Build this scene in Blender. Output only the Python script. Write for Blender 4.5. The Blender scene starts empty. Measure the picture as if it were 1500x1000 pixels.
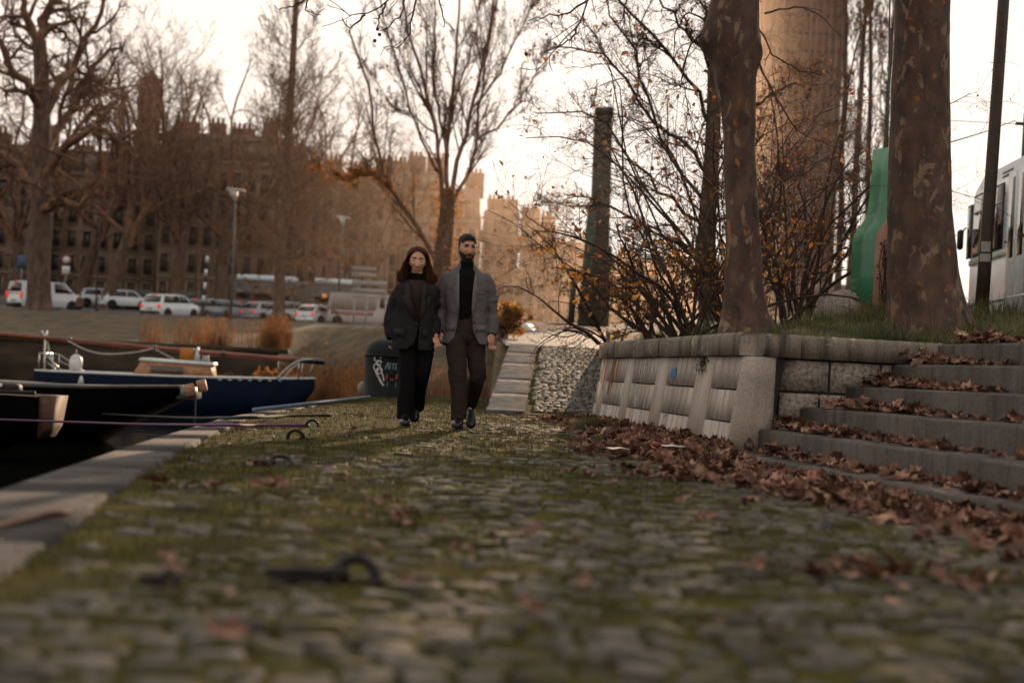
import bpy, bmesh, math, random
import numpy as np
from mathutils import Vector, Matrix
C = bpy.context.scene.collection
PI = math.pi
SC = bpy.context.scene
# ------------------------------------------------------------------ camera model
EYE = 0.555; FPX = 50/36*1500
PITCH = math.atan(45/FPX); ROLL = math.atan(0.05)
_r0 = np.array([1,0,0.]); _f = np.array([0,math.cos(PITCH),math.sin(PITCH)]); _u0 = np.array([0,-math.sin(PITCH),math.cos(PITCH)])
_r = math.cos(ROLL)*_r0+math.sin(ROLL)*_u0; _u = -math.sin(ROLL)*_r0+math.cos(ROLL)*_u0
CAMP = np.array([0,0,EYE])
def ray(px,py):
    return _f+(px-750)/FPX*_r+(500-py)/FPX*_u
def P(px,py,Y):            # world point seen at photo pixel, at distance Y
    d = ray(px,py); return CAMP+d*(Y/d[1])
def G(px,py,z=0.0):        # world point seen at photo pixel, on the level z
    d = ray(px,py); return CAMP+d*((z-EYE)/d[2])
def PX(px,Y): return P(px,500,Y)[0]
# ------------------------------------------------------------------ mesh helpers
def lin(h):
    h=h.lstrip('#'); o=[]
    for i in (0,2,4):
        v=int(h[i:i+2],16)/255; o.append(v/12.92 if v<=.04045 else ((v+.055)/1.055)**2.4)
    return (*o,1)
def np_mesh(name, V, F, smooth=False):
    """V (n,3); F list of (m,k) int arrays (one array per polygon size)"""
    V=np.asarray(V,dtype=np.float32)
    if isinstance(F,np.ndarray): F=[F]
    F=[np.asarray(f,dtype=np.int32) for f in F if len(f)]
    me=bpy.data.meshes.new(name)
    me.vertices.add(len(V)); me.vertices.foreach_set('co',V.ravel())
    nl=sum(f.size for f in F); npoly=sum(len(f) for f in F)
    me.loops.add(nl); me.loops.foreach_set('vertex_index',np.concatenate([f.ravel() for f in F]))
    me.polygons.add(npoly)
    tot=np.concatenate([np.full(len(f),f.shape[1],dtype=np.int32) for f in F])
    st=np.concatenate([[0],np.cumsum(tot)[:-1]]).astype(np.int32)
    me.polygons.foreach_set('loop_start',st); me.polygons.foreach_set('loop_total',tot)
    if smooth: me.polygons.foreach_set('use_smooth',np.ones(npoly,dtype=bool))
    me.update(calc_edges=True); me.validate()
    return me
class MB:
    def __init__(s): s.v=[]; s.f={}; s.n=0
    def add(s,V,F):
        V=np.asarray(V,dtype=float).reshape(-1,3)
        for f in F:
            s.f.setdefault(len(f),[]).append([i+s.n for i in f])
        s.v.append(V); s.n+=len(V); return s
    def addn(s,V,F):
        V=np.asarray(V,dtype=float).reshape(-1,3)
        s.f.setdefault(F.shape[1],[]).extend((F+s.n).tolist()); s.v.append(V); s.n+=len(V); return s
    def box(s,c,d,rz=0,b=0.0,tilt=None):
        x,y,z=d[0]/2,d[1]/2,d[2]/2
        b=min(b,x*.9,y*.9,z*.9)
        if b>0:
            V=[];
            for zz,ins in ((-z,b),(-z+b,0),(z-b,0),(z,b)):
                xx,yy=x-ins,y-ins; cb=b*.5 if ins==0 else b*.2
                V+=[(-xx+cb,-yy,zz),(xx-cb,-yy,zz),(xx,-yy+cb,zz),(xx,yy-cb,zz),(xx-cb,yy,zz),(-xx+cb,yy,zz),(-xx,yy-cb,zz),(-xx,-yy+cb,zz)]
            F=[list(range(7,-1,-1)),list(range(24,32))]
            for k in range(3):
                for i in range(8):
                    j=(i+1)%8; F.append([k*8+i,k*8+j,k*8+8+j,k*8+8+i])
        else:
            V=[(-x,-y,-z),(x,-y,-z),(x,y,-z),(-x,y,-z),(-x,-y,z),(x,-y,z),(x,y,z),(-x,y,z)]
            F=[(3,2,1,0),(4,5,6,7),(0,1,5,4),(1,2,6,5),(2,3,7,6),(3,0,4,7)]
        V=np.array(V)
        if tilt is not None: V=V@np.array(tilt).T
        cr,sr=math.cos(rz),math.sin(rz)
        V=np.stack([V[:,0]*cr-V[:,1]*sr,V[:,0]*sr+V[:,1]*cr,V[:,2]],1)+np.array(c)
        return s.add(V,F)
    def tube(s,pts,rad,sides=8,cap=True,ref=None,ell=1.0):
        p=np.asarray(pts,dtype=float); n=len(p)
        r=np.full(n,rad) if np.isscalar(rad) else np.asarray(rad,dtype=float)
        T=np.gradient(p,axis=0); T/=np.linalg.norm(T,axis=1,keepdims=True)+1e-9
        if ref is None:
            m=np.abs(T).mean(0); ref=np.eye(3)[int(np.argmin(m))]
        ref=np.asarray(ref,dtype=float)
        N1=np.cross(T,ref); N1/=np.linalg.norm(N1,axis=1,keepdims=True)+1e-9
        N2=np.cross(T,N1)
        a=np.arange(sides)*2*PI/sides
        e=ell if not np.isscalar(ell) else np.full(n,ell); e=np.asarray(e)
        V=p[:,None]+r[:,None,None]*(np.cos(a)[None,:,None]*N1[:,None]+ (np.sin(a)[None,:]*e[:,None])[:,:,None]*N2[:,None])
        F=[]
        for k in range(n-1):
            for i in range(sides):
                j=(i+1)%sides; F.append((k*sides+i,k*sides+j,(k+1)*sides+j,(k+1)*sides+i))
        if cap: F+= [list(range(sides-1,-1,-1)),[(n-1)*sides+i for i in range(sides)]]
        return s.add(V.reshape(-1,3),F)
    def loft(s,rings,cap=True,closed=True):
        rings=[np.asarray(r,dtype=float) for r in rings]; m=len(rings[0]); F=[]
        for k in range(len(rings)-1):
            for i in range(m if closed else m-1):
                j=(i+1)%m; F.append((k*m+i,k*m+j,(k+1)*m+j,(k+1)*m+i))
        if cap: F+=[list(range(m-1,-1,-1)),[(len(rings)-1)*m+i for i in range(m)]]
        return s.add(np.concatenate(rings),F)
    def prism(s,poly,z0,z1):
        n=len(poly); V=[(x,y,z0) for x,y in poly]+[(x,y,z1) for x,y in poly]
        F=[list(range(n-1,-1,-1)),list(range(n,2*n))]+[(i,(i+1)%n,n+(i+1)%n,n+i) for i in range(n)]
        return s.add(V,F)
    def extr(s,poly3,vec):
        a=np.asarray(poly3,dtype=float); n=len(a); V=np.concatenate([a,a+np.asarray(vec)])
        F=[list(range(n-1,-1,-1)),list(range(n,2*n))]+[(i,(i+1)%n,n+(i+1)%n,n+i) for i in range(n)]
        return s.add(V,F)
    def lathe(s,prof,c=(0,0,0),sides=24,axis='z'):
        a=np.arange(sides)*2*PI/sides; R=[]
        for r,h in prof:
            if axis=='z': R.append(np.stack([c[0]+r*np.cos(a),c[1]+r*np.sin(a),np.full(sides,c[2]+h)],1))
            elif axis=='x': R.append(np.stack([np.full(sides,c[0]+h),c[1]+r*np.cos(a),c[2]+r*np.sin(a)],1))
            else: R.append(np.stack([c[0]+r*np.sin(a),np.full(sides,c[1]+h),c[2]+r*np.cos(a)],1))
        return s.loft(R)
    def ball(s,c,r,seg=12,rings=8):
        r=np.array([r]*3 if np.isscalar(r) else r); R=[]
        for k in range(rings+1):
            t=PI*(k+.0)/rings; t=min(max(t,.03),PI-.03); a=np.arange(seg)*2*PI/seg
            R.append(np.stack([c[0]+r[0]*math.sin(t)*np.cos(a),c[1]+r[1]*math.sin(t)*np.sin(a),np.full(seg,c[2]-r[2]*math.cos(t))],1))
        return s.loft(R)
    def arrays(s): return np.concatenate(s.v), [np.array(f) for f in s.f.values()]
    def xf(s,M):
        V=np.concatenate(s.v); M=np.array(M); V=V@M[:3,:3].T+M[:3,3]; s.v=[V]; return s
    def mesh(s,name,smooth=False):
        V,F=s.arrays(); return np_mesh(name,V,F,smooth)
    def build(s,name,m,parent=None,smooth=False,fix=False):
        me=s.mesh(name,smooth)
        if fix:
            bm=bmesh.new(); bm.from_mesh(me); bmesh.ops.recalc_face_normals(bm,faces=bm.faces); bm.to_mesh(me); bm.free()
        return link(name,me,m,parent)
def link(name,me,m,parent=None):
    o=bpy.data.objects.new(name,me); C.objects.link(o)
    if m is not None and not len(me.materials): me.materials.append(m)
    if parent is not None: o.parent=parent
    return o
def tag(o,label=None,cat=None,group=None,kind=None):
    if label: o['label']=label
    if cat: o['category']=cat
    if group: o['group']=group
    if kind: o['kind']=kind
    return o
def thing(name,label,cat,loc=(0,0,0),rz=0,group=None):
    o=bpy.data.objects.new(name,None); C.objects.link(o); o.location=loc; o.rotation_euler=(0,0,rz); o.empty_display_size=.2
    return tag(o,label,cat,group)
def copy_tree(o,parent=None):
    c=o.copy(); C.objects.link(c); c.parent=parent
    for ch in list(o.children): copy_tree(ch,c)
    return c
def smooth_angle(o,deg=40):
    me=o.data; me.polygons.foreach_set('use_smooth',np.ones(len(me.polygons),dtype=bool))
    me.set_sharp_from_angle(angle=math.radians(deg)); return o
def remesh(mb,voxel,iters=3,fac=.5):
    """one continuous skin out of overlapping shapes"""
    me=mb.mesh('tmp'); bm=bmesh.new(); bm.from_mesh(me); bmesh.ops.recalc_face_normals(bm,faces=bm.faces); bm.to_mesh(me); bm.free()
    o=bpy.data.objects.new('tmp',me); C.objects.link(o)
    md=o.modifiers.new('r','REMESH'); md.mode='VOXEL'; md.voxel_size=voxel; md.adaptivity=0
    if iters:
        sm=o.modifiers.new('s','SMOOTH'); sm.factor=fac; sm.iterations=iters
    dg=bpy.context.evaluated_depsgraph_get(); dg.update()
    out=bpy.data.meshes.new_from_object(o.evaluated_get(dg))
    bpy.data.objects.remove(o); bpy.data.meshes.remove(me)
    out.polygons.foreach_set('use_smooth',np.ones(len(out.polygons),dtype=bool))
    return out
def vget(me):
    a=np.empty(len(me.vertices)*3,dtype=np.float32); me.vertices.foreach_get('co',a); return a.reshape(-1,3)
def vset(me,a): me.vertices.foreach_set('co',np.asarray(a,dtype=np.float32).ravel()); me.update()
def sm(a,b,x):
    t=np.clip((np.asarray(x,dtype=float)-a)/(b-a),0,1); return t*t*(3-2*t)
def vnoise(p,seed=0):
    """smooth value noise on (n,3) points, in -1..1"""
    p=np.asarray(p,dtype=float); i=np.floor(p).astype(np.int64); f=p-i; f=f*f*(3-2*f); out=0
    for dx in (0,1):
        for dy in (0,1):
            for dz in (0,1):
                h=(i[:,0]+dx)*374761393+(i[:,1]+dy)*668265263+(i[:,2]+dz)*2147483647+seed*974711
                h=(h^(h>>13))*1274126177; h=(h^(h>>16))&0xffff
                w=(f[:,0] if dx else 1-f[:,0])*(f[:,1] if dy else 1-f[:,1])*(f[:,2] if dz else 1-f[:,2])
                out=out+w*(h/32767.5-1)
    return out
# ------------------------------------------------------------------ materials
MATS={}
def newmat(name):
    m=bpy.data.materials.new(name); m.use_nodes=True; nt=m.node_tree; b=nt.nodes['Principled BSDF']; return m,nt,b
def ramp(nt,cols,fac):
    r=nt.nodes.new('ShaderNodeValToRGB'); e=r.color_ramp.elements
    while len(e)<len(cols): e.new(.5)
    for i,cc in enumerate(cols):
        if isinstance(cc,tuple) and len(cc)==2: e[i].position=cc[0]; e[i].color=lin(cc[1])
        else: e[i].position=.32+.36*i/max(1,len(cols)-1); e[i].color=lin(cc)
    nt.links.new(fac,r.inputs[0]); return r.outputs[0]
def M(name,cols,scale=6,rough=.75,bump=.25,bscale=None,stretch=(1,1,1),metal=0,island=0,transl=0,spec=.4,detail=6,coat=0,dist=.02,emis=0,hue=0):
    if name in MATS: return MATS[name]
    m,nt,b=newmat(name); N=nt.nodes.new; L=nt.links.new
    tc=N('ShaderNodeTexCoord'); mp=N('ShaderNodeMapping'); mp.inputs['Scale'].default_value=stretch; L(tc.outputs['Object'],mp.inputs[0])
    no=N('ShaderNodeTexNoise'); no.inputs['Scale'].default_value=scale; no.inputs['Detail'].default_value=detail; L(mp.outputs[0],no.inputs[0])
    col=ramp(nt,cols,no.outputs[0])
    if island:
        g=N('ShaderNodeNewGeometry'); hs=N('ShaderNodeHueSaturation')
        mr=N('ShaderNodeMapRange'); mr.inputs[3].default_value=1-island; mr.inputs[4].default_value=1+island
        L(g.outputs['Random Per Island'],mr.inputs[0]); L(mr.outputs[0],hs.inputs['Value']); L(col,hs.inputs['Color'])
        if hue:
            w=N('ShaderNodeTexWhiteNoise'); w.noise_dimensions='1D'; L(g.outputs['Random Per Island'],w.inputs['W'])
            m2=N('ShaderNodeMapRange'); m2.inputs[3].default_value=.5-hue; m2.inputs[4].default_value=.5+hue; L(w.outputs[0],m2.inputs[0]); L(m2.outputs[0],hs.inputs['Hue'])
        col=hs.outputs[0]
    L(col,b.inputs['Base Color'])
    b.inputs['Roughness'].default_value=rough; b.inputs['Metallic'].default_value=metal
    b.inputs['Specular IOR Level'].default_value=spec
    if coat: b.inputs['Coat Weight'].default_value=coat; b.inputs['Coat Roughness'].default_value=.08
    if emis:
        L(col,b.inputs['Emission Color']); b.inputs['Emission Strength'].default_value=emis
    if bump:
        n2=N('ShaderNodeTexNoise'); n2.inputs['Scale'].default_value=bscale or scale*4; n2.inputs['Detail'].default_value=8; L(mp.outputs[0],n2.inputs[0])
        bu=N('ShaderNodeBump'); bu.inputs['Strength'].default_value=bump; bu.inputs['Distance'].default_value=dist; L(n2.outputs[0],bu.inputs['Height']); L(bu.outputs[0],b.inputs['Normal'])
    if transl:
        t=N('ShaderNodeBsdfTranslucent'); L(col,t.inputs[0]); mx=N('ShaderNodeMixShader'); mx.inputs[0].default_value=transl
        L(b.outputs[0],mx.inputs[1]); L(t.outputs[0],mx.inputs[2]); L(mx.outputs[0],nt.nodes['Material Output'].inputs[0])
    MATS[name]=m; return m
def F(name,col,rough=.5,metal=0,var=.12,scale=8,bump=0.05,**k):
    """a nearly plain paint or metal with a little dirt in it"""
    h=col.lstrip('#'); d=[max(0,int(int(h[i:i+2],16)*(1-var))) for i in (0,2,4)]
    return M(name,['%02x%02x%02x'%tuple(d),h],scale=scale,rough=rough,metal=metal,bump=bump,**k)
# ================================================================== TERRAIN
rng=np.random.default_rng(7); random.seed(7)
def lerp(xs,ys,x): return np.interp(x,xs,ys)
def quay_x(y): return lerp([-2,3,5.46,8.41,13.03,25.5,28.5],[-1.45,-1.7,-1.93,-2.22,-2.59,-2.58,-2.58],y)      # water side of the kerb
def kerb_w(y): return lerp([0,3.3,5.8,11.8,28],[.62,.6,.42,.27,.2],y)
WA=np.array([1.72,11.2]); WB=np.array([.98,17.15])                    # retaining wall foot, near and far end
def wall_x(y): return WA[0]+(y-WA[1])*(WB[0]-WA[0])/(WB[1]-WA[1])
def step_x(y): return 1.69+(10.71-y)*.195
def quay_z(x,y):
    return -.085*sm(-1.3,-.15,x-step_x(y))*sm(11.2,9.6,y)
def road_z(y): return lerp([-50,18.5,26,40,60,76,95,105,125,160,400],[0,0,1.02,1.75,2.3,2.6,2.95,3.3,5.0,5.6,7.0],y)
def shore(x): return lerp([-300,-10,-6,-4.5,-3.4,-2.7,-.42,-.36],[58,58,50,40,31.5,29.2,29.2,18],x)
def land_z(x,y):
    x=np.asarray(x,dtype=float); y=np.asarray(y,dtype=float)
    b=np.clip(-1.35+.24*(y-shore(x)),-1.7,50)
    b=np.where(x<-9.5,np.where(y>58.2,.85+(y-58.2)*.105,-1.7),b)
    z=np.minimum(b,road_z(y)-.02)
    return np.where(y<18.4,-1.7,z)
def upper_z(x,y):
    d=np.minimum(np.maximum(x-wall_x(np.minimum(y,18))-.25,0),np.maximum(y-11.75-.185*(x-2.1),0))
    z=.9+.75*(1-np.exp(-d*.30))+.035*np.maximum(y-15,0)
    return z+.03*vnoise(np.stack([x*1.1,y*1.1,0*x],-1).reshape(-1,3),3).reshape(x.shape)
def sheet(xs,ys,zf):
    X,Y=np.meshgrid(xs,ys); Z=zf(X,Y); n,m=X.shape
    i=np.arange(n*m).reshape(n,m); Fq=np.stack([i[:-1,:-1],i[:-1,1:],i[1:,1:],i[1:,:-1]],-1).reshape(-1,4)
    return np.stack([X,Y,Z],-1).reshape(-1,3),Fq
m_soil=M('dry_bank_grass',['#2c2618','#4a3c24','#5d4d30'],scale=1.3,rough=.95,bump=.6,bscale=14)
xs=np.concatenate([np.linspace(-320,-30,20)[:-1],np.linspace(-30,-8,34)[:-1],np.linspace(-8,-.5,60)[:-1],[-.5,-.44,-.38,-.3],np.linspace(-.2,4,16),np.linspace(5,40,18),np.linspace(50,320,14)])
ys=np.concatenate([[-60,0,12,18.3,18.45],np.linspace(18.6,34,50),np.linspace(35,64,50),np.linspace(66,130,36),np.linspace(140,420,12),[800,2500]])
tag(link('ground',np_mesh('ground',*sheet(xs,ys,land_z),smooth=True),m_soil),kind='structure')
# the raised bank on the right, behind the wall and the steps
m_mound=M('mound_soil',['#1d1a10','#33301a','#454021'],scale=2.2,rough=.95,bump=.6,bscale=18)
us=np.concatenate([np.linspace(0,4,28),np.linspace(4.3,30,22)]); vs=np.concatenate([np.linspace(11.3,20,46),np.linspace(20.6,58,26)])
U,Vv=np.meshgrid(us,vs); X=np.where(Vv<17.15,wall_x(Vv)+.14,lerp([17.15,18.5,26.3,40,60],[1.12,1.45,1.72,3.1,8.2],Vv))+U; Yy=Vv+U*.185*np.clip((20-Vv)/8.7,0,1)
Zz=upper_z(X,Yy); Zz[:,0]-=.0
n_,m_=X.shape; ii=np.arange(n_*m_).reshape(n_,m_); Fq=np.stack([ii[:-1,:-1],ii[:-1,1:],ii[1:,1:],ii[1:,:-1]],-1).reshape(-1,4)
Vt=np.stack([X,Yy,Zz],-1).reshape(-1,3)
nb=len(Vt); low=Vt[ii[:,0]].copy(); low[:,2]=-.6; Vt=np.concatenate([Vt,low]); k=np.arange(n_-1)
Fq=np.concatenate([Fq,np.stack([ii[:-1,0],ii[1:,0],nb+k+1,nb+k],-1)])
tag(link('raised_ground',np_mesh('raised_ground',Vt,Fq,smooth=True),m_mound),kind='structure')
# ------------------------------------------------------------------ water
def water_mat():
    m,nt,b=newmat('harbour_water'); N=nt.nodes.new; L=nt.links.new
    b.inputs['Base Color'].default_value=lin('#0c0d0b'); b.inputs['Roughness'].default_value=.06; b.inputs['IOR'].default_value=1.33
    tc=N('ShaderNodeTexCoord'); mp=N('ShaderNodeMapping'); mp.inputs['Scale'].default_value=(.6,2.2,1); L(tc.outputs['Object'],mp.inputs[0])
    no=N('ShaderNodeTexNoise'); no.inputs['Scale'].default_value=1.1; no.inputs['Detail'].default_value=4; L(mp.outputs[0],no.inputs[0])
    bu=N('ShaderNodeBump'); bu.inputs['Strength'].default_value=.25; bu.inputs['Distance'].default_value=.05; L(no.outputs[0],bu.inputs['Height']); L(bu.outputs[0],b.inputs['Normal'])
    return m
tag(link('water',np_mesh('water',*sheet(np.linspace(-300,1,40),np.linspace(-40,64,30),lambda x,y:0*x-1.02)),water_mat()),kind='structure')
# ------------------------------------------------------------------ quay: soil sheet, setts, kerb, wall to the water
m_moss=M('moss',[(.3,'#201e0e'),(.48,'#3b3717'),(.66,'#524b21'),(.8,'#3e301a')],scale=3.2,rough=1,bump=1,bscale=40,dist=.02,spec=.05)
xs=np.linspace(0,1,90); ys=np.concatenate([np.linspace(.3,9,170),np.linspace(9.06,28.4,150)])
A,B=np.meshgrid(xs,ys); X0=quay_x(B)+kerb_w(B)*.96; X1=np.where(B<11.2,step_x(B)+.35,np.where(B<17.3,wall_x(B)+.1,np.where(B<18.7,1.3,.35+0*B)))
X=X0+(X1-X0)*A
def moss_n(x,y):
    p=np.stack([x*1.6,y*1.6,0*x],-1).reshape(-1,3); q=np.stack([x*9,y*9,0*x],-1).reshape(-1,3)
    return (vnoise(p,5)*.6+vnoise(q,6)*.4).reshape(np.shape(x))
def moss_amt(x,y):
    w=np.clip((x-quay_x(y))/(3.4),0,1)
    return np.clip(.90-.60*w+.26*sm(6,11,y)-.20*sm(4.6,2.8,y)+.55*moss_n(x,y),-.3,1.3)
Zq=quay_z(X,B)+.006+.012*moss_n(X*3,B*3)+.018*np.clip(moss_amt(X,B)-.3,0,1)
n_,m_=X.shape; ii=np.arange(n_*m_).reshape(n_,m_); Fq=np.stack([ii[:-1,:-1],ii[:-1,1:],ii[1:,1:],ii[1:,:-1]],-1).reshape(-1,4)
tag(link('quay_ground',np_mesh('quay_ground',np.stack([X,B,Zq],-1).reshape(-1,3),Fq,smooth=True),m_moss),kind='structure')
def sett_batch(P0,du,dv,h,up,jit,rg):
    """many rounded setts: P0 (n,3) top centres, du,dv (n,3) half axes, up (n,3)"""
    n=len(P0); V=[]
    for lev,(ins,zz) in enumerate(((0,-.07),(0,-.009),(.12,0))):
        for (a,b,ca,cb) in ((-1,-1,1,0),(1,-1,-1,0),(1,-1,0,1),(1,1,0,-1),(1,1,-1,0),(-1,1,1,0),(-1,1,0,-1),(-1,-1,0,1)):
            c=.32
            aa=(a+ca*c)*(1-ins); bb=(b+cb*c)*(1-ins)
            V.append(P0+du*aa+dv*bb+up*(zz+rg.normal(0,jit,(n,1))*(lev>0)))
    V.append(P0+up*.002)
    V=np.stack(V,1)
    Fq=[]
    for k in range(2):
        for i in range(8): Fq.append((k*8+i,k*8+(i+1)%8,k*8+8+(i+1)%8,k*8+8+i))
    Ft=[(16+i,16+(i+1)%8,24) for i in range(8)]
    off=(np.arange(n)*25)[:,None,None]
    return V.reshape(-1,3),(np.array(Fq)[None]+off).reshape(-1,4),(np.array(Ft)[None]+off).reshape(-1,3)
def rows(y0,y1,xl,xr,dep,rg):
    out=[]; y=y0
    while y<y1:
        d=dep*rg.uniform(.88,1.12); x=xl(y)+rg.uniform(0,.1); sk=rg.uniform(-.01,.01)
        while x<xr(y):
            w=rg.uniform(.08,.165); out.append((x+w/2,y+d/2+rg.normal(0,.006)+sk,w/2-.008,d/2-.009)); x+=w
        y+=d
    return np.array(out)
R0=rows(1.6,28.2,lambda y:quay_x(y)+kerb_w(y)+.01,lambda y:float(step_x(y)+.3 if y<11 else (wall_x(y) if y<17.1 else (.9 if y<18.6 else -.3))),.105,rng)
mo=moss_amt(R0[:,0],R0[:,1]); keep=(mo+rng.normal(0,.16,len(mo)))<.97; R0=R0[keep]; mo=mo[keep]
z=quay_z(R0[:,0],R0[:,1])+.018+rng.normal(0,.006,len(R0))-.010*np.clip(mo,0,1)
P0=np.stack([R0[:,0],R0[:,1],z],1); ang=rng.normal(0,.03,len(R0))
du=np.stack([R0[:,2]*np.cos(ang),R0[:,2]*np.sin(ang),rng.normal(0,.05,len(R0))*R0[:,2]],1); dv=np.stack([-R0[:,3]*np.sin(ang),R0[:,3]*np.cos(ang),rng.normal(0,.06,len(R0))*R0[:,3]],1)
up=np.tile([0,0,1.],(len(R0),1))
def stone_mat(name,a,b_,moss=.0,moss_scale=6,isl=.35,rough=.62):
    m,nt,b=newmat(name); N=nt.nodes.new; L=nt.links.new
    tc=N('ShaderNodeTexCoord'); no=N('ShaderNodeTexNoise'); no.inputs['Scale'].default_value=22; no.inputs['Detail'].default_value=8; L(tc.outputs['Object'],no.inputs[0])
    col=ramp(nt,[a,b_],no.outputs[0]); g=N('ShaderNodeNewGeometry')
    mr=N('ShaderNodeMapRange'); mr.inputs[3].default_value=1-isl; mr.inputs[4].default_value=1+isl; L(g.outputs['Random Per Island'],mr.inputs[0])
    hs=N('ShaderNodeHueSaturation'); L(mr.outputs[0],hs.inputs['Value']); L(col,hs.inputs['Color'])
    n3=N('ShaderNodeTexNoise'); n3.inputs['Scale'].default_value=moss_scale; n3.inputs['Detail'].default_value=9; n3.inputs['Roughness'].default_value=.65; L(tc.outputs['Object'],n3.inputs[0])
    mm=N('ShaderNodeMapRange'); mm.inputs[1].default_value=.62-moss; mm.inputs[2].default_value=.70-moss; L(n3.outputs[0],mm.inputs[0])
    mx=N('ShaderNodeMix'); mx.data_type='RGBA'; L(mm.outputs[0],mx.inputs[0]); L(hs.outputs[0],mx.inputs[6]); mx.inputs[7].default_value=lin('#3d381b')
    L(mx.outputs[2],b.inputs['Base Color']); b.inputs['Roughness'].default_value=.8; b.inputs['Specular IOR Level'].default_value=.18
    bu=N('ShaderNodeBump'); bu.inputs['Strength'].default_value=.5; bu.inputs['Distance'].default_value=.008; L(no.outputs[0],bu.inputs['Height']); L(bu.outputs[0],b.inputs['Normal'])
    return m
m_sett=stone_mat('granite_sett','#37332f','#5f5850',moss=.15,isl=.55)
m_sett_green=stone_mat('mossy_sett','#4a4743','#6a655f',moss=.12,isl=.3)
V1,Q1,T1=sett_batch(P0,du,dv,0,up,.0035,rng)
tag(link('cobblestones',np_mesh('cobblestones',V1,[Q1,T1],smooth=True),m_sett),kind='structure')
# fine moss cushions and blades between the setts
def blades(base,h,w,lean,rg,seg=3,dirs=None):
    """base (n,3); curved grass blades -> V, quads"""
    n=len(base); a=rg.uniform(0,2*PI,n) if dirs is None else dirs; h=np.broadcast_to(h,(n,)); L_=np.broadcast_to(lean,(n,))
    d=np.stack([np.cos(a),np.sin(a),0*a],1); s=np.stack([-np.sin(a),np.cos(a),0*a],1); Vb=[]
    for k in range(seg+1):
        t=k/seg; c=base+d*(h*L_*t*t)[:,None]+np.array([0,0,1.])*(h*(t-.25*L_*t*t))[:,None]; ww=np.broadcast_to(w,(n,))*(1-.85*t)
        Vb+= [c-s*ww[:,None]/2,c+s*ww[:,None]/2]
    Vb=np.stack(Vb,1); Fb=np.array([(2*k,2*k+1,2*k+3,2*k+2) for k in range(seg)])
    return Vb.reshape(-1,3),(Fb[None]+(np.arange(n)*(2*seg+2))[:,None,None]).reshape(-1,4)
nb=60000; yb=1.8+rng.random(nb)**1.7*26; xb=quay_x(yb)+kerb_w(yb)*.9+rng.random(nb)*(np.where(yb<11.2,step_x(yb),np.where(yb<17.2,wall_x(yb),.0))-quay_x(yb)-.3)
ma=moss_amt(xb,yb); kk=(ma+rng.normal(0,.12,nb))>.55; xb,yb,ma=xb[kk],yb[kk],ma[kk]
Vb,Fb=blades(np.stack([xb,yb,quay_z(xb,yb)+.005],1),rng.uniform(.02,.045,len(xb))*(.6+.6*np.clip(ma,0,1)),.009,rng.uniform(.2,1,len(xb)),rng,2)
m_mossb=M('moss_blades',['#2c2910','#443e1b','#5c5326'],scale=2.5,rough=.9,bump=0,transl=.3,island=.3)
tag(link('moss',np_mesh('moss',Vb,Fb),m_mossb),'olive green moss growing over the cobbles of the quay','moss',kind='stuff')
# kerb stones along the water
m_kerb=M('kerb_granite',['#302d2d','#44403e','#56514d'],scale=3,rough=.9,spec=.15,bump=.35,bscale=60,island=.1)
mb=MB(); y=.2
while y<28.2:
    l=rng.uniform(1.0,1.5); y2=min(y+l,28.4)
    w0,w1=kerb_w(y),kerb_w(y2); x0,x1=quay_x(y),quay_x(y2); e=.006
    R_=[]
    for yy,xx,ww in ((y+e,x0,w0),(y2-e,x1,w1)):
        R_.append([(xx,yy,-.4),(xx,yy,-.03),(xx+.03,yy,.022),(xx+ww-.02,yy,.034),(xx+ww,yy,.01),(xx+ww,yy,-.4)])
    mb.loft(R_); y=y2
tag(mb.build('quay_kerb',m_kerb),kind='structure'); 
m_qwall=M('quay_wall_stone',['#17140f','#2b261e','#3a342b'],scale=2,rough=.8,bump=.6,bscale=9)
yy=np.linspace(-2,28.4,40); mb=MB()
mb.loft([[(quay_x(t)+.012,t,-.35),(quay_x(t)+.16,t,-1.9)] for t in yy],cap=False,closed=False)
mb.loft([[(-2.57,28.4,-.0),(-2.57,28.4,-1.9)],[(.4,28.4,-.0),(.4,28.4,-1.9)]],cap=False,closed=False)
tag(mb.build('quay_wall',m_qwall),kind='structure')
# far quay wall on the left, where the water ends
m_far=M('far_quay_stone',['#241c14','#35291c','#44362a'],scale=.8,rough=.9,bump=.5,bscale=3,stretch=(1,1,3))
mb=MB(); mb.box((-60,58.1,-.35),(101,.5,2.4)); x=-110
while x<-10:
    l=random.uniform(1.1,1.8); mb.box((x+l/2,58.05,.93),(l-.02,.7,.2),b=.02); x+=l
tag(mb.build('far_quay_wall',m_far),kind='structure')
# ------------------------------------------------------------------ ramp: stone strip and cobbles
def ramp_l(y): return lerp([18.2,26.2],[-.30,-.04],y)
m_strip=M('ramp_slab_stone',['#4e4a4b','#625e5d','#78726e'],scale=7,rough=1,spec=.02,bump=.07,bscale=60,island=.10)
mb=MB(); js=[18.2,19.9,21.3,23.2,24.6,26.2]
for y,y2 in zip(js[:-1],js[1:]):
    R_=[]
    for t in np.linspace(y+.003,y2-.003,8):
        xl=ramp_l(t)+.012*math.sin(t*9); z=float(road_z(t))
        R_.append([(xl,t,-1.6),(xl,t,z+.05),(xl+.02,t,z+.06),(xl+.25,t,z+.062+.002*math.sin(t*13)),(xl+.5,t,z+.06),(xl+.5,t,-.2)])
    mb.loft(R_)
tag(mb.build('ramp_edge_slabs',m_strip),kind='structure')
R1=rows(18.6,26.1,lambda y:ramp_l(y)+.53,lambda y:1.5,.15,rng); z=road_z(R1[:,1])+.050+rng.normal(0,.003,len(R1)); slope=.136
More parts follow.
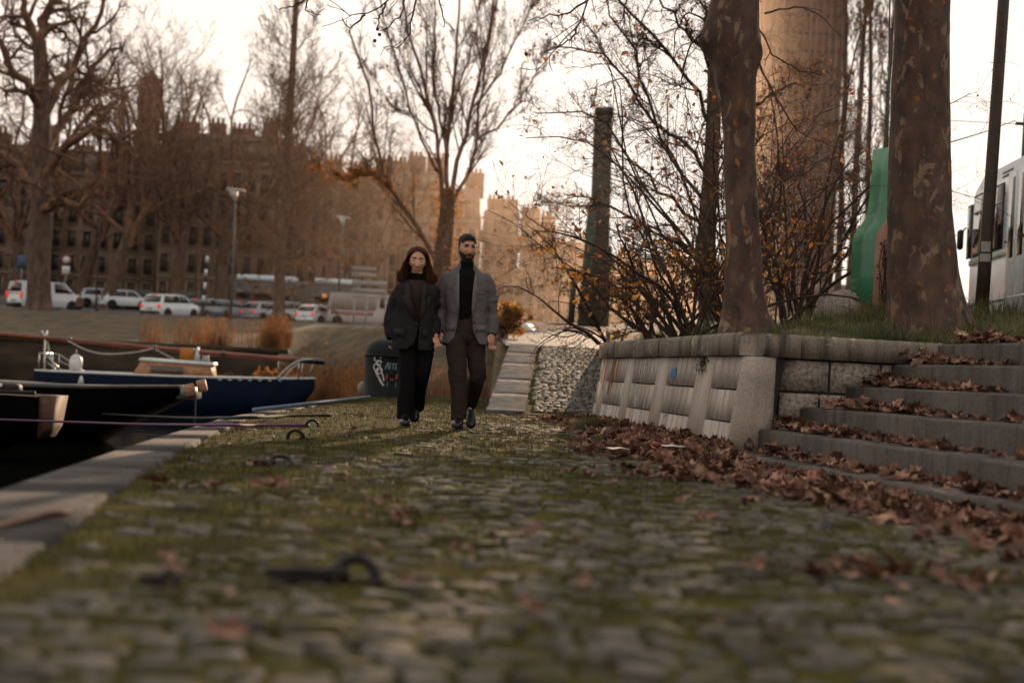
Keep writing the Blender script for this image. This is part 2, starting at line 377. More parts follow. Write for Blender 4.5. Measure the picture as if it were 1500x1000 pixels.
P0=np.stack([R1[:,0],R1[:,1],z],1); o=np.zeros(len(R1)); du=np.stack([R1[:,2],o,rng.normal(0,.002,len(R1))],1); dv=np.stack([o,R1[:,3],R1[:,3]*slope+rng.normal(0,.002,len(R1))],1)
V1,Q1,T1=sett_batch(P0,du,dv,0,np.tile([0,0,1.],(len(R1),1)),.004,rng)
tag(link('ramp_cobbles',np_mesh('ramp_cobbles',V1,[Q1,T1],smooth=True),m_sett_green),kind='structure')
mb=MB(); mb.loft([[(ramp_l(t)+.48,t,float(road_z(t))+.025),(1.6,t,float(road_z(t))+.025)] for t in np.linspace(18.3,26.3,20)],cap=False,closed=False)
tag(mb.build('ramp_ground',m_moss),kind='structure')
m_asph=M('asphalt',['#3f3b3c','#4d4849','#585253'],scale=8,rough=.8,bump=.2,bscale=90)
mb=MB(); mb.loft([[(lerp([26,60,90],[-.1,-1.5,-4],t),t,float(road_z(t))+.02),(lerp([26,40,60,90],[1.75,3,8,24],t),t,float(road_z(t))+.02)] for t in np.concatenate([np.linspace(26.2,40,12),np.linspace(42,84,20)])],cap=False,closed=False)
tag(mb.build('access_road',m_asph),kind='structure')
# town road beyond the bank, its kerbs and markings
ysr=np.linspace(84,117,24)
mb=MB(); mb.loft([[(-130,t,float(road_z(t))+.03),(70,t,float(road_z(t))+.03)] for t in ysr],cap=False,closed=False)
tag(mb.build('road',m_asph),kind='structure')
m_pave=M('pavement',['#57504c','#6a625c'],scale=3,rough=.85,bump=.2)
mb=MB()
for ya,yb_ in ((80,83.9),(117.1,124.9)):
    mb.loft([[(-130,t,float(road_z(t))-.3),(-130,t,float(road_z(t))+.15),(70,t,float(road_z(t))+.15),(70,t,float(road_z(t))-.3)] for t in np.linspace(ya,yb_,6)])
tag(mb.build('pavement',m_pave),kind='structure')
m_line=F('road_paint','#b5b0aa',rough=.7)
mb=MB()
for yl,dash in ((92,4),(100.5,0),(108.5,4)):
    xx=-120.
    while xx<60:
        l=dash or 6; w=.08
        mb.add([(xx,yl-w,float(road_z(yl-w))+.036),(xx+l,yl-w,float(road_z(yl-w))+.036),(xx+l,yl+w,float(road_z(yl+w))+.036),(xx,yl+w,float(road_z(yl+w))+.036)],[(0,1,2,3)]); xx+=l+(5 if dash else .0)
tag(mb.build('road_markings',m_line),kind='structure')
# ================================================================== RETAINING WALL, STEPS
d_w=(WB-WA)/np.linalg.norm(WB-WA); n_w=np.array([d_w[1],-d_w[0]])      # n_w points into the bank
LW=float(np.linalg.norm(WB-WA))
def wl(s,t,z):  # s along wall from the corner, t into the bank, z height ; battered face
    q=WA+d_w*s+n_w*(t+.11*min(z,.78)/.78); return (q[0],q[1],z)
def streak_mat(name,a,b_,dark,sc=9,isl=.18,amt=.5,rough=.85,lichen=False):
    m,nt,b=newmat(name); N=nt.nodes.new; L=nt.links.new
    tc=N('ShaderNodeTexCoord'); mp=N('ShaderNodeMapping'); mp.inputs['Scale'].default_value=(1,1,.12); L(tc.outputs['Object'],mp.inputs[0])
    no=N('ShaderNodeTexNoise'); no.inputs['Scale'].default_value=sc; no.inputs['Detail'].default_value=7; L(mp.outputs[0],no.inputs[0])
    n2=N('ShaderNodeTexNoise'); n2.inputs['Scale'].default_value=70; n2.inputs['Detail'].default_value=6; L(tc.outputs['Object'],n2.inputs[0])
    c1=ramp(nt,[a,b_],n2.outputs[0])
    g=N('ShaderNodeNewGeometry'); mr=N('ShaderNodeMapRange'); mr.inputs[3].default_value=1-isl; mr.inputs[4].default_value=1+isl; L(g.outputs['Random Per Island'],mr.inputs[0])
    hs=N('ShaderNodeHueSaturation'); L(mr.outputs[0],hs.inputs['Value']); L(c1,hs.inputs['Color'])
    mk=N('ShaderNodeMapRange'); mk.inputs[1].default_value=.50; mk.inputs[2].default_value=.72; mk.inputs[4].default_value=amt*1.6; L(no.outputs[0],mk.inputs[0])
    mx=N('ShaderNodeMix'); mx.data_type='RGBA'; L(mk.outputs[0],mx.inputs[0]); L(hs.outputs[0],mx.inputs[6]); mx.inputs[7].default_value=lin(dark)
    colr=mx.outputs[2]
    if lichen:
        n5=N('ShaderNodeTexNoise'); n5.inputs['Scale'].default_value=17; n5.inputs['Detail'].default_value=5; L(tc.outputs['Object'],n5.inputs[0]); n6=N('ShaderNodeTexNoise'); n6.inputs['Scale'].default_value=2.2; L(tc.outputs['Object'],n6.inputs[0])
        ml=N('ShaderNodeMath'); ml.operation='MULTIPLY'; L(n5.outputs[0],ml.inputs[0]); L(n6.outputs[0],ml.inputs[1]); r2=N('ShaderNodeMapRange'); r2.inputs[1].default_value=.335; r2.inputs[2].default_value=.36; r2.inputs[4].default_value=.8; L(ml.outputs[0],r2.inputs[0])
        m5=N('ShaderNodeMix'); m5.data_type='RGBA'; L(r2.outputs[0],m5.inputs[0]); L(colr,m5.inputs[6]); m5.inputs[7].default_value=lin('#a59a8c'); colr=m5.outputs[2]
    L(colr,b.inputs['Base Color']); b.inputs['Roughness'].default_value=rough
    bu=N('ShaderNodeBump'); bu.inputs['Strength'].default_value=.45; bu.inputs['Distance'].default_value=.01; L(n2.outputs[0],bu.inputs['Height']); L(bu.outputs[0],b.inputs['Normal'])
    return m
m_board=streak_mat('board_marked_concrete','#938579','#b1a398','#40342a',amt=.20,isl=.24,sc=14)
m_pier=streak_mat('bush_hammered_concrete','#87786d','#aa9a8d','#3c3026',amt=.35,sc=4)
m_cope=streak_mat('coping_stone','#5f544a','#857669','#2d241b',amt=.6,sc=8,lichen=True)
m_joint=F('dark_joint','#1a1512',rough=.95)
m_granite=M('granite_block',['#5a4e46','#87796e','#a0938a'],scale=34,rough=.8,bump=.5,bscale=80,island=.12)
wall=thing('retaining_wall','pale concrete retaining wall with dark stained coping, left of the steps','wall',(WA[0],WA[1],0))
mi=wall.matrix_basis.copy(); 
def wbuild(mb,name,m,**k):
    mb.xf(Matrix.Translation((-WA[0],-WA[1],0))); return mb.build(name,m,wall,fix=True,**k)
def slab(mb,s0,s1,z0,z1,t0,t1,bat=True):
    f=wl if bat else (lambda s,t,z:(*(WA+d_w*s+n_w*t),z))
    V=[f(s0,t0,z0),f(s1,t0,z0),f(s1,t1,z0),f(s0,t1,z0),f(s0,t0,z1),f(s1,t0,z1),f(s1,t1,z1),f(s0,t1,z1)]
    mb.add(V,[(3,2,1,0),(4,5,6,7),(0,1,5,4),(1,2,6,5),(2,3,7,6),(3,0,4,7)])
mb=MB(); slab(mb,.02,LW-.05,-.15,.77,.055,.35); wbuild(mb,'core',m_joint)
def s_at(px):   # distance along wall of the point seen at photo column px on the foot of the wall
    best=min(np.linspace(0,LW,400),key=lambda s:abs(px-proj((*(WA+d_w*s+n_w*.05),.4))[0])); return float(best)
def proj(p):
    v=np.array(p)-CAMP; return 750+FPX*(v@_r)/(v@_f),500-FPX*(v@_u)/(v@_f)
pil=[(1013,1036),(956,970),(911,921),(876,883.5)]
PL=[]
for a,b_ in pil: PL.append((s_at(b_),s_at(a)))
for s0,s1 in PL:
    mb=MB(); slab(mb,s0,s1,-.1,.775,-.003,.3); wbuild(mb,'pilaster',m_board)
edges=[0.015]+[v for pr in PL for v in pr]+[LW-.03]
for i in range(0,len(edges),2):
    s0,s1=edges[i]+.005,edges[i+1]-.005
    if s1-s0<.05: continue
    mb=MB(); nbd=max(2,round((s1-s0)/.19)); ws=np.cumsum([0]+list(rng.uniform(.8,1.25,nbd))); ws=s0+(s1-s0)*ws/ws[-1]
    for z0,z1 in ((-.1,.240),(.253,.500),(.513,.772)):
        for q in range(nbd): slab(mb,ws[q]+.004,ws[q+1]-.004,z0,z1,.0+rng.uniform(0,.007),.2)
    wbuild(mb,'panel',m_board)
# corner pier: big rounded block, then granite end wall to the steps
e_d=np.array([.983,.185]); E0=WA+n_w*.02                           # direction of the end wall
def el(s,t,z): q=WA+np.array([.0,0])+e_d*s+np.array([-.185,.983])*t; return (q[0],q[1],z)
def rounded(s_r,zz,off=0,n=10):
    a=WA+d_w*.0-n_w*off+n_w*.11*min(zz,.78)/.78; out=[]
    p0=a+d_w*.02; p3=WA+e_d*s_r+np.array([.0,.0])-(n_w*off if off else 0); c=a+(-d_w*.10)
    cc=a-d_w*.06+e_d*.05; 
    for k in range(n+1):
        t=k/n; q=(1-t)**2*p0+2*t*(1-t)*cc+t*t*p3; out.append((q[0],q[1]))
    return out
mb=MB(); R_=[]
for zz in (-.1,.3,.6,.775):
    o=rounded(.40,zz); o=o+[(o[-1][0]-.0,o[-1][1]+.3),(o[0][0]+.15,o[0][1]+.2)]; R_.append([(x,y,zz) for x,y in o])
mb.loft(R_); wbuild(mb,'corner_pier',m_pier)
def eslab(mb,s0,s1,z0,z1,t0,t1,b=0):
    V=[el(s0,t0,z0),el(s1,t0,z0),el(s1,t1,z0),el(s0,t1,z0),el(s0,t0,z1),el(s1,t0,z1),el(s1,t1,z1),el(s0,t1,z1)]
    mb.add(V,[(3,2,1,0),(4,5,6,7),(0,1,5,4),(1,2,6,5),(2,3,7,6),(3,0,4,7)])
mb=MB(); eslab(mb,.40,2.4,-.1,.76,.10,.4); wbuild(mb,'core',m_joint)
for z0,z1,js in ((.52,.765,(.455,.88,1.32,1.75,2.2)),(.245,.50,(.455,.80,1.2,1.62,2.1)),(-.1,.225,(.455,.95,1.45,2.0))):
    for a,b_ in zip(js[:-1],js[1:]):
        mb=MB(); eslab(mb,a+.012,b_-.012,z0,z1,.085+rng.uniform(0,.01),.3); o=wbuild(mb,'granite_block',m_granite); 
# coping stones, along the wall, round the corner, along the end wall
def cope_poly(pts_out,pts_in,name='coping_stone'):
    mb=MB(); R_=[]
    for (a,b_) in zip(pts_out,pts_in):
        R_.append([(a[0],a[1],.78),(a[0],a[1],.93),(a[0]+(b_[0]-a[0])*.06,a[1]+(b_[1]-a[1])*.06,.965),(b_[0],b_[1],.965),(b_[0],b_[1],.78)])
    mb.loft(R_); return wbuild(mb,name,m_cope)
cs=[.02,1.3,2.55,3.9,5.05,LW]
for a,b_ in zip(cs[:-1],cs[1:]):
    f=lambda s,t:(WA+d_w*s+n_w*t)
    cope_poly([f(a+.004,.075),f(b_-.004,.075)],[f(a+.004,.48),f(b_-.004,.48)])
o=rounded(.62,.78,off=.03); mid=(WA+n_w*.48)
oi=[tuple(mid+(np.array(el(.62,.5,0))[:2]-mid)*k/10) for k in range(11)]
cope_poly(o,oi)
for a,b_ in ((.63,1.62),(1.63,2.5)): cope_poly([el(a,.05,0),el(b_,.05,0)],[el(a,.5,0),el(b_,.5,0)])
# marks on the wall
g_b=F('blue_spray','#1d5ca0',rough=.6); g_w=F('white_spray','#c9c4c0',rough=.7); g_o=F('orange_stain','#9c5a2c',rough=.8,var=.3)
def spray(mb,pts,w):
    pts=np.array(pts,dtype=float)
    for a,b_ in zip(pts[:-1],pts[1:]):
        dd=b_-a; dd/=np.linalg.norm(dd)+1e-9; nn=np.array([-dd[1],dd[0]])*w/2; a2=a-dd*w*.2; b2=b_+dd*w*.2
        q=[a2+nn,b2+nn,b2-nn,a2-nn]; mb.add([wl(s,-.004+.0005*random.random(),z) for s,z in q],[(0,1,2,3)])
sb=s_at(980)
mb=MB(); mb.add([wl(s,-.004,z) for s,z in ((sb+.13,.66),(sb-.06,.675),(sb-.08,.60),(sb+.03,.565),(sb+.06,.60),(sb+.14,.60))],[(0,1,2,3,4,5)])
spray(mb,[(sb-.1,.62),(sb-.12,.5),(sb-.1,.35),(sb-.03,.25),(sb+.08,.2)],.012); wbuild(mb,'graffiti',g_b)
sw=s_at(940); mb=MB()
for k in range(9):
    a=sw+random.uniform(-.35,.3); spray(mb,[(a,.74),(a+random.uniform(-.03,.03),.66),(a+random.uniform(-.03,.03),random.uniform(.55,.62))],.014)
for k in range(6):
    a=sw+random.uniform(-.4,.4); spray(mb,[(a,.30),(a-.06,.36),(a-.10,.30),(a-.05,.26)],.014)
wbuild(mb,'graffiti',g_w)
so=s_at(889); mb=MB()
for k in range(7): a=so+random.uniform(-.5,.55); spray(mb,[(a,.76),(a+.02,.6),(a-.01,random.uniform(.35,.55))],.05)
wbuild(mb,'rust_stain',g_o)
# steps
st=thing('stone_steps','broad grey stone steps strewn with brown leaves, right of the wall','steps',(1.9,9,0))
m_step=streak_mat('step_stone','#3b332e','#5a4f48','#211a17',amt=.5,sc=9,isl=.2)
STEP=[(1.69,.04),(2.08,.21),(2.47,.395),(2.86,.58),(3.25,.77),(3.64,.955)]
for i,(x10,zt) in enumerate(STEP):
    t=1.2; y_end=(11.36 if i==0 else 11.38+.185*(x10-1.72))
    mb=MB(); y=y_end
    if i==0: y=10.78
    while y>.8:
        l=random.uniform(1.0,1.45); y0=max(y-l,.7); R_=[]
        for yy in (y-.008,y0+.008):
            x=x10+(10.71-yy)*.195; dz=random.uniform(-.004,.004)
            R_.append([(x,yy,-.3),(x,yy,zt-.018),(x+.018,yy,zt+dz),(x+(.46 if i<5 else 6),yy,zt+dz),(x+(.46 if i<5 else 6),yy,-.3)])
        mb.loft(R_); y=y0
    mb.xf(Matrix.Translation((-1.9,-9,0))); mb.build('step',m_step,st,fix=True)
# ================================================================== FALLEN LEAVES, GRASS
rg=np.random.default_rng(21)
def leaf_batch(pos,size,rg,tilt=.5,curl=.5,up=None):
    """palmate plane-tree leaves: pos (n,3)"""
    n=len(pos); ang=np.array([-90,-62,-35,-14,8,30,52,72,90,108,128,150,172,194,215,242])*PI/180
    rad=np.array([.2,.5,.72,.58,.92,.62,.88,.70,1.0,.70,.88,.62,.92,.58,.72,.5])
    m=len(ang); a=ang[None]+rg.normal(0,.06,(n,m)); r=rad[None]*(1+rg.normal(0,.13,(n,m)))*rg.uniform(.75,1.1,(n,1))
    x=r*np.cos(a); y=r*np.sin(a); cu=rg.uniform(-.2,1,n)[:,None]*curl; fold=rg.uniform(-.2,.9,n)[:,None]*curl
    z=cu*(r**2)*.55+fold*np.abs(x)*.6+rg.normal(0,.11,(n,m))
    V=np.stack([x,y,z],-1); V=np.concatenate([V,np.zeros((n,1,3))],1)*(np.broadcast_to(size,(n,))/2)[:,None,None]
    th=rg.uniform(0,2*PI,n); tx=rg.normal(0,tilt,n); ty=rg.normal(0,tilt,n)
    c,s=np.cos(tx),np.sin(tx); V=np.stack([V[...,0],V[...,1]*c[:,None]-V[...,2]*s[:,None],V[...,1]*s[:,None]+V[...,2]*c[:,None]],-1)
    c,s=np.cos(ty),np.sin(ty); V=np.stack([V[...,0]*c[:,None]+V[...,2]*s[:,None],V[...,1],-V[...,0]*s[:,None]+V[...,2]*c[:,None]],-1)
    c,s=np.cos(th),np.sin(th); V=np.stack([V[...,0]*c[:,None]-V[...,1]*s[:,None],V[...,0]*s[:,None]+V[...,1]*c[:,None],V[...,2]],-1)
    lo=V[...,2].min(1); V[...,2]-=(lo*.8)[:,None]; V=V+pos[:,None]
    Fb=np.array([(i,(i+1)%m,m) for i in range(m)])
    return V.reshape(-1,3),(Fb[None]+(np.arange(n)*(m+1))[:,None,None]).reshape(-1,3)
m_leaf=M('dead_leaf',['#3a241a','#6b4533','#a17c65'],scale=9,rough=.75,bump=.4,bscale=60,island=.6,hue=.008,transl=.15)
# drift along the lowest step and at the foot of the wall
n=7600; y=1.6+rg.random(n)**.8*15.6; onst=y<11
dist=np.abs(rg.normal(0,1,n))*(.36+.10*vnoise(np.stack([y*1.3,0*y,0*y],1),9))*np.where(y>10,.8,1.0)*lerp([2,7,11,16],[1.7,1.35,1.2,.8],y)
x=np.where(onst,step_x(y)-.02,wall_x(y)-.02)-dist
ok=(rg.random(n)<lerp([2,5,7,9,11.4,14,17],[.5,.85,1,1,1,.8,.28],y))&(x>-.9)
x,y,dist=x[ok],y[ok],dist[ok]
z=quay_z(x,y)+.02+.055*np.exp(-dist/.22)*rg.random(len(x))
V1,T1=leaf_batch(np.stack([x,y,z],1),rg.uniform(.045,.185,len(x)),rg,.30,.8); LV=[V1]; LT=[T1]; cnt=len(V1)
# heaps on the steps
for i,(x10,zt) in enumerate(STEP):
    n=[430,330,230,190,130,120][i]; ye=11.25+.185*(x10-1.72) if i else 10.75
    t=np.abs(rg.normal(0,1,n))*[3.2,1.5,1.2,.7,.55,.5][i]; y=ye-t-.05; y=np.where(y<1.5,rg.uniform(3,ye,n),y)
    x=x10+(10.71-y)*.195+.03+rg.random(n)**.6*.36; z=zt+.004+.09*np.exp(-t/.5)*rg.random(n)
    V1,T1=leaf_batch(np.stack([x,y,z],1),rg.uniform(.045,.17,n),rg,.34,.8); LV.append(V1); LT.append(T1+cnt); cnt+=len(V1)
tag(link('fallen_leaves',np_mesh('fallen_leaves',np.concatenate(LV),np.concatenate(LT)),m_leaf),'drift of brown fallen leaves along the foot of the steps and wall','fallen leaves',kind='stuff')
# single leaves out on the cobbles, each its own thing
def one_leaf(px,py,s,label='brown fallen leaf lying on its own on the cobbles',dz=.03):
    p=G(px,py,.03); V1,T1=leaf_batch(np.array([[0,0,0.]]),np.array([s]),rg,.22,.6)
    o=link('fallen_leaf',np_mesh('fallen_leaf',V1,T1),m_leaf); o.location=(p[0],p[1],quay_z(p[0],p[1])+dz); tag(o,label,'leaf',group='single leaves scattered on the cobbles')
for k in range(48):
    px=rg.uniform(240,1180); py=628+rg.random()**1.5*300
    if px>850 and py<700: continue
    one_leaf(px,py,rg.uniform(.06,.13))
for c_,r_,lab in (((415,715),.16,7),((390,685),.10,4),((1345,850),.20,14),((1270,845),.1,5),((985,700),.2,9),((265,712),.08,3),((570,762),.1,3)):
    p=G(*c_,.02); n=lab
    for k in range(n):
        V1,T1=leaf_batch(np.array([[0,0,0.]]),np.array([rg.uniform(.07,.14)]),rg,.22,.6)
        o=link('fallen_leaf',np_mesh('fallen_leaf',V1,T1),m_leaf); q=p[:2]+rg.normal(0,r_,2)*np.array([1,.8]); o.location=(q[0],q[1],quay_z(q[0],q[1])+.02+.012*rg.random())
        tag(o,'brown fallen leaf in a small heap out on the cobbles','leaf',group='leaves in small heaps on the cobbles')
# grass on the raised bank and tufts at the wall foot
def grass_at(xy,zf,h,rg):
    z=zf(xy[:,0],xy[:,1]); return blades(np.stack([xy[:,0],xy[:,1],z-.01],1),h,rg.uniform(.005,.010,len(xy)),rg.uniform(.2,1.1,len(xy)),rg)
n=26000; s=rg.random(n); yy=11.55+rg.random(n)**1.6*5.5; xx=wall_x(np.minimum(yy,17))+.46+rg.random(n)**1.25*5.2; yy=yy+np.maximum(0,xx-2.1)*.185
dn=vnoise(np.stack([xx*1.4,yy*1.4,0*xx],1),31)+.5*vnoise(np.stack([xx*4,yy*4,0*xx],1),32)
k=dn+rg.normal(0,.25,n)>np.where(xx<2.9,.1,-.35); xx,yy=xx[k],yy[k]
hh=rg.uniform(.07,.27,len(xx))*np.where(xx<2.9,.55,1)*(1+.5*vnoise(np.stack([xx*2,yy*2,0*xx],1),33))
V1,F1=grass_at(np.stack([xx,yy],1),upper_z,hh,rg); GV=[V1]; GF=[F1]; cnt=len(V1)
for (px,py,sp,nn,h) in ((865,632,.10,500,.2),(900,628,.10,240,.14),(1040,668,.06,60,.10),(1000,655,.1,70,.08)):
    p=G(px,py,0); q=p[:2]+rg.normal(0,sp,(nn,2)); V1,F1=grass_at(q,lambda a,b:0*a+.01,rg.uniform(.4,1,nn)*h,rg); GV.append(V1); GF.append(F1+cnt); cnt+=len(V1)
p=wl(s_at(1021),-.0,.78)
q=np.stack([p[0]+rg.normal(0,.03,150),p[1]+rg.normal(0,.06,150),p[2]-.02-rg.random(150)*.16],1); V1,F1=blades(q,rg.uniform(.05,.13,150),.009,1.5,rg,dirs=rg.normal(PI,.9,150)); GV.append(V1); GF.append(F1+cnt); cnt+=len(V1)
m_grass=M('bank_grass',['#2b2f18','#484b28','#757048'],scale=1.5,rough=.8,bump=0,transl=.3,island=.35)
tag(link('grass',np_mesh('grass',np.concatenate(GV),np.concatenate(GF)),m_grass),'rough green grass on top of the raised bank','grass',kind='stuff')
# ================================================================== PEOPLE
def head_pts(nu=72,nv=56,fem=0,off=None):
    """grid of a face-forward (-Y) head, centre at 0; returns (nv,nu,3)"""
    u=np.linspace(0,2*PI,nu,endpoint=False); v=np.linspace(.02,PI-.02,nv)
    Uu,Vv=np.meshgrid(u,v); X=np.sin(Vv)*np.sin(Uu); Y=-np.sin(Vv)*np.cos(Uu); Z=np.cos(Vv)
    hw=.074 if fem else .078
    jaw=sm(-.05,-1,Z)
    x=X*hw*(1-(.40 if fem else .26)*jaw); z=Z*.125
    y=np.where(Y<0,-np.abs(Y)**.82*.094,Y*.104)
    y=y*np.where(Y>0,1-.35*sm(-.15,-.95,Z),1-.06*jaw)
    fr=sm(0,-.5,Y)
    g=lambda cx,cz,sx,sz:np.exp(-((x-cx)/sx)**2-((z-cz)/sz)**2)*fr
    y=y+.011*(g(.031,.012,.017,.013)+g(-.031,.012,.017,.013))            # eye sockets
    y=y-.005*(g(.03,.034,.024,.009)+g(-.03,.034,.024,.009))*(.3 if fem else 1)
    t=np.clip((.02-z)/.06,0,1); prof=np.where((z<.022)&(z>-.052),t**.9,0)*sm(-.056,-.040,z)
    y=y-(.022 if fem else .027)*prof*np.exp(-(x/(.0085+.006*t))**2)*fr
    y=y-.004*g(0,-.040,.018,.008)
    y=y-.006*(g(0,-.068,.02,.006)+g(0,-.079,.018,.006))+.004*g(0,-.0735,.024,.003)
    y=y-.007*g(0,-.108,.02,.014)+.004*g(0,-.09,.025,.008)
    y=y-(.008 if fem else .005)*(g(.044,-.022,.017,.016)+g(-.044,-.022,.017,.016))+(.005 if fem else .002)*(g(.034,-.055,.007,.018)+g(-.034,-.055,.007,.018))+.004*(g(.031,.016,.014,.008)+g(-.031,.016,.014,.008))
    p=np.stack([x,y,z],-1)
    if off is not None:
        nr=p/np.array([hw**2,.098**2,.125**2]); nr/=np.linalg.norm(nr,axis=-1,keepdims=True); p=p+nr*off(x,y,z)[...,None]
    return p
def head_faces(p,mask=None):
    nv,nu,_=p.shape; i=np.arange(nv*nu).reshape(nv,nu); j=np.roll(i,-1,1)
    Fq=np.stack([i[:-1],i[1:],j[1:],j[:-1]],-1)
    if mask is not None: Fq=Fq[mask[:-1]&mask[1:]&np.roll(mask,-1,1)[:-1]&np.roll(mask,-1,1)[1:]]
    return Fq.reshape(-1,4)
def head_xf(center,turn,tilt,roll=0):
    return Matrix.Translation(center)@Matrix.Rotation(turn,4,'Z')@Matrix.Rotation(roll,4,'Y')@Matrix.Rotation(tilt,4,'X')
def apply(Mx,V): Mx=np.array(Mx); return V@Mx[:3,:3].T+Mx[:3,3]
def add_hand(mb,w,d,wd,curl,side=1,sc=1.0,thumb=1):
    """w wrist, d direction along hand, wd width axis towards the thumb; palm normal = d x wd * side"""
    w=np.array(w,dtype=float); d=np.array(d,dtype=float); d/=np.linalg.norm(d); wd=np.array(wd,dtype=float); wd-=d*(wd@d); wd/=np.linalg.norm(wd)
    nr=np.cross(d,wd)*side
    a=np.arange(14)*2*PI/14; R=[]
    for t,hw,ht in ((-.03,.026,.019),(0,.028,.018),(.03,.037,.018),(.06,.042,.016),(.085,.042,.014),(.097,.036,.010)):
        c=w+d*t*sc+nr*.006*sc*math.sin(max(t,0)*30)
        R.append([c+wd*hw*sc*math.cos(k)+nr*ht*sc*math.sin(k) for k in a])
    mb.loft(R)
    for off,l,cu in ((.030,.072,curl*.8),(.010,.082,curl*.95),(-.011,.076,curl*1.05),(-.030,.060,curl*1.15)):
        p=w+d*.082*sc+wd*off*sc; pts=[p]; ang=cu*.35
        for k,f in enumerate((.45,.3,.25)):
            dd=d*math.cos(ang)+nr*math.sin(ang)+wd*off*1.2; p=p+dd*l*f*sc; pts.append(p); ang+=cu*.75
        pts=np.array(pts); tt=np.linspace(0,3,10); q=np.stack([np.interp(tt,range(4),pts[:,i]) for i in range(3)],1)
        mb.tube(q,np.linspace(.0088,.0066,10)*sc,8)
    p=w+d*.018*sc+wd*.03*sc; pts=[p-wd*.012*sc,p,p+(d*.6+wd*.55+nr*.25)*.036*sc,p+(d*.6+wd*.55+nr*.25)*.036*sc+(d*.92+wd*.1+nr*.35)*.030*sc,p+(d*.6+wd*.55+nr*.25)*.036*sc+(d*.92+nr*.55)*.052*sc]
    mb.tube(pts,[.014*sc,.014*sc,.0115*sc,.0100*sc,.0072*sc],8)
def smooth_path(pts,n=16):
    pts=np.array(pts,dtype=float); m=len(pts); t=np.linspace(0,m-1,n); o=[]
    for q in t:
        i=min(int(q),m-2); f=q-i; p0=pts[max(i-1,0)];p1=pts[i];p2=pts[i+1];p3=pts[min(i+2,m-1)]
        o.append(.5*((2*p1)+(-p0+p2)*f+(2*p0-5*p1+4*p2-p3)*f*f+(-p0+3*p1-3*p2+p3)*f**3))
    return np.array(o)
def limb(mb,pts,rad,n=16,sides=18,ell=1.0,ref=(1,0,0)):
    q=smooth_path(pts,n); r=np.interp(np.linspace(0,1,n),np.linspace(0,1,len(rad)),rad); mb.tube(q,r,sides,ref=ref,ell=ell); return q
def ring(cx,cy,z,a,b,n=40,pw=2.3):
    t=np.arange(n)*2*PI/n; c,s=np.cos(t),np.sin(t)
    return np.stack([cx+a*np.sign(c)*np.abs(c)**(2/pw),cy+b*np.sign(s)*np.abs(s)**(2/pw),np.full(n,z)],1)
def wrinkle(me,amp,sc,seed,mask=None,st=(1,1,1)):
    V=vget(me).astype(float); nn=np.empty(len(V)*3,dtype=np.float32); me.vertex_normals.foreach_get('vector',nn); nn=nn.reshape(-1,3)
    d=vnoise(V*sc*np.array(st),seed)*.6+vnoise(V*sc*2.1*np.array(st),seed+1)*.4
    if mask is not None: d=d*mask(V)
    vset(me,V+nn*(amp*d)[:,None])
def shoe(mb,p,yaw,pitch,l=.30,hl=0):
    """heel at p, toe along -Y"""
    R=[]; n=16
    for t,hw,h in ((0,.026,.062),(.04,.036,.075),(.10,.038,.085),(.16,.041,.072),(.22,.047,.055),(.26,.043,.046),(.29,.03,.036),(.302,.012,.026)):
        a=np.arange(n)*2*PI/n; y=-t*l/.30
        R.append(np.stack([hw*np.cos(a),np.full(n,y),np.maximum(h/2+h/2*np.sin(a)*1.0,.0)],1))
    m2=MB(); m2.loft(R)
    m2.xf(Matrix.Translation(p)@Matrix.Rotation(yaw,4,'Z')@Matrix.Rotation(pitch,4,'X'))
    V,Fc=m2.arrays()
    mb.add(V,[tuple(f) for q in Fc for f in q])
    return Matrix.Translation(p)@Matrix.Rotation(yaw,4,'Z')@Matrix.Rotation(pitch,4,'X')
def sole(mb,p,yaw,pitch,l=.30,heel=.0,th=.012):
    Mx=Matrix.Translation(p)@Matrix.Rotation(yaw,4,'Z')@Matrix.Rotation(pitch,4,'X')
    out=[(.028,.006),(.038,-.04),(.04,-.10),(.043,-.16),(.049,-.22),(.045,-.26),(.032,-.292),(.0,-.308)]
    s=l/.30; poly=[(x,y*s) for x,y in out]+[(-x,y*s) for x,y in out[::-1][1:]]
    m2=MB(); m2.prism(poly,-.004,th)
    m2.prism([(x,y) for x,y in ((.03,.006),(.04,-.03),(.04,-.085),(-.04,-.085),(-.04,-.03),(-.03,.006))],-.024,.004)
    m2.xf(Mx); V,Fc=m2.arrays(); mb.add(V,[tuple(f) for q in Fc for f in q])
def skin_mat(name,a,b_): return M(name,[a,b_],scale=14,rough=.5,bump=.08,bscale=200,spec=.35)
def fabric(name,a,b_,sc=60,rough=.9,bump=.35,stretch=(1,1,1),**k): return M(name,[a,b_],scale=sc,rough=rough,bump=bump,bscale=260,spec=.15,stretch=stretch,dist=.004,**k)
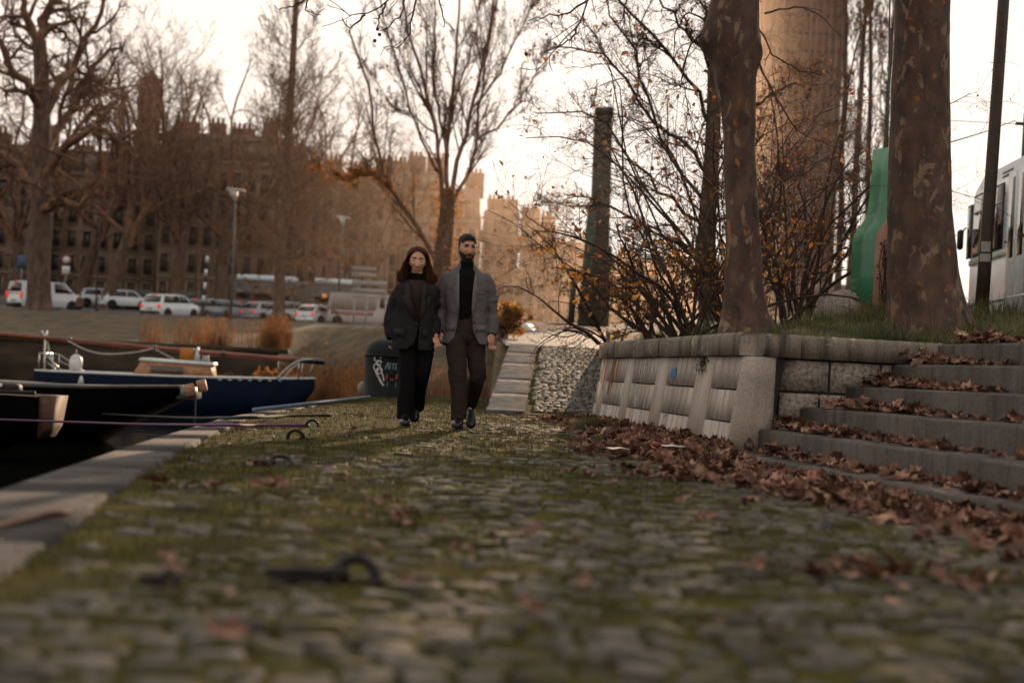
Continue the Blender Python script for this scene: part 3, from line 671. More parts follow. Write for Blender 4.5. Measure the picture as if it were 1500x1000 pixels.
def face_bits(root,Mx,fem,brow,lipcol,gaze=0):
    """eyes, brows, lips, ears already in the body"""
    hp=lambda x,z:float(np.interp(0,[0],[0]))
    grid=head_pts(fem=fem); flat=grid.reshape(-1,3); flat=flat[flat[:,1]<0]
    def ysurf(x,z): return float(flat[np.argmin((flat[:,0]-x)**2+(flat[:,2]-z)**2),1])
    m_w=F('eye_white','#b8aca4',rough=.3); m_i=F('iris_dark','#20140e',rough=.2); m_lash=F('lash','#150f0c',rough=.8)
    for s in (-1,1):
        x=.031*s; y=ysurf(x,.010); mb=MB()
        if fem:      # looking down: lid closed over most of the eye
            pts=[(x+t*.015,y-.005-.004*(1-t*t),.006-.004*(1-t*t)) for t in np.linspace(-1,1,9)]
            mb.tube(pts,[.0014,.0026,.0034,.0038,.004,.0038,.0035,.003,.0018],6); mb.xf(Mx); mb.build('eyelashes',m_lash,root,smooth=True)
            mb=MB(); mb.ball((x,y+.006,.004),(.013,.009,.006),12,8); mb.xf(Mx); mb.build('eye',m_i,root,smooth=True)
        else:
            mb.ball((x,y+.006,.010),(.0145,.0105,.0072),14,10); mb.xf(Mx); e=mb.build('eye',m_w,root,smooth=True)
            mb=MB(); mb.ball((x+.003,y-.0025,.010),(.0068,.003,.0066),10,6); mb.xf(Mx); mb.build('iris',m_i,e,smooth=True)
            pts=[(x+t*.0155,y-.003-.003*(1-t*t),.0125+.005*(1-t*t)) for t in np.linspace(-1,1,9)]
            mb=MB(); mb.tube(pts,.0028,6); mb.xf(Mx); mb.build('eyelid',m_lash,root,smooth=True)
        pts=[(s*(.012+.042*t),ysurf(s*(.012+.042*t),.034+.006*math.sin(PI*t))-.003,.030+(.010 if fem else .007)*math.sin(PI*min(1,t*.9+.1))-.004*t) for t in np.linspace(0,1,8)]
        mb=MB(); mb.tube(pts,np.array([.0022,.0034,.0038,.0038,.0034,.003,.0022,.001])*(1.05 if fem else 1.6),6); mb.xf(Mx); mb.build('eyebrow',brow,root,smooth=True)
    m_lip=F('lip_'+lipcol.strip('#'),lipcol,rough=.4); mb=MB()
    cw=.034 if fem else .021; up=.009 if fem else .001
    for zz,r in ((-.0672,.0038),(-.0792,.0046)):
        pts=[(t*cw*(1 if zz>-.07 else .85),ysurf(t*cw,-.073)-.0035+.002*t*t,zz+up*t*t*(1.6 if zz<-.07 else .9)-(.001 if abs(t)<.15 and zz>-.07 else 0)) for t in np.linspace(-1,1,11)]
        mb.tube(pts,r*np.array([.3,.6,.85,1,1,.95,1,1,.85,.6,.3]),8)
    mb.xf(Mx); mb.build('lips',m_lip,root,smooth=True)
    if fem:
        mb=MB(); pts=[(t*.023,ysurf(t*.023,-.073)-.0028+.002*t*t,-.0728+up*t*t*1.1) for t in np.linspace(-1,1,9)]
        mb.tube(pts,[.001,.0024,.003,.0034,.0034,.0034,.003,.0024,.001],6); mb.xf(Mx); mb.build('teeth',F('teeth','#e2dbd2',rough=.3),root,smooth=True)
def head_into(mb,Mx,fem):
    p=head_pts(fem=fem); V=apply(Mx,p.reshape(-1,3)); nv,nu,_=p.shape
    Fq=[tuple(f) for f in head_faces(p)]+[tuple(range(nu)),tuple(range((nv-1)*nu,nv*nu))[::-1]]
    mb.add(V,Fq)
    for s in (-1,1):
        m2=MB(); m2.ball((0,0,0),(.007,.017,.030),10,8); m2.xf(Mx@Matrix.Translation((s*(.072 if fem else .077),.012,-.004))@Matrix.Rotation(s*.35,4,'Z')@Matrix.Rotation(-.15,4,'X'))
        V,Fc=m2.arrays(); mb.add(V,[tuple(f) for q in Fc for f in q])
def torso_front(x,z,prof):
    zz=[q[0] for q in prof]; cx=np.interp(z,zz,[q[1] for q in prof]); a=np.interp(z,zz,[q[2] for q in prof]); b_=np.interp(z,zz,[q[3] for q in prof]); cy=np.interp(z,zz,[q[4] for q in prof])
    t=np.clip(abs(x-cx)/a,0,.99); return cy-b_*(1-t**2.3)**(1/2.3)
def jacket_shell(mb,prof,gap,n=44,th=.014,pw=2.3):
    R=[]
    for i,(z,cx,a,b_,cy) in enumerate(prof):
        g0,g1=gap(z)           # x of the left and right front edges
        tL=math.asin(max(-.98,min(.98,(g0-cx)/a))); tR=math.asin(max(-.98,min(.98,(g1-cx)/a)))
        t=np.linspace(tR,2*PI+tL,n)
        s,c=np.sin(t),np.cos(t)
        o=np.stack([cx+a*np.sign(s)*np.abs(s)**(2/pw),cy-b_*np.sign(c)*np.abs(c)**(2/pw),np.full(n,z)],1)
        a2,b2=a-th,b_-th
        inn=np.stack([cx+a2*np.sign(s)*np.abs(s)**(2/pw),cy-b2*np.sign(c)*np.abs(c)**(2/pw),np.full(n,z)],1)
        R.append(np.concatenate([o,inn[::-1]]))
    mb.loft(R)
def patch(mb,poly,prof,off=.006,th=.006):
    """a flat piece of cloth laid on the front of the torso; poly in (x,z)"""
    A=[(x,torso_front(x,z,prof)-off,z) for x,z in poly]
    mb.extr(A,(0,-th,0))
# ------------------------------------------------------------------ the man
def make_man():
    p0=G(673,627,.026); root_loc=(p0[0],p0[1]+.10,.022)
    m_skin=skin_mat('skin_man','#a87660','#c08d76'); m_jk=fabric('grey_wool','#554f51','#5d5759',sc=240); m_tr=fabric('brown_check','#2b211c','#332822',sc=160)
    m_bk=fabric('black_knit','#060506','#0d0b0c',sc=30); m_sh=F('black_leather','#0b0a0a',rough=.42,coat=.1); m_hr=F('dark_hair','#140d0a',rough=.65,scale=120,bump=.6)
    hc=(.045,-.015,1.70); Mx=head_xf(hc,math.radians(20),math.radians(2),math.radians(1))
    sR=(-.12,.0,1.38); eR=(-.215,.035,1.155); wR=(-.215,-.035,.905)
    sL=(.21,.0,1.38); eL=(.295,.045,1.15); wL=(.285,-.015,.90)
    hipR=(-.045,0,.93); kR=(-.02,-.10,.50); aR=(-.005,-.13,.10)
    hipL=(.125,.0,.93); kL=(.155,.00,.51); aL=(.085,.30,.235)
    b=MB(); head_into(b,Mx,0)
    limb(b,[(.042,.02,1.42),(.043,.01,1.53),(.045,.01,1.64)],[.064,.058,.057],10,20)
    b.loft([ring(.045,0,z,a,c) for z,a,c in ((.88,.10,.07),(1.0,.12,.085),(1.1,.135,.09),(1.3,.15,.10),(1.40,.14,.085),(1.47,.06,.05))])
    for s_,e_,w_ in ((sR,eR,wR),(sL,eL,wL)): limb(b,[s_,e_,w_],[.04,.042,.038,.034,.028],16,14)
    for h_,k_,a_ in ((hipR,kR,aR),(hipL,kL,aL)): limb(b,[h_,k_,a_],[.06,.055,.045,.042,.034],16,16)
    for a_,pt in ((aR,0),(aL,1)):
        d=np.array([0,-1,-.35]) if not pt else np.array([0,-.75,-.7]); d/=np.linalg.norm(d); limb(b,[a_,np.array(a_)+d*.10],[.030,.022],6,12)
    add_hand(b,wR,(0.0,-.10,-1),(.75,-.62,0),1.25,side=1,sc=1.04)
    add_hand(b,wL,(-.05,-.06,-1),(-.62,-.75,0),.95,side=-1,sc=1.08)
    o=link('person',remesh(b,.0036,2,.4),m_skin); o.location=root_loc
    tag(o,'bearded man walking in a grey blazer, black turtleneck and brown trousers','person')
    J=lambda n,me,m,par=o: link(n,me,m,par)
    # trousers
    t=MB(); t.loft([ring(.04,0,z,a,c) for z,a,c in ((.80,.10,.085),(.86,.162,.115),(.93,.172,.12),(1.0,.165,.115),(1.06,.155,.108))])
    limb(t,[(hipR[0]-.003,0,.93),(hipR[0]+.004,-.06,.72),(kR[0]-.002,kR[1],.50),(-.01,-.115,.29),(aR[0]-.002,aR[1]+.005,.085)],[.098,.094,.08,.073,.069],24,22,ell=1.05)
    limb(t,[(hipL[0],0,.93),(hipL[0]+.015,.005,.72),(kL[0],.0,.50),(.125,.15,.37),(aL[0],aL[1]-.005,.225)],[.098,.094,.079,.073,.066],24,22)
    me=remesh(t,.006,4); wrinkle(me,.02,9,40,lambda V:.35+.65*sm(.3,.1,V[:,2])+.5*np.exp(-((V[:,2]-.5)/.06)**2)+.5*np.exp(-((V[:,2]-.82)/.06)**2),st=(1,1,1.5)); tr=J('trousers',me,m_tr)
    # sweater + turtleneck
    prof_s=[(1.0,.042,.150,.112,0),(1.1,.042,.148,.112,0),(1.3,.045,.172,.126,0),(1.42,.045,.165,.112,.005),(1.50,.045,.08,.075,.01)]
    s_=MB(); s_.loft([ring(cx,cy,z,a,c) for z,cx,a,c,cy in prof_s]); limb(s_,[(.044,.012,1.47),(.045,.004,1.53),(.045,-.001,1.592)],[.070,.066,.064],12,24)
    me=remesh(s_,.006,3); wrinkle(me,.004,14,50); J('turtleneck',me,m_bk)
    # blazer
    prof=[(.795,.045,.222,.155,0),(.86,.045,.214,.152,0),(.95,.045,.198,.142,0),(1.06,.045,.186,.132,0),(1.2,.045,.2,.138,0),(1.33,.045,.215,.142,0),(1.40,.045,.208,.126,.004),(1.445,.045,.190,.108,.010),(1.475,.045,.165,.096,.014),(1.505,.045,.122,.086,.018),(1.535,.045,.083,.074,.02),(1.56,.045,.074,.068,.022)]
    def gap(z):
        return (.045+np.interp(z,[.79,.84,.95,1.06,1.3,1.45,1.56],[-.165,-.105,-.072,-.062,-.066,-.062,-.052]), .045+np.interp(z,[.79,.84,.95,1.06,1.3,1.45,1.56],[.13,.095,.062,.052,.066,.075,.06]))
    j=MB(); zz=np.linspace(.795,1.56,26); A=np.array(prof)
    pj=[(z,*[float(np.interp(z,A[:,0],A[:,k])) for k in (1,2,3,4)]) for z in zz]
    jacket_shell(j,pj,gap)
    limb(j,[(-.105,.008,1.425),(-.150,.010,1.385),(-.196,.035,1.15),(-.214,-.03,.905)],[.056,.066,.067,.061,.055],22,20)
    limb(j,[(.195,.008,1.425),(.240,.010,1.385),(.280,.042,1.15),(.284,-.012,.90)],[.056,.066,.067,.061,.055],22,20)
    me=remesh(j,.0065,4); wrinkle(me,.022,8,60,lambda V:.45+.9*np.exp(-((V[:,2]-1.14)/.09)**2)*(np.abs(V[:,0]-.045)>.2),st=(1,1,1.8)); jk=J('blazer',me,m_jk)
    m_jl=fabric('grey_wool_lapel','#5d575a','#676164',sc=240); m_btn=F('dark_button','#16110f',rough=.35)
    for s in (-1,1):
        g=lambda z:gap(z)[0 if s<0 else 1]
        l=MB(); patch(l,[(g(1.0)+0*s,1.0),(g(1.15)+s*.026,1.15),(g(1.30)+s*.054,1.325),(g(1.34)+s*.030,1.345),(g(1.36)+s*.040,1.375),(g(1.43)+s*.030,1.445),(g(1.46)+s*.004,1.46),(g(1.3)-s*.004,1.3),(g(1.15)-s*.003,1.15)][::s],prof,.004,.007); l.build('lapel',m_jl,jk,fix=True)
        l=MB(); zc=.975; xs_=[.045+s*(.10+.012*k) for k in range(9)]; 
        patch(l,[(xs_[0],zc),(xs_[-1]-s*.01,zc+.006),(xs_[-1]-s*.01,zc-.05),(xs_[0],zc-.054)][::-s],prof,.009,.010); l.build('pocket_flap',m_jl,jk,fix=True)
    l=MB(); patch(l,[(.145,1.285),(.225,1.292),(.225,1.275),(.145,1.268)],prof,.006,.008); l.build('breast_pocket',m_jl,jk,fix=True)
    for z in (1.0,.91): l=MB(); xg=gap(z)[1]+.022; l.ball((xg,torso_front(xg,z,prof)-.008,z),(.010,.005,.010)); l.build('button',m_btn,jk,smooth=True)
    c=MB(); R=[]
    for k in range(21):
        a=-2.35+4.7*k/20; y=.022+.075*math.cos(a); x=.045+.080*math.sin(a); zt=1.575-.055*(1-math.cos(a))*.55
        nx,ny=math.sin(a),math.cos(a)
        R.append([(x,y,zt),(x+nx*.010,y+ny*.010,zt),(x+nx*.035,y+ny*.032,zt-.055),(x+nx*.022,y+ny*.022,zt-.06)])
    c.loft(R); c.build('collar',m_jl,jk,fix=True,smooth=True)
    # shoes
    for nm,pp,yaw,pit in (('a',(-.005,-.08,.022),-.05,0),('b',(.088,.365,.20),.05,.72)):
        sh=MB(); shoe(sh,pp,yaw,pit); so=sh.build('shoe',m_sh,o,smooth=True,fix=True); sl_=MB(); sole(sl_,pp,yaw,pit); sl_.build('sole',F('dark_rubber','#0a0908',rough=.8),so)
    for a_ in (aR,aL):
        k_=MB(); a_=np.array(a_); limb(k_,[a_+np.array([0,.03,.12]),a_,a_+np.array([0,-.07,-.045])],[.044,.044,.042],8,14); k_.build('sock',m_bk,o,smooth=True)
    # hair, beard
    def hmask(x,y,z):
        front=(y<-.02); return np.where(front,(z>.070+.12*(np.abs(x)>.05)*(-.05)) ,np.where(y<.012,z>-.012-.0,z>-.055))
    offh=lambda x,y,z:.005+.016*sm(.04,.11,z)+.010*sm(-.02,-.08,y)*sm(.06,.10,z)+.0015*np.sin(x*520+y*160)
    p=head_pts(120,90,0,off=offh); q=head_pts(120,90,0); mk=hmask(q[...,0],q[...,1],q[...,2])
    h=MB(); h.addn(apply(Mx,p.reshape(-1,3)),head_faces(p,mk)); ho=h.build('hair',m_hr,o,smooth=True)
    for k in range(420):   # short locks swept up and back
        x=rg.uniform(-.060,.060); y=rg.uniform(-.060,.06); z=.125*math.sqrt(max(.05,1-(x/.078)**2-(y/.1)**2)); n=np.array([x*1.2,y*.6-.02,z]); n/=np.linalg.norm(n)
        if k==0: h=MB()
        b0=np.array([x,y,z])*1.06; b0=b0*1.04; h.tube([b0+np.array([0,-.012,-.002]),b0+n*.007+np.array([0,.004,0]),b0+n*.008+np.array([0,.028,-.002])],[.003,.0045,.001],5)
    h.xf(Mx); h.build('hair_lock',m_hr,ho,smooth=True)
    def bmask(x,y,z):
        side=(np.abs(x)>.044)&(z<.0)&(y<.018)&(z<-.020-.5*np.clip(-.06-y,-1,0.03)*0)
        side&=(z<-.012-(-y-.0)*.55)
        low=(z<-.084)&(y<.02); mous=(z<-.0525)&(z>-.0655)&(np.abs(x)<.036)&(y<0); cor=(np.abs(x)>.026)&(z<-.055)&(y<.02)
        soul=(z<-.083)
        return (side|low|mous|cor|soul)&(y<.03)
    offb=lambda x,y,z:.004+.009*sm(-.05,-.10,z)+.010*sm(-.09,-.12,z)+.0012*np.sin(x*700+z*300)+.0012*np.sin(z*900-x*250)
    q=head_pts(150,130,0); p=head_pts(150,130,0,off=offb); h=MB(); h.addn(apply(Mx,p.reshape(-1,3)),head_faces(p,bmask(q[...,0],q[...,1],q[...,2])))
    h.build('beard',m_hr,o,smooth=True)
    face_bits(o,Mx,0,m_hr,'#6e4138')
    return o,root_loc,wR
man,man_loc,man_wrist=make_man()
# ------------------------------------------------------------------ the woman
def make_woman():
    p0=G(593,624,.026); root_loc=(p0[0],p0[1]+.16,.022)
    m_skin=skin_mat('skin_woman','#b5836a','#cb9a80'); m_jk=fabric('charcoal_wool','#1e1d1e','#242223',sc=240); m_tr=fabric('black_cloth','#060506','#0c0a0b',sc=40)
    m_hr=M('brown_hair',['#22120b','#3a2013','#5e351c'],scale=6,rough=.45,bump=0,transl=.35,island=.3); m_sh=F('black_patent','#0b0a0b',rough=.3,coat=.25)
    hc=(.058,-.03,1.545); Mx=head_xf(hc,math.radians(4),math.radians(9),math.radians(2))
    hipR=(-.005,0,.87); kR=(.0,-.09,.47); aR=(.0,-.11,.12)
    hipL=(.145,0,.87); kL=(.125,-.01,.48); aL=(.06,.30,.27)
    sR=(-.07,.0,1.24); eR=(-.165,.03,1.06); wR=(-.135,-.02,.83)
    sL=(.16,.0,1.24); eL=(.20,.04,1.05); wL=(.246,-.03,.845)
    b=MB(); head_into(b,Mx,1)
    limb(b,[(.05,.02,1.30),(.052,.005,1.38),(.056,-.012,1.49)],[.055,.048,.046],10,18)
    b.loft([ring(.055,0,z,a,c) for z,a,c in ((.82,.09,.07),(.95,.11,.08),(1.05,.115,.08),(1.2,.12,.09),(1.28,.11,.075),(1.34,.05,.045))])
    for s_,e_,w_ in ((sR,eR,wR),(sL,eL,wL)): limb(b,[s_,e_,w_],[.034,.036,.033,.028,.024],16,14)
    for h_,k_,a_ in ((hipR,kR,aR),(hipL,kL,aL)): limb(b,[h_,k_,a_],[.055,.05,.042,.038,.03],16,16)
    for a_,pt in ((aR,0),(aL,1)):
        d=np.array([0,-1,-.6]) if not pt else np.array([0,-.7,-.75]); d/=np.linalg.norm(d); limb(b,[a_,np.array(a_)+d*.09],[.027,.02],6,12)
    add_hand(b,wR,(.04,-.05,-1),(.6,-.7,0),1.1,side=1,sc=.92)
    add_hand(b,wL,(.22,-.22,-1),(-.6,-.7,0),1.5,side=-1,sc=.92)
    o=link('person',remesh(b,.0036,2,.4),m_skin); o.location=root_loc
    tag(o,'smiling long haired woman walking in an oversized black blazer and black trousers','person')
    J=lambda n,me,m,par=o: link(n,me,m,par)
    t=MB(); t.loft([ring(.07,0,z,a,c) for z,a,c in ((.74,.10,.085),(.80,.155,.11),(.88,.16,.115),(.98,.14,.10),(1.05,.125,.09))])
    limb(t,[(hipR[0]+.003,0,.87),(.0,-.05,.67),(kR[0],kR[1],.47),(.0,-.10,.28),(aR[0]+.002,aR[1]+.025,.075)],[.092,.088,.078,.078,.086],24,22)
    limb(t,[(hipL[0],0,.87),(.15,.0,.67),(kL[0],.0,.47),(.09,.15,.34),(aL[0],aL[1]-.01,.185)],[.092,.088,.076,.078,.084],24,22)
    me=remesh(t,.006,4); wrinkle(me,.018,8,140,lambda V:.4+.6*sm(.45,.1,V[:,2]),st=(1,1,.6)); J('trousers',me,m_tr)
    s_=MB(); s_.loft([ring(.055,0,z,a,c) for z,a,c in ((.95,.145,.105),(1.05,.13,.095),(1.2,.152,.115),(1.3,.14,.098),(1.365,.07,.06))])
    me=remesh(s_,.006,3); J('top',me,fabric('sheer_brown_top','#2a201b','#3a2b24',sc=40))
    n_=MB(); limb(n_,[(.053,.01,1.325),(.053,.0,1.38),(.056,-.01,1.435)],[.066,.06,.057],12,24); me=remesh(n_,.005,3); wrinkle(me,.004,20,150); J('polo_neck',me,fabric('black_knit','#060506','#0d0b0c'))
    prof=[(.715,.035,.205,.170,0),(.80,.037,.200,.160,0),(.9,.04,.194,.152,0),(1.0,.045,.19,.145,0),(1.12,.05,.19,.142,0),(1.22,.057,.205,.14,0),(1.29,.057,.205,.122,.004),(1.325,.057,.18,.10,.012),(1.35,.057,.115,.08,.016),(1.375,.057,.078,.068,.02)]
    def gap(z): return (.055+np.interp(z,[.70,.78,.93,.96,1.2,1.30,1.38],[-.06,.0,.028,.026,-.045,-.056,-.046]), .057+np.interp(z,[.70,.78,.93,.96,1.2,1.30,1.38],[.04,.034,.038,.040,.062,.06,.05]))
    A=np.array(prof); pj=[(z,*[float(np.interp(z,A[:,0],A[:,k])) for k in (1,2,3,4)]) for z in np.linspace(.715,1.375,24)]
    j=MB(); jacket_shell(j,pj,gap,th=.016)
    limb(j,[(-.04,.006,1.285),(-.092,.008,1.245),(-.152,.03,1.05),(-.142,-.01,.80)],[.058,.070,.078,.080,.078],22,20)
    limb(j,[(.155,.006,1.285),(.198,.008,1.245),(.196,.04,1.05),(.238,-.015,.86)],[.058,.068,.074,.074,.072],22,20)
    me=remesh(j,.0065,4); wrinkle(me,.024,7,160,lambda V:.5+.6*(np.abs(V[:,0]-.05)>.17),st=(1,1,1.6)); jk=J('blazer',me,m_jk)
    m_jl=fabric('charcoal_lapel','#272526','#2e2b2c',sc=240)
    for s in (-1,1):
        g=lambda z:gap(z)[0 if s<0 else 1]
        l=MB(); patch(l,[(g(.97),.965),(g(1.08)+s*.045,1.08),(g(1.19)+s*.088,1.20),(g(1.22)+s*.05,1.215),(g(1.24)+s*.062,1.25),(g(1.29)+s*.045,1.31),(g(1.33)+s*.004,1.335),(g(1.2)-s*.004,1.2),(g(1.08)-s*.003,1.08)][::s],prof,.008,.010); l.build('lapel',m_jl,jk,fix=True)
        l=MB(); xs_=.05+s*.085; patch(l,[(xs_,.90),(xs_+s*.10,.905),(xs_+s*.10,.835),(xs_,.83)][::-s],prof,.014,.014); l.build('pocket_flap',m_jl,jk,fix=True)
    l=MB(); xg=.075; l.ball((xg,torso_front(xg,.95,prof)-.014,.95),(.012,.006,.012)); l.build('button',F('dark_button','#16110f',rough=.35),jk,smooth=True)
    c=MB(); R=[]
    for k in range(21):
        a=-2.3+4.6*k/20; y=.018+.076*math.cos(a); x=.057+.082*math.sin(a); zt=1.40-.06*(1-math.cos(a))*.5; nx,ny=math.sin(a),math.cos(a)
        R.append([(x,y,zt),(x+nx*.012,y+ny*.012,zt),(x+nx*.045,y+ny*.035,zt-.06),(x+nx*.03,y+ny*.025,zt-.068)])
    c.loft(R); c.build('collar',m_jl,jk,fix=True,smooth=True)
    for pp,yaw,pit in (((.0,-.055,.026),.05,.0),((.06,.36,.215),0,.75)):
        sh=MB(); shoe(sh,pp,yaw,pit,.26); so=sh.build('shoe',m_sh,o,smooth=True,fix=True); sl_=MB(); sole(sl_,pp,yaw,pit,.26); sl_.build('sole',F('dark_rubber','#0a0908',rough=.8),so)
    for a_ in (aR,aL):
        k_=MB(); a_=np.array(a_); limb(k_,[a_+np.array([0,.03,.12]),a_,a_+np.array([0,-.07,-.055])],[.038,.038,.036],8,14); k_.build('sock',fabric('sheer_stocking','#1a1210','#281c18'),o,smooth=True)
    # hair: cap and long loose strands to the shoulders
    def hmask(x,y,z): return np.where(y<-.03,z>.095-.75*np.clip(np.abs(x)-.02,0,.06),np.where(y<.02,z>-.01-(np.abs(x)<.0)*1,z>-.10))
    offh=lambda x,y,z:.007+0*x
    p=head_pts(120,90,1,off=offh); q=head_pts(120,90,1); h=MB(); h.addn(apply(Mx,p.reshape(-1,3)),head_faces(p,hmask(q[...,0],q[...,1],q[...,2]))); ho=h.build('hair',m_hr,o,smooth=True)
    h=MB(); h_out=MB()
    for k in range(1900):
        s=-1 if k%2 else 1; yy=rg.uniform(-.072,.10); lay=rg.uniform(0,1)
        fx=.088+.016*lay; back=sm(.0,.10,yy)
        zt=.125*math.sqrt(max(.15,1-(min(abs(yy),.09)/.104)**2)); p0=np.array([s*.0008-.006,yy*1.0,zt+.012])
        p1=np.array([s*(.062+.014*lay),yy*1.0+.006,zt*.80+.004*lay])
        p2=np.array([s*(fx+.004)*(1-.35*back),yy*.75+.026,.015])
        p3=np.array([s*(fx+.018+.020*lay+.008*math.sin(k*.7))*(1-.45*back),yy*.75+.035,-.09])
        L_=rg.uniform(-.185,-.115); p4=np.array([s*(fx+.020+.040*lay+rg.normal(0,.014))*(1-.5*back),yy*.6+.038+rg.normal(0,.012),L_])
        p5=p4+np.array([s*rg.uniform(-.028,.018),rg.uniform(-.02,.01),-rg.uniform(.02,.05)])
        (h_out if lay>.72 else h).tube(smooth_path([p0,p1,p2,p3,p4,p5],13),np.array([.0034]*10+[.0030,.0022,.0008])*rg.uniform(.5,1.15),4,cap=False)
    h.xf(Mx); h.build('hair_strand',m_hr,ho,smooth=True); h=h_out
    for k in range(800):      # flyaway hairs
        s=rg.choice((-1,1)); z=rg.uniform(-.16,.11); y=rg.uniform(-.03,.09); x=s*(.085+.03*max(0,-z)*3+rg.uniform(-.01,.006)); x=x if k%3 else rg.uniform(-.09,.09); y=y if k%3 else .09+rg.uniform(0,.02); p=np.array([x*(.75 if z>.07 else 1),y,z]); q=[p]
        for _ in range(4): q.append(q[-1]+np.array([s*rg.uniform(-.002,.010),rg.uniform(-.006,.008),-rg.uniform(.004,.016)]))
        h.tube(q,.0017,3,cap=False)
    h.xf(Mx); h.build('outer_hair',M('rim_lit_hair',['#5e3016','#a2602e'],scale=6,rough=.35,bump=0,transl=.72),ho,smooth=True)  # orange tint puts the backlit rim glow into the strand colour
    face_bits(o,Mx,1,F('dark_hair','#140d0a',rough=.65,scale=120,bump=.6),'#7c332d')
    m_pearl=F('pearl','#d8d0c8',rough=.2)
    for s in (-1,1): e=MB(); e.ball((s*.074,-.002,-.036),.006,10,8); e.xf(Mx); e.build('earring',m_pearl,o,smooth=True)
    return o
woman=make_woman()
def shear(o,k):
    done=set()
    for q in [o]+list(o.children_recursive):
        if q.type=='MESH' and q.data.name not in done:
            done.add(q.data.name); V=vget(q.data); V[:,0]-=k*V[:,2]; vset(q.data,V)
shear(man,.036); shear(woman,.018); man.scale=(.975,.965,.962); woman.scale=(.98,.97,.968)
# dark sunglasses in the man's hand
mb=MB(); gm=F('black_plastic','#0a0909',rough=.2,coat=.3)
w_=np.array(man_wrist)*.963+np.array(man_loc)+np.array([-.012,-.045,-.10])
sg=thing('sunglasses','folded black sunglasses held in the hand of the man in grey','sunglasses',tuple(w_))
for k,xx in enumerate((-.028,.034)):
    mb=MB(); mb.lathe([(.004,-.004),(.026,-.0035),(.028,0),(.026,.0035),(.004,.004)],(0,0,0),18,axis='y'); mb.xf(Matrix.Translation((xx+.012,-.01,-.02+.022*k))@Matrix.Rotation(.5,4,'Y')); mb.build('lens',gm,sg,smooth=True)
mb=MB(); mb.tube([(-.035,-.012,-.03),(.01,-.018,.004),(.07,-.01,.02)],.0045,8); mb.build('frame',gm,sg,smooth=True)
for k in (0,1): mb=MB(); mb.tube([(-.045,.0,-.028+.01*k),(.02,.006,-.006+.01*k),(.07,.0,.022-.01*k)],.0032,6); mb.build('temple',gm,sg,smooth=True)
# ================================================================== BOATS, ROPES, MOORING GEAR
rb=random.Random(4)
def hull(mb,L,stations,keel=.5,n=14):
    """stations: (x, half beam, sheer z, chine z, keel z); origin at stern, bow along +x"""
    R=[]
    for x,b_,zs,zk in stations:
        r=[]
        for k in range(n+1):
            t=PI*k/n; yy=-math.cos(t)*b_; d=math.sin(t)**.55; r.append((x,yy,zs+(zk-zs)*d))
        R.append(r)
    mb.loft(R,cap=True,closed=True)
m_navy=F('navy_hull','#0a1a33',rough=.55,spec=.15,var=.3,scale=3); m_whitep=F('white_boat_paint','#c9c8c6',rough=.4); m_tan=M('tan_wood',['#7a5238','#9b6d4c','#ab7f5c'],scale=4,rough=.6,stretch=(1,6,6)); m_spar=M('varnished_spar',['#4a2213','#6b3521','#7d4630'],scale=3,rough=.4,stretch=(.4,4,4)); m_steel=F('stainless','#a9a9a8',rough=.28,metal=.9); m_blackp=F('black_hull','#040404',rough=.7,spec=.05,var=.4,scale=2); m_ropew=F('pale_rope','#a8a098',rough=.9); m_blk=F('black_plastic','#0a0909',rough=.2,coat=.3)
YB=41.7; bx=PX(66,YB)
sail=thing('sailboat','navy blue sailing boat with its varnished mast laid flat over the deck','sailing boat',(bx,YB,-1.02))
Z=lambda px,py:float(P(px,py,YB)[2])+1.02; XL=lambda px:float(P(px,545,YB)[0])-bx
L8=XL(462)
mb=MB(); hull(mb,L8,[(0,.75,.92,.05),(.6,1.0,.92,-.1),(2,1.25,.93,-.3),(4,1.3,.95,-.35),(5.5,1.05,.98,-.3),(6.8,.62,1.02,-.15),(7.5,.28,1.05,.15),(L8,.02,1.08,.75)]); smooth_angle(mb.build('hull',m_navy,sail,fix=True),50)
mb=MB()   # white toe rail along each sheer, broken by scuppers towards the bow
for s in (-1,1):
    st=[(0,.75,.92),(.6,1.0,.92),(2,1.25,.93),(4,1.3,.95),(5.5,1.05,.98),(6.8,.62,1.02),(7.5,.28,1.05),(L8,.02,1.08)]
    A=np.array(st); xx=np.linspace(0,L8,40)
    mb.tube([(x,s*np.interp(x,A[:,0],A[:,1])*.99,np.interp(x,A[:,0],A[:,2])+.03) for x in xx],.035,6)
mb.build('toe_rail',m_whitep,sail,smooth=True)
mb=MB(); A=np.array(st); xx=np.linspace(.05,L8-.1,20); mb.loft([[(x,-np.interp(x,A[:,0],A[:,1])*.97,np.interp(x,A[:,0],A[:,2])+.012),(x,np.interp(x,A[:,0],A[:,1])*.97,np.interp(x,A[:,0],A[:,2])+.012)] for x in xx],cap=False,closed=False); mb.build('deck',m_whitep,sail)
x0,x1=XL(203),XL(312); mb=MB()
mb.loft([[(x0,-.75,.94),(x1,-.62,.97),(x1,.62,.97),(x0,.75,.94)],[(x0+.22,-.62,1.38),(x1-.05,-.5,1.34),(x1-.05,.5,1.34),(x0+.22,.62,1.38)]]); cb=mb.build('cabin',m_tan,sail,fix=True)
mb=MB(); mb.loft([[(x0+.14,-.68,1.38),(x1+.02,-.56,1.34),(x1+.02,.56,1.34),(x0+.14,.68,1.38)],[(x0+.2,-.62,1.47),(x1,-.5,1.42),(x1,.5,1.42),(x0+.2,.62,1.47)]]); mb.build('cabin_roof',m_whitep,sail,fix=True)
mb=MB(); mb.box(((x0+x1)/2-.1,-.70,1.16),(.95,.03,.2),b=.03,tilt=((1,0,0),(0,1,.25),(0,-.25,1))); mb.build('cabin_window',F('smoked_pane','#51453b',rough=.15),cb)
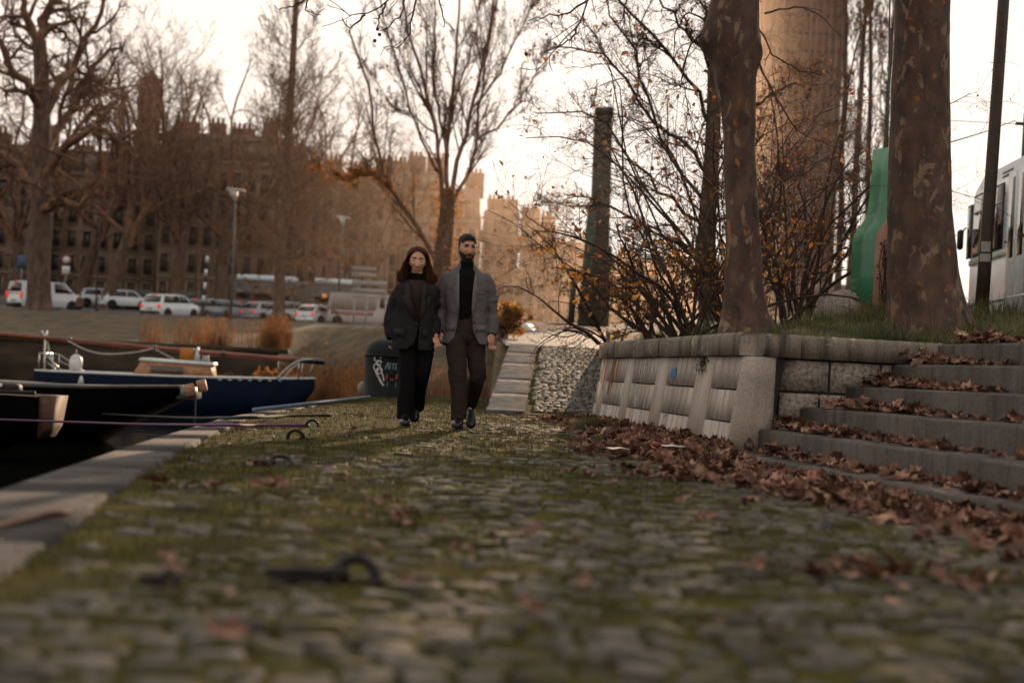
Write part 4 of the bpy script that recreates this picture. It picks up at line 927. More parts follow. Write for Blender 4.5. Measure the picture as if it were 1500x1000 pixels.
mb=MB(); mb.box((XL(274.5),-.2,1.64),(.40,.05,.36),b=.02); mb.build('hatch_board',F('orange_board','#a8661c',rough=.5),sail)
mb=MB(); mb.extr([(XL(285),-.2,1.45),(XL(293),-.2,1.45),(XL(291),-.2,1.85),(XL(288),-.2,1.85)],(0,.1,0)); mb.extr([(XL(295),-.1,1.45),(XL(306),-.1,1.45),(XL(303),-.1,1.74),(XL(298),-.1,1.74)],(0,.12,0)); mb.build('vent',m_whitep,sail,fix=True)
mb=MB(); pm=[(XL(-60),-.1,Z(-60,485)),(XL(75),-.1,Z(75,496)),(XL(250),-.1,Z(250,512)),(XL(440),-.1,Z(440,527.5)),(XL(475),-.1,Z(475,530))]
mb.tube(smooth_path(pm[:4],20),.075,12); mast=mb.build('mast',m_spar,sail,smooth=True)
mb=MB(); mb.tube([pm[3],pm[4]],.085,10); mb.build('mast_cap',m_blk,mast,smooth=True)
for px in (100,225,327): mb=MB(); x=XL(px); zc=np.interp(px,[75,250,440],[Z(75,496),Z(250,512),Z(440,527.5)]); mb.tube([(x-.05,-.1,zc),(x+.05,-.1,zc)],.09,10); mb.build('mast_band',m_blk,mast,smooth=True)
mb=MB(); A_=[(XL(72),-.45,.93),(XL(68),-.25,1.4),(XL(65),-.12,Z(65,492)),(XL(60),-.16,Z(60,484))]; B_=[(XL(76),.35,.93),(XL(70),.1,1.4),(XL(66),-.08,Z(66,492)),(XL(66),-.03,Z(66,484))]
mb.tube(A_,.028,8); mb.tube(B_,.028,8); mb.build('mast_crutch',m_whitep,sail,smooth=True)
mb=MB()
for s in (-1,1):
    mb.tube([(XL(66),s*.6,.93),(XL(66),s*.6,1.45)],.018,8); mb.tube([(XL(75),s*.7,.94),(XL(75),s*.65,1.43)],.018,8); mb.tube([(XL(66),s*.6,1.45),(XL(75),s*.65,1.43),(XL(108),s*1.05,.96)],.018,8); mb.tube([(XL(75),s*.66,1.25),(XL(100),s*1.0,.97)],.014,8)
mb.tube([(XL(66),-.6,1.45),(XL(66),.6,1.45)],.018,8); mb.build('stern_rail',m_steel,sail,smooth=True)
mb=MB()
for s in (-1,1):
    mb.tube(smooth_path([(XL(410),s*.6,1.03),(XL(425),s*.5,1.38),(XL(440),s*.38,1.6),(XL(458),s*.15,1.66)],12),.024,8); mb.tube([(XL(452),s*.1,1.08),(XL(461),s*.12,1.66)],.02,8); mb.tube([(XL(440),s*.3,1.05),(XL(440),s*.38,1.6)],.016,8)
mb.tube([(XL(458),-.15,1.66),(XL(463),0,1.66),(XL(458),.15,1.66)],.024,8); mb.build('pulpit',m_steel,sail,smooth=True)
mb=MB(); mb.lathe([(.05,0),(.17,.05),(.19,.25),(.16,.42),(.08,.5),(.02,.52)],(XL(115),-.3,.95),16); mb.tube([(XL(115),-.3,1.45),(XL(115),-.3,1.6)],.012,6); mb.build('outboard_cover',m_whitep,sail,smooth=True)
mb=MB(); mb.extr([(XL(133),-1.22,.62),(XL(143),-1.24,.62),(XL(140),-1.24,.86),(XL(137),-1.24,.86)],(0,-.03,0)); mb.build('fender_mark',m_whitep,sail,fix=True)
mb=MB(); mb.tube(smooth_path([(XL(100),-.2,Z(100,499)),(XL(130),-.3,Z(130,513)),(XL(160),-.3,Z(160,518.5)),(XL(200),-.3,Z(200,516)),(XL(226),-.2,Z(226,510))],20),.022,6); mb.tube(smooth_path([(XL(228),-.2,Z(228,511)),(XL(245),-.25,Z(245,520)),(XL(258),-.3,Z(258,526))],8),.018,6); mb.build('halyard',m_ropew,mast,smooth=True)
for s in (-1,1):
    mb=MB(); 
    for k in range(7): x=5.4+k*.27; mb.box((x,s*(np.interp(x,A[:,0],A[:,1])+.015),np.interp(x,A[:,0],A[:,2])-.03),(.10,.03,.035))
    mb.build('scupper',m_whitep,sail)
# black work boat with two wooden fender blocks at its bow
YK=25.; kx=PX(-20,YK); XK=lambda px:float(P(px,567,YK)[0])-kx
LK=XK(272)
bk=thing('work_boat','low black wooden boat with pale timber blocks at its bow','boat',(kx,YK,-1.02))
mb=MB(); hull(mb,LK,[(0,.9,.92,.0),(1,1.05,.90,-.2),(2.0,1.0,.92,-.1),(2.7,.75,.96,.35),(LK,.42,1.0,.80)]); smooth_angle(mb.build('hull',m_blackp,bk,fix=True),50)
mb=MB(); A=np.array([(0,.9,.92),(1,1.05,.90),(2.0,1.0,.92),(2.7,.75,.96),(LK,.42,1.0)]); xx=np.linspace(0.02,LK-.02,16)
mb.loft([[(x,-np.interp(x,A[:,0],A[:,1])-.03,np.interp(x,A[:,0],A[:,2])+.012),(x,-np.interp(x,A[:,0],A[:,1])-.03,np.interp(x,A[:,0],A[:,2])+.06),(x,np.interp(x,A[:,0],A[:,1])+.03,np.interp(x,A[:,0],A[:,2])+.06),(x,np.interp(x,A[:,0],A[:,1])+.03,np.interp(x,A[:,0],A[:,2])+.012)] for x in xx]); mb.build('deck',F('grey_deck','#3f3a3b',rough=.7,var=.4),bk)
mb=MB(); mb.box((LK+.02,0,.93),(.36,.8,.22),b=.02); mb.build('bow_plate',F('galvanised_plate','#6a6b6c',rough=.4,metal=.5),bk)
for k,(px,py) in enumerate(((278,571),(291,565))): mb=MB(); p=P(px,py,YK-.35); mb.box((p[0]-kx,-.35+.25*k,p[2]+1.02),(.155,.2,.21),b=.02,rz=.15,tilt=((1,0,-.25),(0,1,0),(.25,0,1))); mb.build('fender_block',m_tan,bk)
mb=MB(); p=P(287,576,YK-.35); mb.tube([(p[0]-kx,-.4,p[2]+1.02),(p[0]-kx+.03,-.42,.3),(p[0]-kx+.06,-.45,-.1)],.016,6); mb.build('mooring_chain',F('chain','#1d1a18',rough=.6,metal=.4),bk)
YS=20.; sx=PX(-30,YS); XS=lambda px:float(P(px,577,YS)[0])-sx; LS=XS(74)
sb_=thing('rowing_boat','small black boat with a brown wooden transom moored at the left edge','boat',(sx,YS,-1.02))
mb=MB(); hull(mb,LS,[(-1.6,.3,1.0,.45),(-.8,.6,.95,.1),(0,.7,.92,.02),(LS,.62,.92,.34)]); smooth_angle(mb.build('hull',m_blackp,sb_,fix=True),50)
mb=MB(); mb.extr([(LS+.005,-.5,.93),(LS+.16,-.5,.93),(LS+.10,-.5,.50),(LS+.01,-.5,.34)],(0,.8,0)); mb.build('transom',M('worn_brown_wood',['#3d281c','#5f4231'],scale=5,stretch=(1,4,4)),sb_,fix=True)
mb=MB(); mb.tube([(-.9,-.62,.98),(.2,-.72,.97),(LS,-.65,.97)],.03,6); mb.box((.35,-.5,1.02),(.85,.25,.12),b=.03); mb.build('gunwale',F('dark_timber','#1c1714',rough=.7),sb_)
mb=MB(); a=np.linspace(0,2*PI,13); p=P(24,563,YS-.6); mb.tube([(XS(24),-.66+.0*t,1.04+.0*t) for t in (0,1)],.001,4); mb.lathe([(.012,0),(.03,.004),(.03,.012),(.012,.016)],(XS(24),-.66,1.05),12,axis='y'); mb.build('fairlead',m_whitep,sb_)
# ropes on the quay and over the water
def rope(name,pts,r,m,label,n=40):
    mb=MB(); mb.tube(smooth_path(pts,n),r,8); o=mb.build(name,m,smooth=True); tag(o,label,'rope'); return o
K=lambda px,py,z=.045:tuple(G(px,py,z))
rope('mooring_rope',[tuple(P(-40,613,17)),tuple(P(80,617,15.6)),tuple(P(200,621,13.6)),K(318,622.5,.05),K(380,623,.035),K(446,622.5,.05)],.012,F('purple_rope','#55284e',rough=.8),'thin purple mooring rope stretched over the water to a ring on the quay')
rope('mooring_rope',[tuple(P(150,606,24)),tuple(P(250,611,20)),K(338,612,.05),K(420,609,.035),K(485,608,.035)],.014,F('black_rope','#15110f',rough=.9),'black mooring rope lying across the kerb near the boats')
rope('mooring_rope',[tuple(G(-30,775,.06)),K(0,768,.05),K(55,756,.045),K(92,751,.045),K(112,750,.015)],.010,F('rust_rope','#4d2a24',rough=.9),'rusty red rope crossing the kerb in the left foreground')
mb=MB(); mb.tube([K(372,600,.06),K(541,581,.06)],.022,10); o=mb.build('gangway_pole',F('pale_blue_pole','#6d7c8a',rough=.75,spec=.1),smooth=True); tag(o,'pale blue pole laid along the far edge of the quay','pole')
m_iron=F('rusty_iron','#2a2220',rough=.55,metal=.5,var=.5,scale=30,bump=.4)
def mooring_ring(px,py,R,r,bar,label,tilt=.5,rot=0.,sink=.55):
    p=G(px,py,.02); t=thing('mooring_ring',label,'mooring ring',(p[0],p[1],.02-R*sink),rot)
    mb=MB(); a=np.linspace(0,2*PI,25); mb.tube([(R*math.cos(k),R*math.sin(k)*math.sin(tilt),R*.8+R*math.sin(k)*math.cos(tilt)) for k in a],r,10,cap=False); mb.build('ring',m_iron,t,smooth=True)
    mb=MB(); mb.tube([(-R*.6,0,R*sink+r*1.0),(-R-bar*.5,.01,R*sink+r*.9),(-R-bar,.0,R*sink+r*.7)],[r*1.25,r*1.1,r*1.0],10); mb.ball((-R*.7,0,R*sink+r),r*1.6,10,6); mb.build('shackle',m_iron,t,smooth=True)
    mb=MB(); mb.box((-R-bar*.55,0,R*sink-.004),(bar*.9,R*1.1,.012),b=.004); mb.build('base_plate',m_iron,t)
mooring_ring(520,850,.050,.0145,.17,'large rusty mooring ring out of focus in the near foreground',.55,0.,.62)
mooring_ring(410,681,.055,.011,.08,'dark mooring ring lying flat beside brown leaves on the moss',1.0,.1)
mooring_ring(433,644,.055,.011,.06,'iron mooring ring half sunk in moss, second from the rope',.35,PI)
mooring_ring(457,626,.050,.011,.22,'iron mooring ring holding the purple rope',.25)
mooring_ring(246,853,.02,.008,.05,'tiny dark iron stub on the mossy quay near the kerb',.5)
# dark domed bollard with graffiti at the end of the quay
p=G(561,581,.02); YD=float(p[1])
bo=thing('mooring_bollard','dark domed bollard covered in graffiti behind the woman','bollard',(p[0],p[1],0))
m_bol=M('dark_green_iron',['#050606','#0a0d0d','#121a18'],scale=4,rough=.6,bump=.3,bscale=30,spec=.2)
mb=MB(); mb.lathe([(.36,-.02),(.36,.06),(.345,.08),(.345,.72),(.34,.80),(.31,.89),(.25,.96),(.16,1.01),(.06,1.03),(.005,1.032)],(0,0,0),40); smooth_angle(mb.build('body',m_bol,bo,fix=True),40)
mb=MB(); mb.lathe([(.352,.70),(.362,.715),(.362,.735),(.348,.75)],(0,0,0),40); mb.build('rim',m_bol,bo,smooth=True)
def onbol(a,z,r=.349): return (r*math.sin(a),-r*math.cos(a),z)
def bstroke(mb,pts,w=.02):
    for (a0,z0),(a1,z1) in zip(pts[:-1],pts[1:]):
        d=np.array([(a1-a0)*.35,z1-z0]); d/=np.linalg.norm(d)+1e-9; nn=np.array([-d[1],d[0]])*w/2
        mb.add([onbol(a0+nn[0]/.35,z0+nn[1]),onbol(a1+nn[0]/.35,z1+nn[1]),onbol(a1-nn[0]/.35,z1-nn[1]),onbol(a0-nn[0]/.35,z0-nn[1])],[(0,1,2,3)])
mb=MB(); rr=random.Random(3)
for c in ((-.28,.68,.06),(-.20,.60,.045),(-.30,.53,.06),(-.16,.47,.05)):
    bstroke(mb,[(c[0]+c[2]/.35*math.cos(t),c[1]+c[2]*math.sin(t)) for t in np.linspace(0,5.6,10)],.018)
bstroke(mb,[(-.36,.46),(-.15,.34),(.08,.22)],.03); bstroke(mb,[(-.3,.42),(-.05,.26)],.018); bstroke(mb,[(-.1,.50),(.0,.42),(.1,.3)],.02)
mb.build('graffiti',F('white_spray','#c9c4c0',rough=.7),bo)
mb=MB(); bstroke(mb,[(.12,.50),(.25,.62),(.3,.50)],.016); bstroke(mb,[(.36,.60),(.36,.50)],.016); bstroke(mb,[(.32,.60),(.44,.60)],.016); bstroke(mb,[(.52,.60),(.52,.50)],.016); bstroke(mb,[(.48,.60),(.60,.60)],.016); bstroke(mb,[(.66,.60),(.66,.50)],.016); bstroke(mb,[(.66,.60),(.76,.60)],.014); bstroke(mb,[(.66,.55),(.74,.55)],.014); bstroke(mb,[(.66,.50),(.76,.50)],.014)
mb.build('sticker',F('pale_cyan_paint','#7d9aa0',rough=.6),bo)
mb=MB(); mb.add([onbol(a,z,.3475) for a,z in ((.15,.33),(.5,.31),(.8,.34),(.8,.44),(.45,.46),(.2,.42))],[(0,1,2,3,4,5)]); mb.build('sticker',F('orange_paint','#a8551f',rough=.6),bo)
mb=MB(); mb.add([onbol(a,z,.3475) for a,z in ((.25,.20),(.75,.20),(.75,.285),(.25,.285))],[(0,1,2,3)]); mb.build('sticker',F('blue_sticker','#5f8fb5',rough=.5),bo)
p=P(527,572,YD+.3); mb=MB(); mb.ball((0,0,0),(.09,.09,.13),12,8); o=mb.build('buoy',F('pale_buoy','#7d706a',rough=.5),smooth=True); o.location=(p[0]+.04,p[1],.13); tag(o,'small pale buoy standing left of the domed bollard','buoy')
# litter
for (px,py,c,lab,sz) in ((907,669,'#c9c7c2','crumpled white paper scrap among the leaves','a'),(985,664,'#c4b9b2','crushed white packet with a red end by the wall','b')):
    p=G(px,py,.03); mb=MB(); rr=np.random.default_rng(px); g=np.array([(i*.05-.1,j*.04-.04,.02+.02*rr.random()) for j in range(3) for i in range(5)])
    mb.add(g,[(j*5+i,j*5+i+1,j*5+i+6,j*5+i+5) for j in range(2) for i in range(4)]); o=mb.build('paper_scrap' if sz=='a' else 'crushed_packet',F('scrap_'+sz,c,rough=.6)); o.location=(p[0],p[1],p[2]+.03); tag(o,lab,'litter')
    if sz=='b': mb=MB(); mb.box((-.12,-.02,.03),(.05,.07,.035),b=.008,rz=.3); mb.build('packet_end',F('red_print','#8a2a22',rough=.5),o)
# ================================================================== RIGHT BANK: SCULPTURE, TRAM, POLES
p=P(1276,468,16.0); bt=thing('bottle_sculpture','tall bottle shaped panel with green side and peach front, half hidden by the right trunk','sculpture',(p[0],p[1],float(upper_z(np.array([[p[0]]]),np.array([[p[1]]]))[0,0])-.05),.0)
z0=bt.location.z; zs=lambda py:float(P(1276,py,16.)[2])-z0
prof=[(0,zs(470)),( -.045,zs(350)),(-.02,zs(338)),(.03,zs(322)),(.13,zs(295)),(.175,zs(270)),(.20,zs(240)),(.215,zs(212))]
prof=[(-x+ .045*0,z) for x,z in prof]
lf=[(-.01,-.1),(-.003,zs(400)),(-.007,zs(352)),(.008,zs(343)),(.041,zs(333)),(.085,zs(325)),(.127,zs(315)),(.152,zs(303)),(.168,zs(285)),(.18,zs(250)),(.187,zs(212))]
W=.84; outl=[(x,z) for x,z in lf]+[(W-x,z) for x,z in lf[::-1]]
dv=np.array([-.165,.34,0]); fr=[(x,0,z) for x,z in outl]
mb=MB(); mb.extr(fr,dv); mb.build('green_shell',F('green_paint','#3f865f',rough=.35,coat=.3,var=.2,scale=2),bt,fix=True)
mb=MB(); mb.extr([(x*.985+.008,-.004,z*.995) for x,z in outl],(0,-.012,0)); fp=mb.build('front_panel',F('peach_panel','#a87f68',rough=.6,var=.15,scale=3),bt,fix=True)
mb=MB(); rr=random.Random(8)
for k in range(5):
    z=zs(290)+k*.05; mb.tube(smooth_path([(.2+.05*rr.random(),-.022,z),(.26,-.022,z+.05),(.21,-.022,z+.09),(.3,-.022,z+.05)],10),.008,5)
mb.build('painted_mark',F('black_ink','#0d0c0c',rough=.5),fp)
iv=MB(); ivl=[]
for k in range(26):
    x=.06+rr.random()*.3; pts=[(x,-.03,0)]; 
    for q in range(7): pts.append((pts[-1][0]+rr.uniform(-.03,.04),-.03-rr.random()*.02,pts[-1][2]+rr.uniform(.08,.17)))
    iv.tube(pts,.005,4); ivl+=pts
o=iv.build('ivy',M('dry_stem',['#2a1a12','#3d281b'],scale=9),None); o.location=bt.location; tag(o,'dry ivy stems climbing the peach front of the bottle sculpture','ivy')
q=np.array([np.array(ivl[rg.integers(len(ivl))])+rg.normal(0,.02,3) for _ in range(300)]); V1,T1=leaf_batch(q,rg.uniform(.02,.045,300),rg,1.2,.5); link('leaf',np_mesh('leaf',V1,T1),M('ivy_leaf',['#221a10','#3c2a1a'],scale=9,transl=.3,bump=0),o)
p=P(1230,452,16.5); mb=MB(); mb.ball((0,0,0),(.42,.4,.42),14,10); me=mb.mesh('boulder',True); V=vget(me); vset(me,V*(1+.12*vnoise(V*4,2))[:,None]); o=link('boulder',me,m_granite); o.location=(p[0]+.1,p[1],float(upper_z(np.array([[p[0]]]),np.array([[p[1]]]))[0,0])-.02); tag(o,'grey rounded stone left of the green bottle sculpture','boulder')
# street pole with stickers
p=P(1437,462,18.); zg=float(upper_z(np.array([[p[0]]]),np.array([[p[1]]]))[0,0]); q=P(1470,0,18.)
m_pole=F('flare_tinted_pole','#473529',rough=.6,var=.3)  # dark pole tinted brown, lens flare painted into its colour
po=thing('tram_pole','tall dark pole with two pale stickers in front of the tram','pole',(p[0],p[1],zg-.05))
d=(np.array(q)-np.array(p)); d/=d[2]; pt=lambda z:tuple(d*z)
mb=MB(); mb.tube([pt(-.1),pt(1.0),pt(4),pt(9)],[.088,.08,.072,.055],20); mb.build('shaft',m_pole,po,smooth=True)
mb=MB(); mb.lathe([(.14,0),(.14,.06),(.10,.10),(.09,.16)],(0,0,0),20); mb.build('foot',m_pole,po,smooth=True)
for k,(py,h,w) in enumerate(((362,.13,.7),(378,.10,.85))):
    z=float(P(1441,py,18.)[2])-zg+.05; c=pt(z); a=np.linspace(-w-.35,w-.35,8); mb=MB(); R_=[[(c[0]+.087*math.sin(t),c[1]-.087*math.cos(t),z-h/2) for t in a],[(c[0]+.087*math.sin(t),c[1]-.087*math.cos(t),z+h/2) for t in a]]; mb.loft(R_,cap=False,closed=False); mb.build('sticker',F('pale_sticker','#a39c96',rough=.6),po)
# tram
TX,TY=8.07+.06*(26.26-22.5),26.26
tr=thing('tram','white tram with a green stripe below dark windows, passing on the right','tram',(TX,TY,1.72),math.atan2(-.06,1)*1.0); tr.scale=(1,1,1.10)
# local: x to the right across the tram, y negative towards the camera along its length
m_tw=F('white_tram_paint','#b9bcc0',rough=.3,coat=.3,var=.06,scale=1.5); m_tg=F('green_stripe','#4f8464',rough=.35); m_gl=M('dark_glass',['#1d1714','#2b211b'],scale=2,rough=.08,bump=0,spec=.6); m_gasket=F('rubber','#16171a',rough=.6)
LT_=13.0
prof=[(.0,.04),(.0,1.98),(.05,2.30),(.20,2.58),(.42,2.70),(1.98,2.70),(2.2,2.58),(2.35,2.3),(2.4,1.98),(2.4,.04)]
mb=MB(); R_=[]
for y,zf,ins in ((.0,.80,.18),(-.12,.95,.06),(-.35,1,.0),(-LT_,1,0)):
    R_.append([(x*(1-2*ins/2.4)+ins,y,z*zf+(.0 if zf==1 else .05)) for x,z in prof])
mb.loft(R_); bd=mb.build('body',m_tw,tr,fix=True); smooth_angle(bd,35)
mb=MB(); mb.box((-.004,-LT_/2-.1,1.12),(.02,LT_-.4,.09)); mb.build('stripe',m_tg,tr)
mb=MB(); mb.box((-.012,-LT_/2-.1,.42),(.03,LT_-.3,.03)); mb.box((-.006,-LT_/2-.1,.12),(.02,LT_-.3,.2)); mb.build('skirt',F('grey_skirt','#8e9297',rough=.45),tr)
def twin(y0,y1,z0=1.2,z1=2.22,split=None):
    mb=MB(); mb.box((-.006,-(y0+y1)/2,(z0+z1)/2),(.03,y1-y0,z1-z0),b=.012); w=mb.build('window',m_gasket,tr)
    mb=MB(); mb.box((-.012,-(y0+y1)/2,(z0+z1)/2),(.03,y1-y0-.07,z1-z0-.07),b=.01); mb.build('pane',m_gl,w)
    if split: mb=MB(); mb.box((-.018,-(y0+y1)/2,z1-.3),(.03,y1-y0-.07,.035)); mb.build('vent_bar',F('grey_bar','#8e9297',rough=.45),w)
twin(.12,.42,1.2,2.10); twin(.55,1.5,split=1); twin(1.65,2.42,split=1)
for y0 in (2.72,3.24):
    mb=MB(); mb.box((-.01,-y0-.25,1.22),(.03,.5,2.2),b=.01); dr=mb.build('door',F('door_white','#c6c8cb',rough=.3),tr)
    mb=MB(); mb.box((-.018,-y0-.25,1.62),(.03,.28,1.22),b=.04); mb.build('pane',m_gl,dr)
y=4.1
while y<LT_-1.2: twin(y,y+1.1,split=1); y+=1.22
mb=MB(); mb.box((1.2,-5,2.82),(1.5,3.2,.25),b=.05); mb.build('roof_unit',F('grey_unit','#7d8186',rough=.5),tr)
mb=MB(); mb.box((-.08,.10,1.55),(.10,.12,.34),b=.03); mb.tube([(0,.02,1.75),(-.06,.08,1.68)],.015,6); mb.build('mirror',m_gasket,tr)
mb=MB()
for k in range(9):
    for r in range(2): mb.box((.065-.0*r,-2.05-.07*k,2.40-.06*r),(.012,.045,.03),tilt=((1,0,.2),(0,1,0),(-.2,0,1)))
mb.build('fleet_number',F('grey_lettering','#4a4d52',rough=.5),tr)
mb=MB(); mb.tube([(TX+.4,TY+12,3.6+3.2),(TX+.2,TY,6.7),(TX-.5,TY-25,6.6)],.012,6)
wr0=P(1330,173,25); wr1=P(1560,186,25)
mb=MB(); mb.tube([tuple(wr0),tuple(wr1)],.006,6); o=mb.build('overhead_wire',F('wire','#3a302a',rough=.5)); tag(o,'thin overhead cable running out behind the right trunk','cable')
p=P(1497,225,25); mb=MB(); mb.tube([(p[0],p[1],1.8),(p[0]+.05,p[1],float(P(1497,165,25)[2]))],.05,10); mb.tube([tuple(P(1488,181,25)),tuple(P(1506,182,25))],.03,8); o=mb.build('catenary_post',F('green_post','#2d3b33',rough=.5)); tag(o,'green catenary post behind the tram at the right edge','post')
p=P(1297,460,18.5); q=P(1304,-30,18.5); mb=MB(); mb.tube([(p[0],p[1],1.4),tuple(q)],[.014,.010],10); o=mb.build('green_pole',F('green_pole','#26352a',rough=.5),smooth=True); tag(o,'thin green pole rising just left of the right trunk','pole')
# ================================================================== BUILDINGS, CARS, STREET FURNITURE
rf=random.Random(12)
m_bw=[M('stone_facade_a',['#75604f','#8c7563','#9c8572'],scale=.6,rough=.9,bump=.2,bscale=6),M('stone_facade_b',['#674f40','#7d6451','#8d745f'],scale=.6,rough=.9,bump=.2,bscale=6),M('stone_facade_c',['#5e493c','#725a4a','#826a57'],scale=.6,rough=.9,bump=.2,bscale=6)]  # facade and roof colours lightened and warmed to carry distance haze
m_slate=M('slate_roof',['#54403a','#654e45','#755b4f'],scale=2,rough=.7,bump=.3,bscale=10,stretch=(1,1,4)); m_trim=M('stone_trim',['#7a685b','#94806f'],scale=2,rough=.9,bump=.1)
m_pane=M('window_glass',['#382b25','#54443a'],scale=.4,rough=.1,bump=0); m_brick=M('chimney_brick',['#4c3127','#6b4638'],scale=3,rough=.9,bump=.2); m_shut=F('window_frame','#8d7f74',rough=.7)
def building(name,label,px0,px1,Y,py_eave,py_ridge,depth=14,floors=5,bays=5,mw=0,chim=2,zb=None,group=None,rot=0,win=True):
    x0,x1=PX(px0,Y),PX(px1,Y); xm=(px0+px1)/2; zb=float(road_z(Y))-.3 if zb is None else zb
    ze=float(P(xm,py_eave,Y)[2])-zb; zr=float(P(xm,py_ridge,Y)[2])-zb; w=x1-x0; xc=(x0+x1)/2
    b=thing(name,label,'building',(xc,Y,zb),rot,group)
    mb=MB(); mb.box((0,depth/2,ze/2-1),(w,depth,ze+2)); mb.build('wall',m_bw[mw],b)
    mb=MB(); mb.box((0,depth/2,ze+.12),(w+.3,depth+.5,.35)); mb.build('cornice',m_trim,b)
    fh=(ze-.6)/floors
    for k in (1,floors-1):
        if floors>2: mb=MB(); mb.box((0,-.08,.3+fh*k),(w+.02,.3,.22)); mb.build('string_course',m_trim,b)
    mb=MB(); h=zr-ze-.3
    if h>.4: mb.loft([[(-w/2,-.05,ze+.3),(w/2,-.05,ze+.3),(w/2,depth,ze+.3),(-w/2,depth,ze+.3)],[(-w/2+.1,h*.35,zr-.05),(w/2-.1,h*.35,zr-.05),(w/2-.1,depth-h*.35,zr-.05),(-w/2+.1,depth-h*.35,zr-.05)],[(-w/2+.1,depth*.4,zr+.25),(w/2-.1,depth*.4,zr+.25),(w/2-.1,depth*.6,zr+.25),(-w/2+.1,depth*.6,zr+.25)]]); roof=mb.build('roof',m_slate,b,fix=True)
    else: roof=b
    for k in range(chim):
        cx=-w/2+w*(k+.5)/chim+rf.uniform(-.4,.4) if chim>1 else w*.3; cw=rf.uniform(1.2,2.4); ch=rf.uniform(1.0,2.2); mb=MB(); mb.box((cx,depth*.35,zr+ch/2-.3),(cw,.9,ch+.6))
        for q in range(int(cw/.45)): mb.lathe([(.13,0),(.15,.1),(.12,.55)],(cx-cw/2+.25+q*.45,depth*.35,zr+ch-.02),8)
        mb.build('chimney',m_brick,roof)
    if win:
        bw=w/bays
        for f_ in range(floors):
            for k in range(bays):
                x=-w/2+bw*(k+.5); z=.3+fh*f_+fh*.5; ww,wh=min(1.15,bw*.5),fh*.66
                mb=MB(); mb.box((x,-.03,z+wh/2+.06),(ww+.34,.2,.16)); mb.box((x-ww/2-.08,-.02,z),(.16,.16,wh)); mb.box((x+ww/2+.08,-.02,z),(.16,.16,wh)); mb.box((x,-.05,z-wh/2-.06),(ww+.4,.26,.12)); o=mb.build('window',m_trim,b)
                mb=MB(); mb.box((x,.02,z),(ww,.1,wh)); p_=mb.build('pane',m_pane,o)
                if f_ in (1,2) and rf.random()<.7:
                    mb=MB()
                    for q in range(7): mb.box((x-ww/2+ww*q/6,-.22,z-wh/2+.45),(.03,.03,.9))
                    mb.box((x,-.22,z-wh/2+.9),(ww+.2,.05,.05)); mb.build('railing',F('iron_railing','#191513',rough=.6),o)
        if zr-ze>2.2:
            for k in range(bays):
                if rf.random()<.7: x=-w/2+bw*(k+.5); mb=MB(); mb.box((x,.55,ze+1.25),(1.2,1.4,1.7)); mb.box((x,.5,ze+2.15),(1.5,1.7,.16)); o=mb.build('dormer',m_trim,roof); 
    return b
B_=[('town_house','grey stone house at the far left edge behind the van',-130,58,126,250,205,5,7,0,3),
('town_house','stone town house with tall ground floor windows behind the silver car',62,222,128,258,222,5,7,0,3),
('town_house','broad mansard roofed stone building behind the white hatchback',224,386,125,240,192,5,8,0,4),
('town_house','brown stone house behind the tall straight tree',388,480,130,265,236,5,5,1,2),
('town_house','dark town house behind the road sign panels',482,556,134,288,254,5,4,2,2),
('town_house','dark house with a row of chimneys behind the leaning limb',558,634,140,284,250,5,4,2,3),
('town_house','narrow brown house behind the leafy forked tree',637,692,146,325,272,5,3,1,1),
('town_house','stepped roofed house right of the man with two chimneys',698,752,152,348,306,5,3,2,2),
('town_house','tall narrow house between the white house and the pylon',755,803,156,352,322,5,3,1,2),
('town_house','warm stone house hidden behind the pylon columns',806,872,160,392,352,4,4,1,1),
('town_house','long low house behind the tangled shrubs',876,1110,165,408,380,3,9,1,3),
('town_house','house far right behind the poplars',1115,1330,168,440,415,3,8,1,2)]
for (n_,l,a,b_,Y,pe,pr,fl,ba,mw,ch) in B_: building(n_,l,a,b_,Y,pe,pr,floors=fl,bays=ba,mw=mw,chim=ch,group='houses along the far quay')
wh=building('white_house','pale two storey house with a flat roof right of the man',716,783,136,396,392,depth=9,floors=2,bays=4,mw=0,chim=0,rot=0)
wh.children[0].data.materials[0]=M('pale_render',['#8b7a6d','#a18f80'],scale=.8,rough=.9,bump=.1)
# church tower
xt=PX(200,150); mb=MB(); t=thing('church_tower','stone church tower rising above the roofs at the left','church tower',(xt,150,5))
zt=float(P(200,118,150)[2])-5
mb.box((0,0,zt/2-2),(2.0,2.0,zt+4)); mb.build('shaft',m_bw[2],t)
mb=MB(); mb.lathe([(1.15,0),(1.15,.3),(.8,.35),(.5,.8),(.02,1.1)],(0,0,zt),8); mb.build('roof_cap',m_slate,t)
for k in (-1,1): mb=MB(); mb.box((k*.45,-1.0,zt-2),(.35,.1,2.2)); mb.build('belfry_opening',m_pane,t)
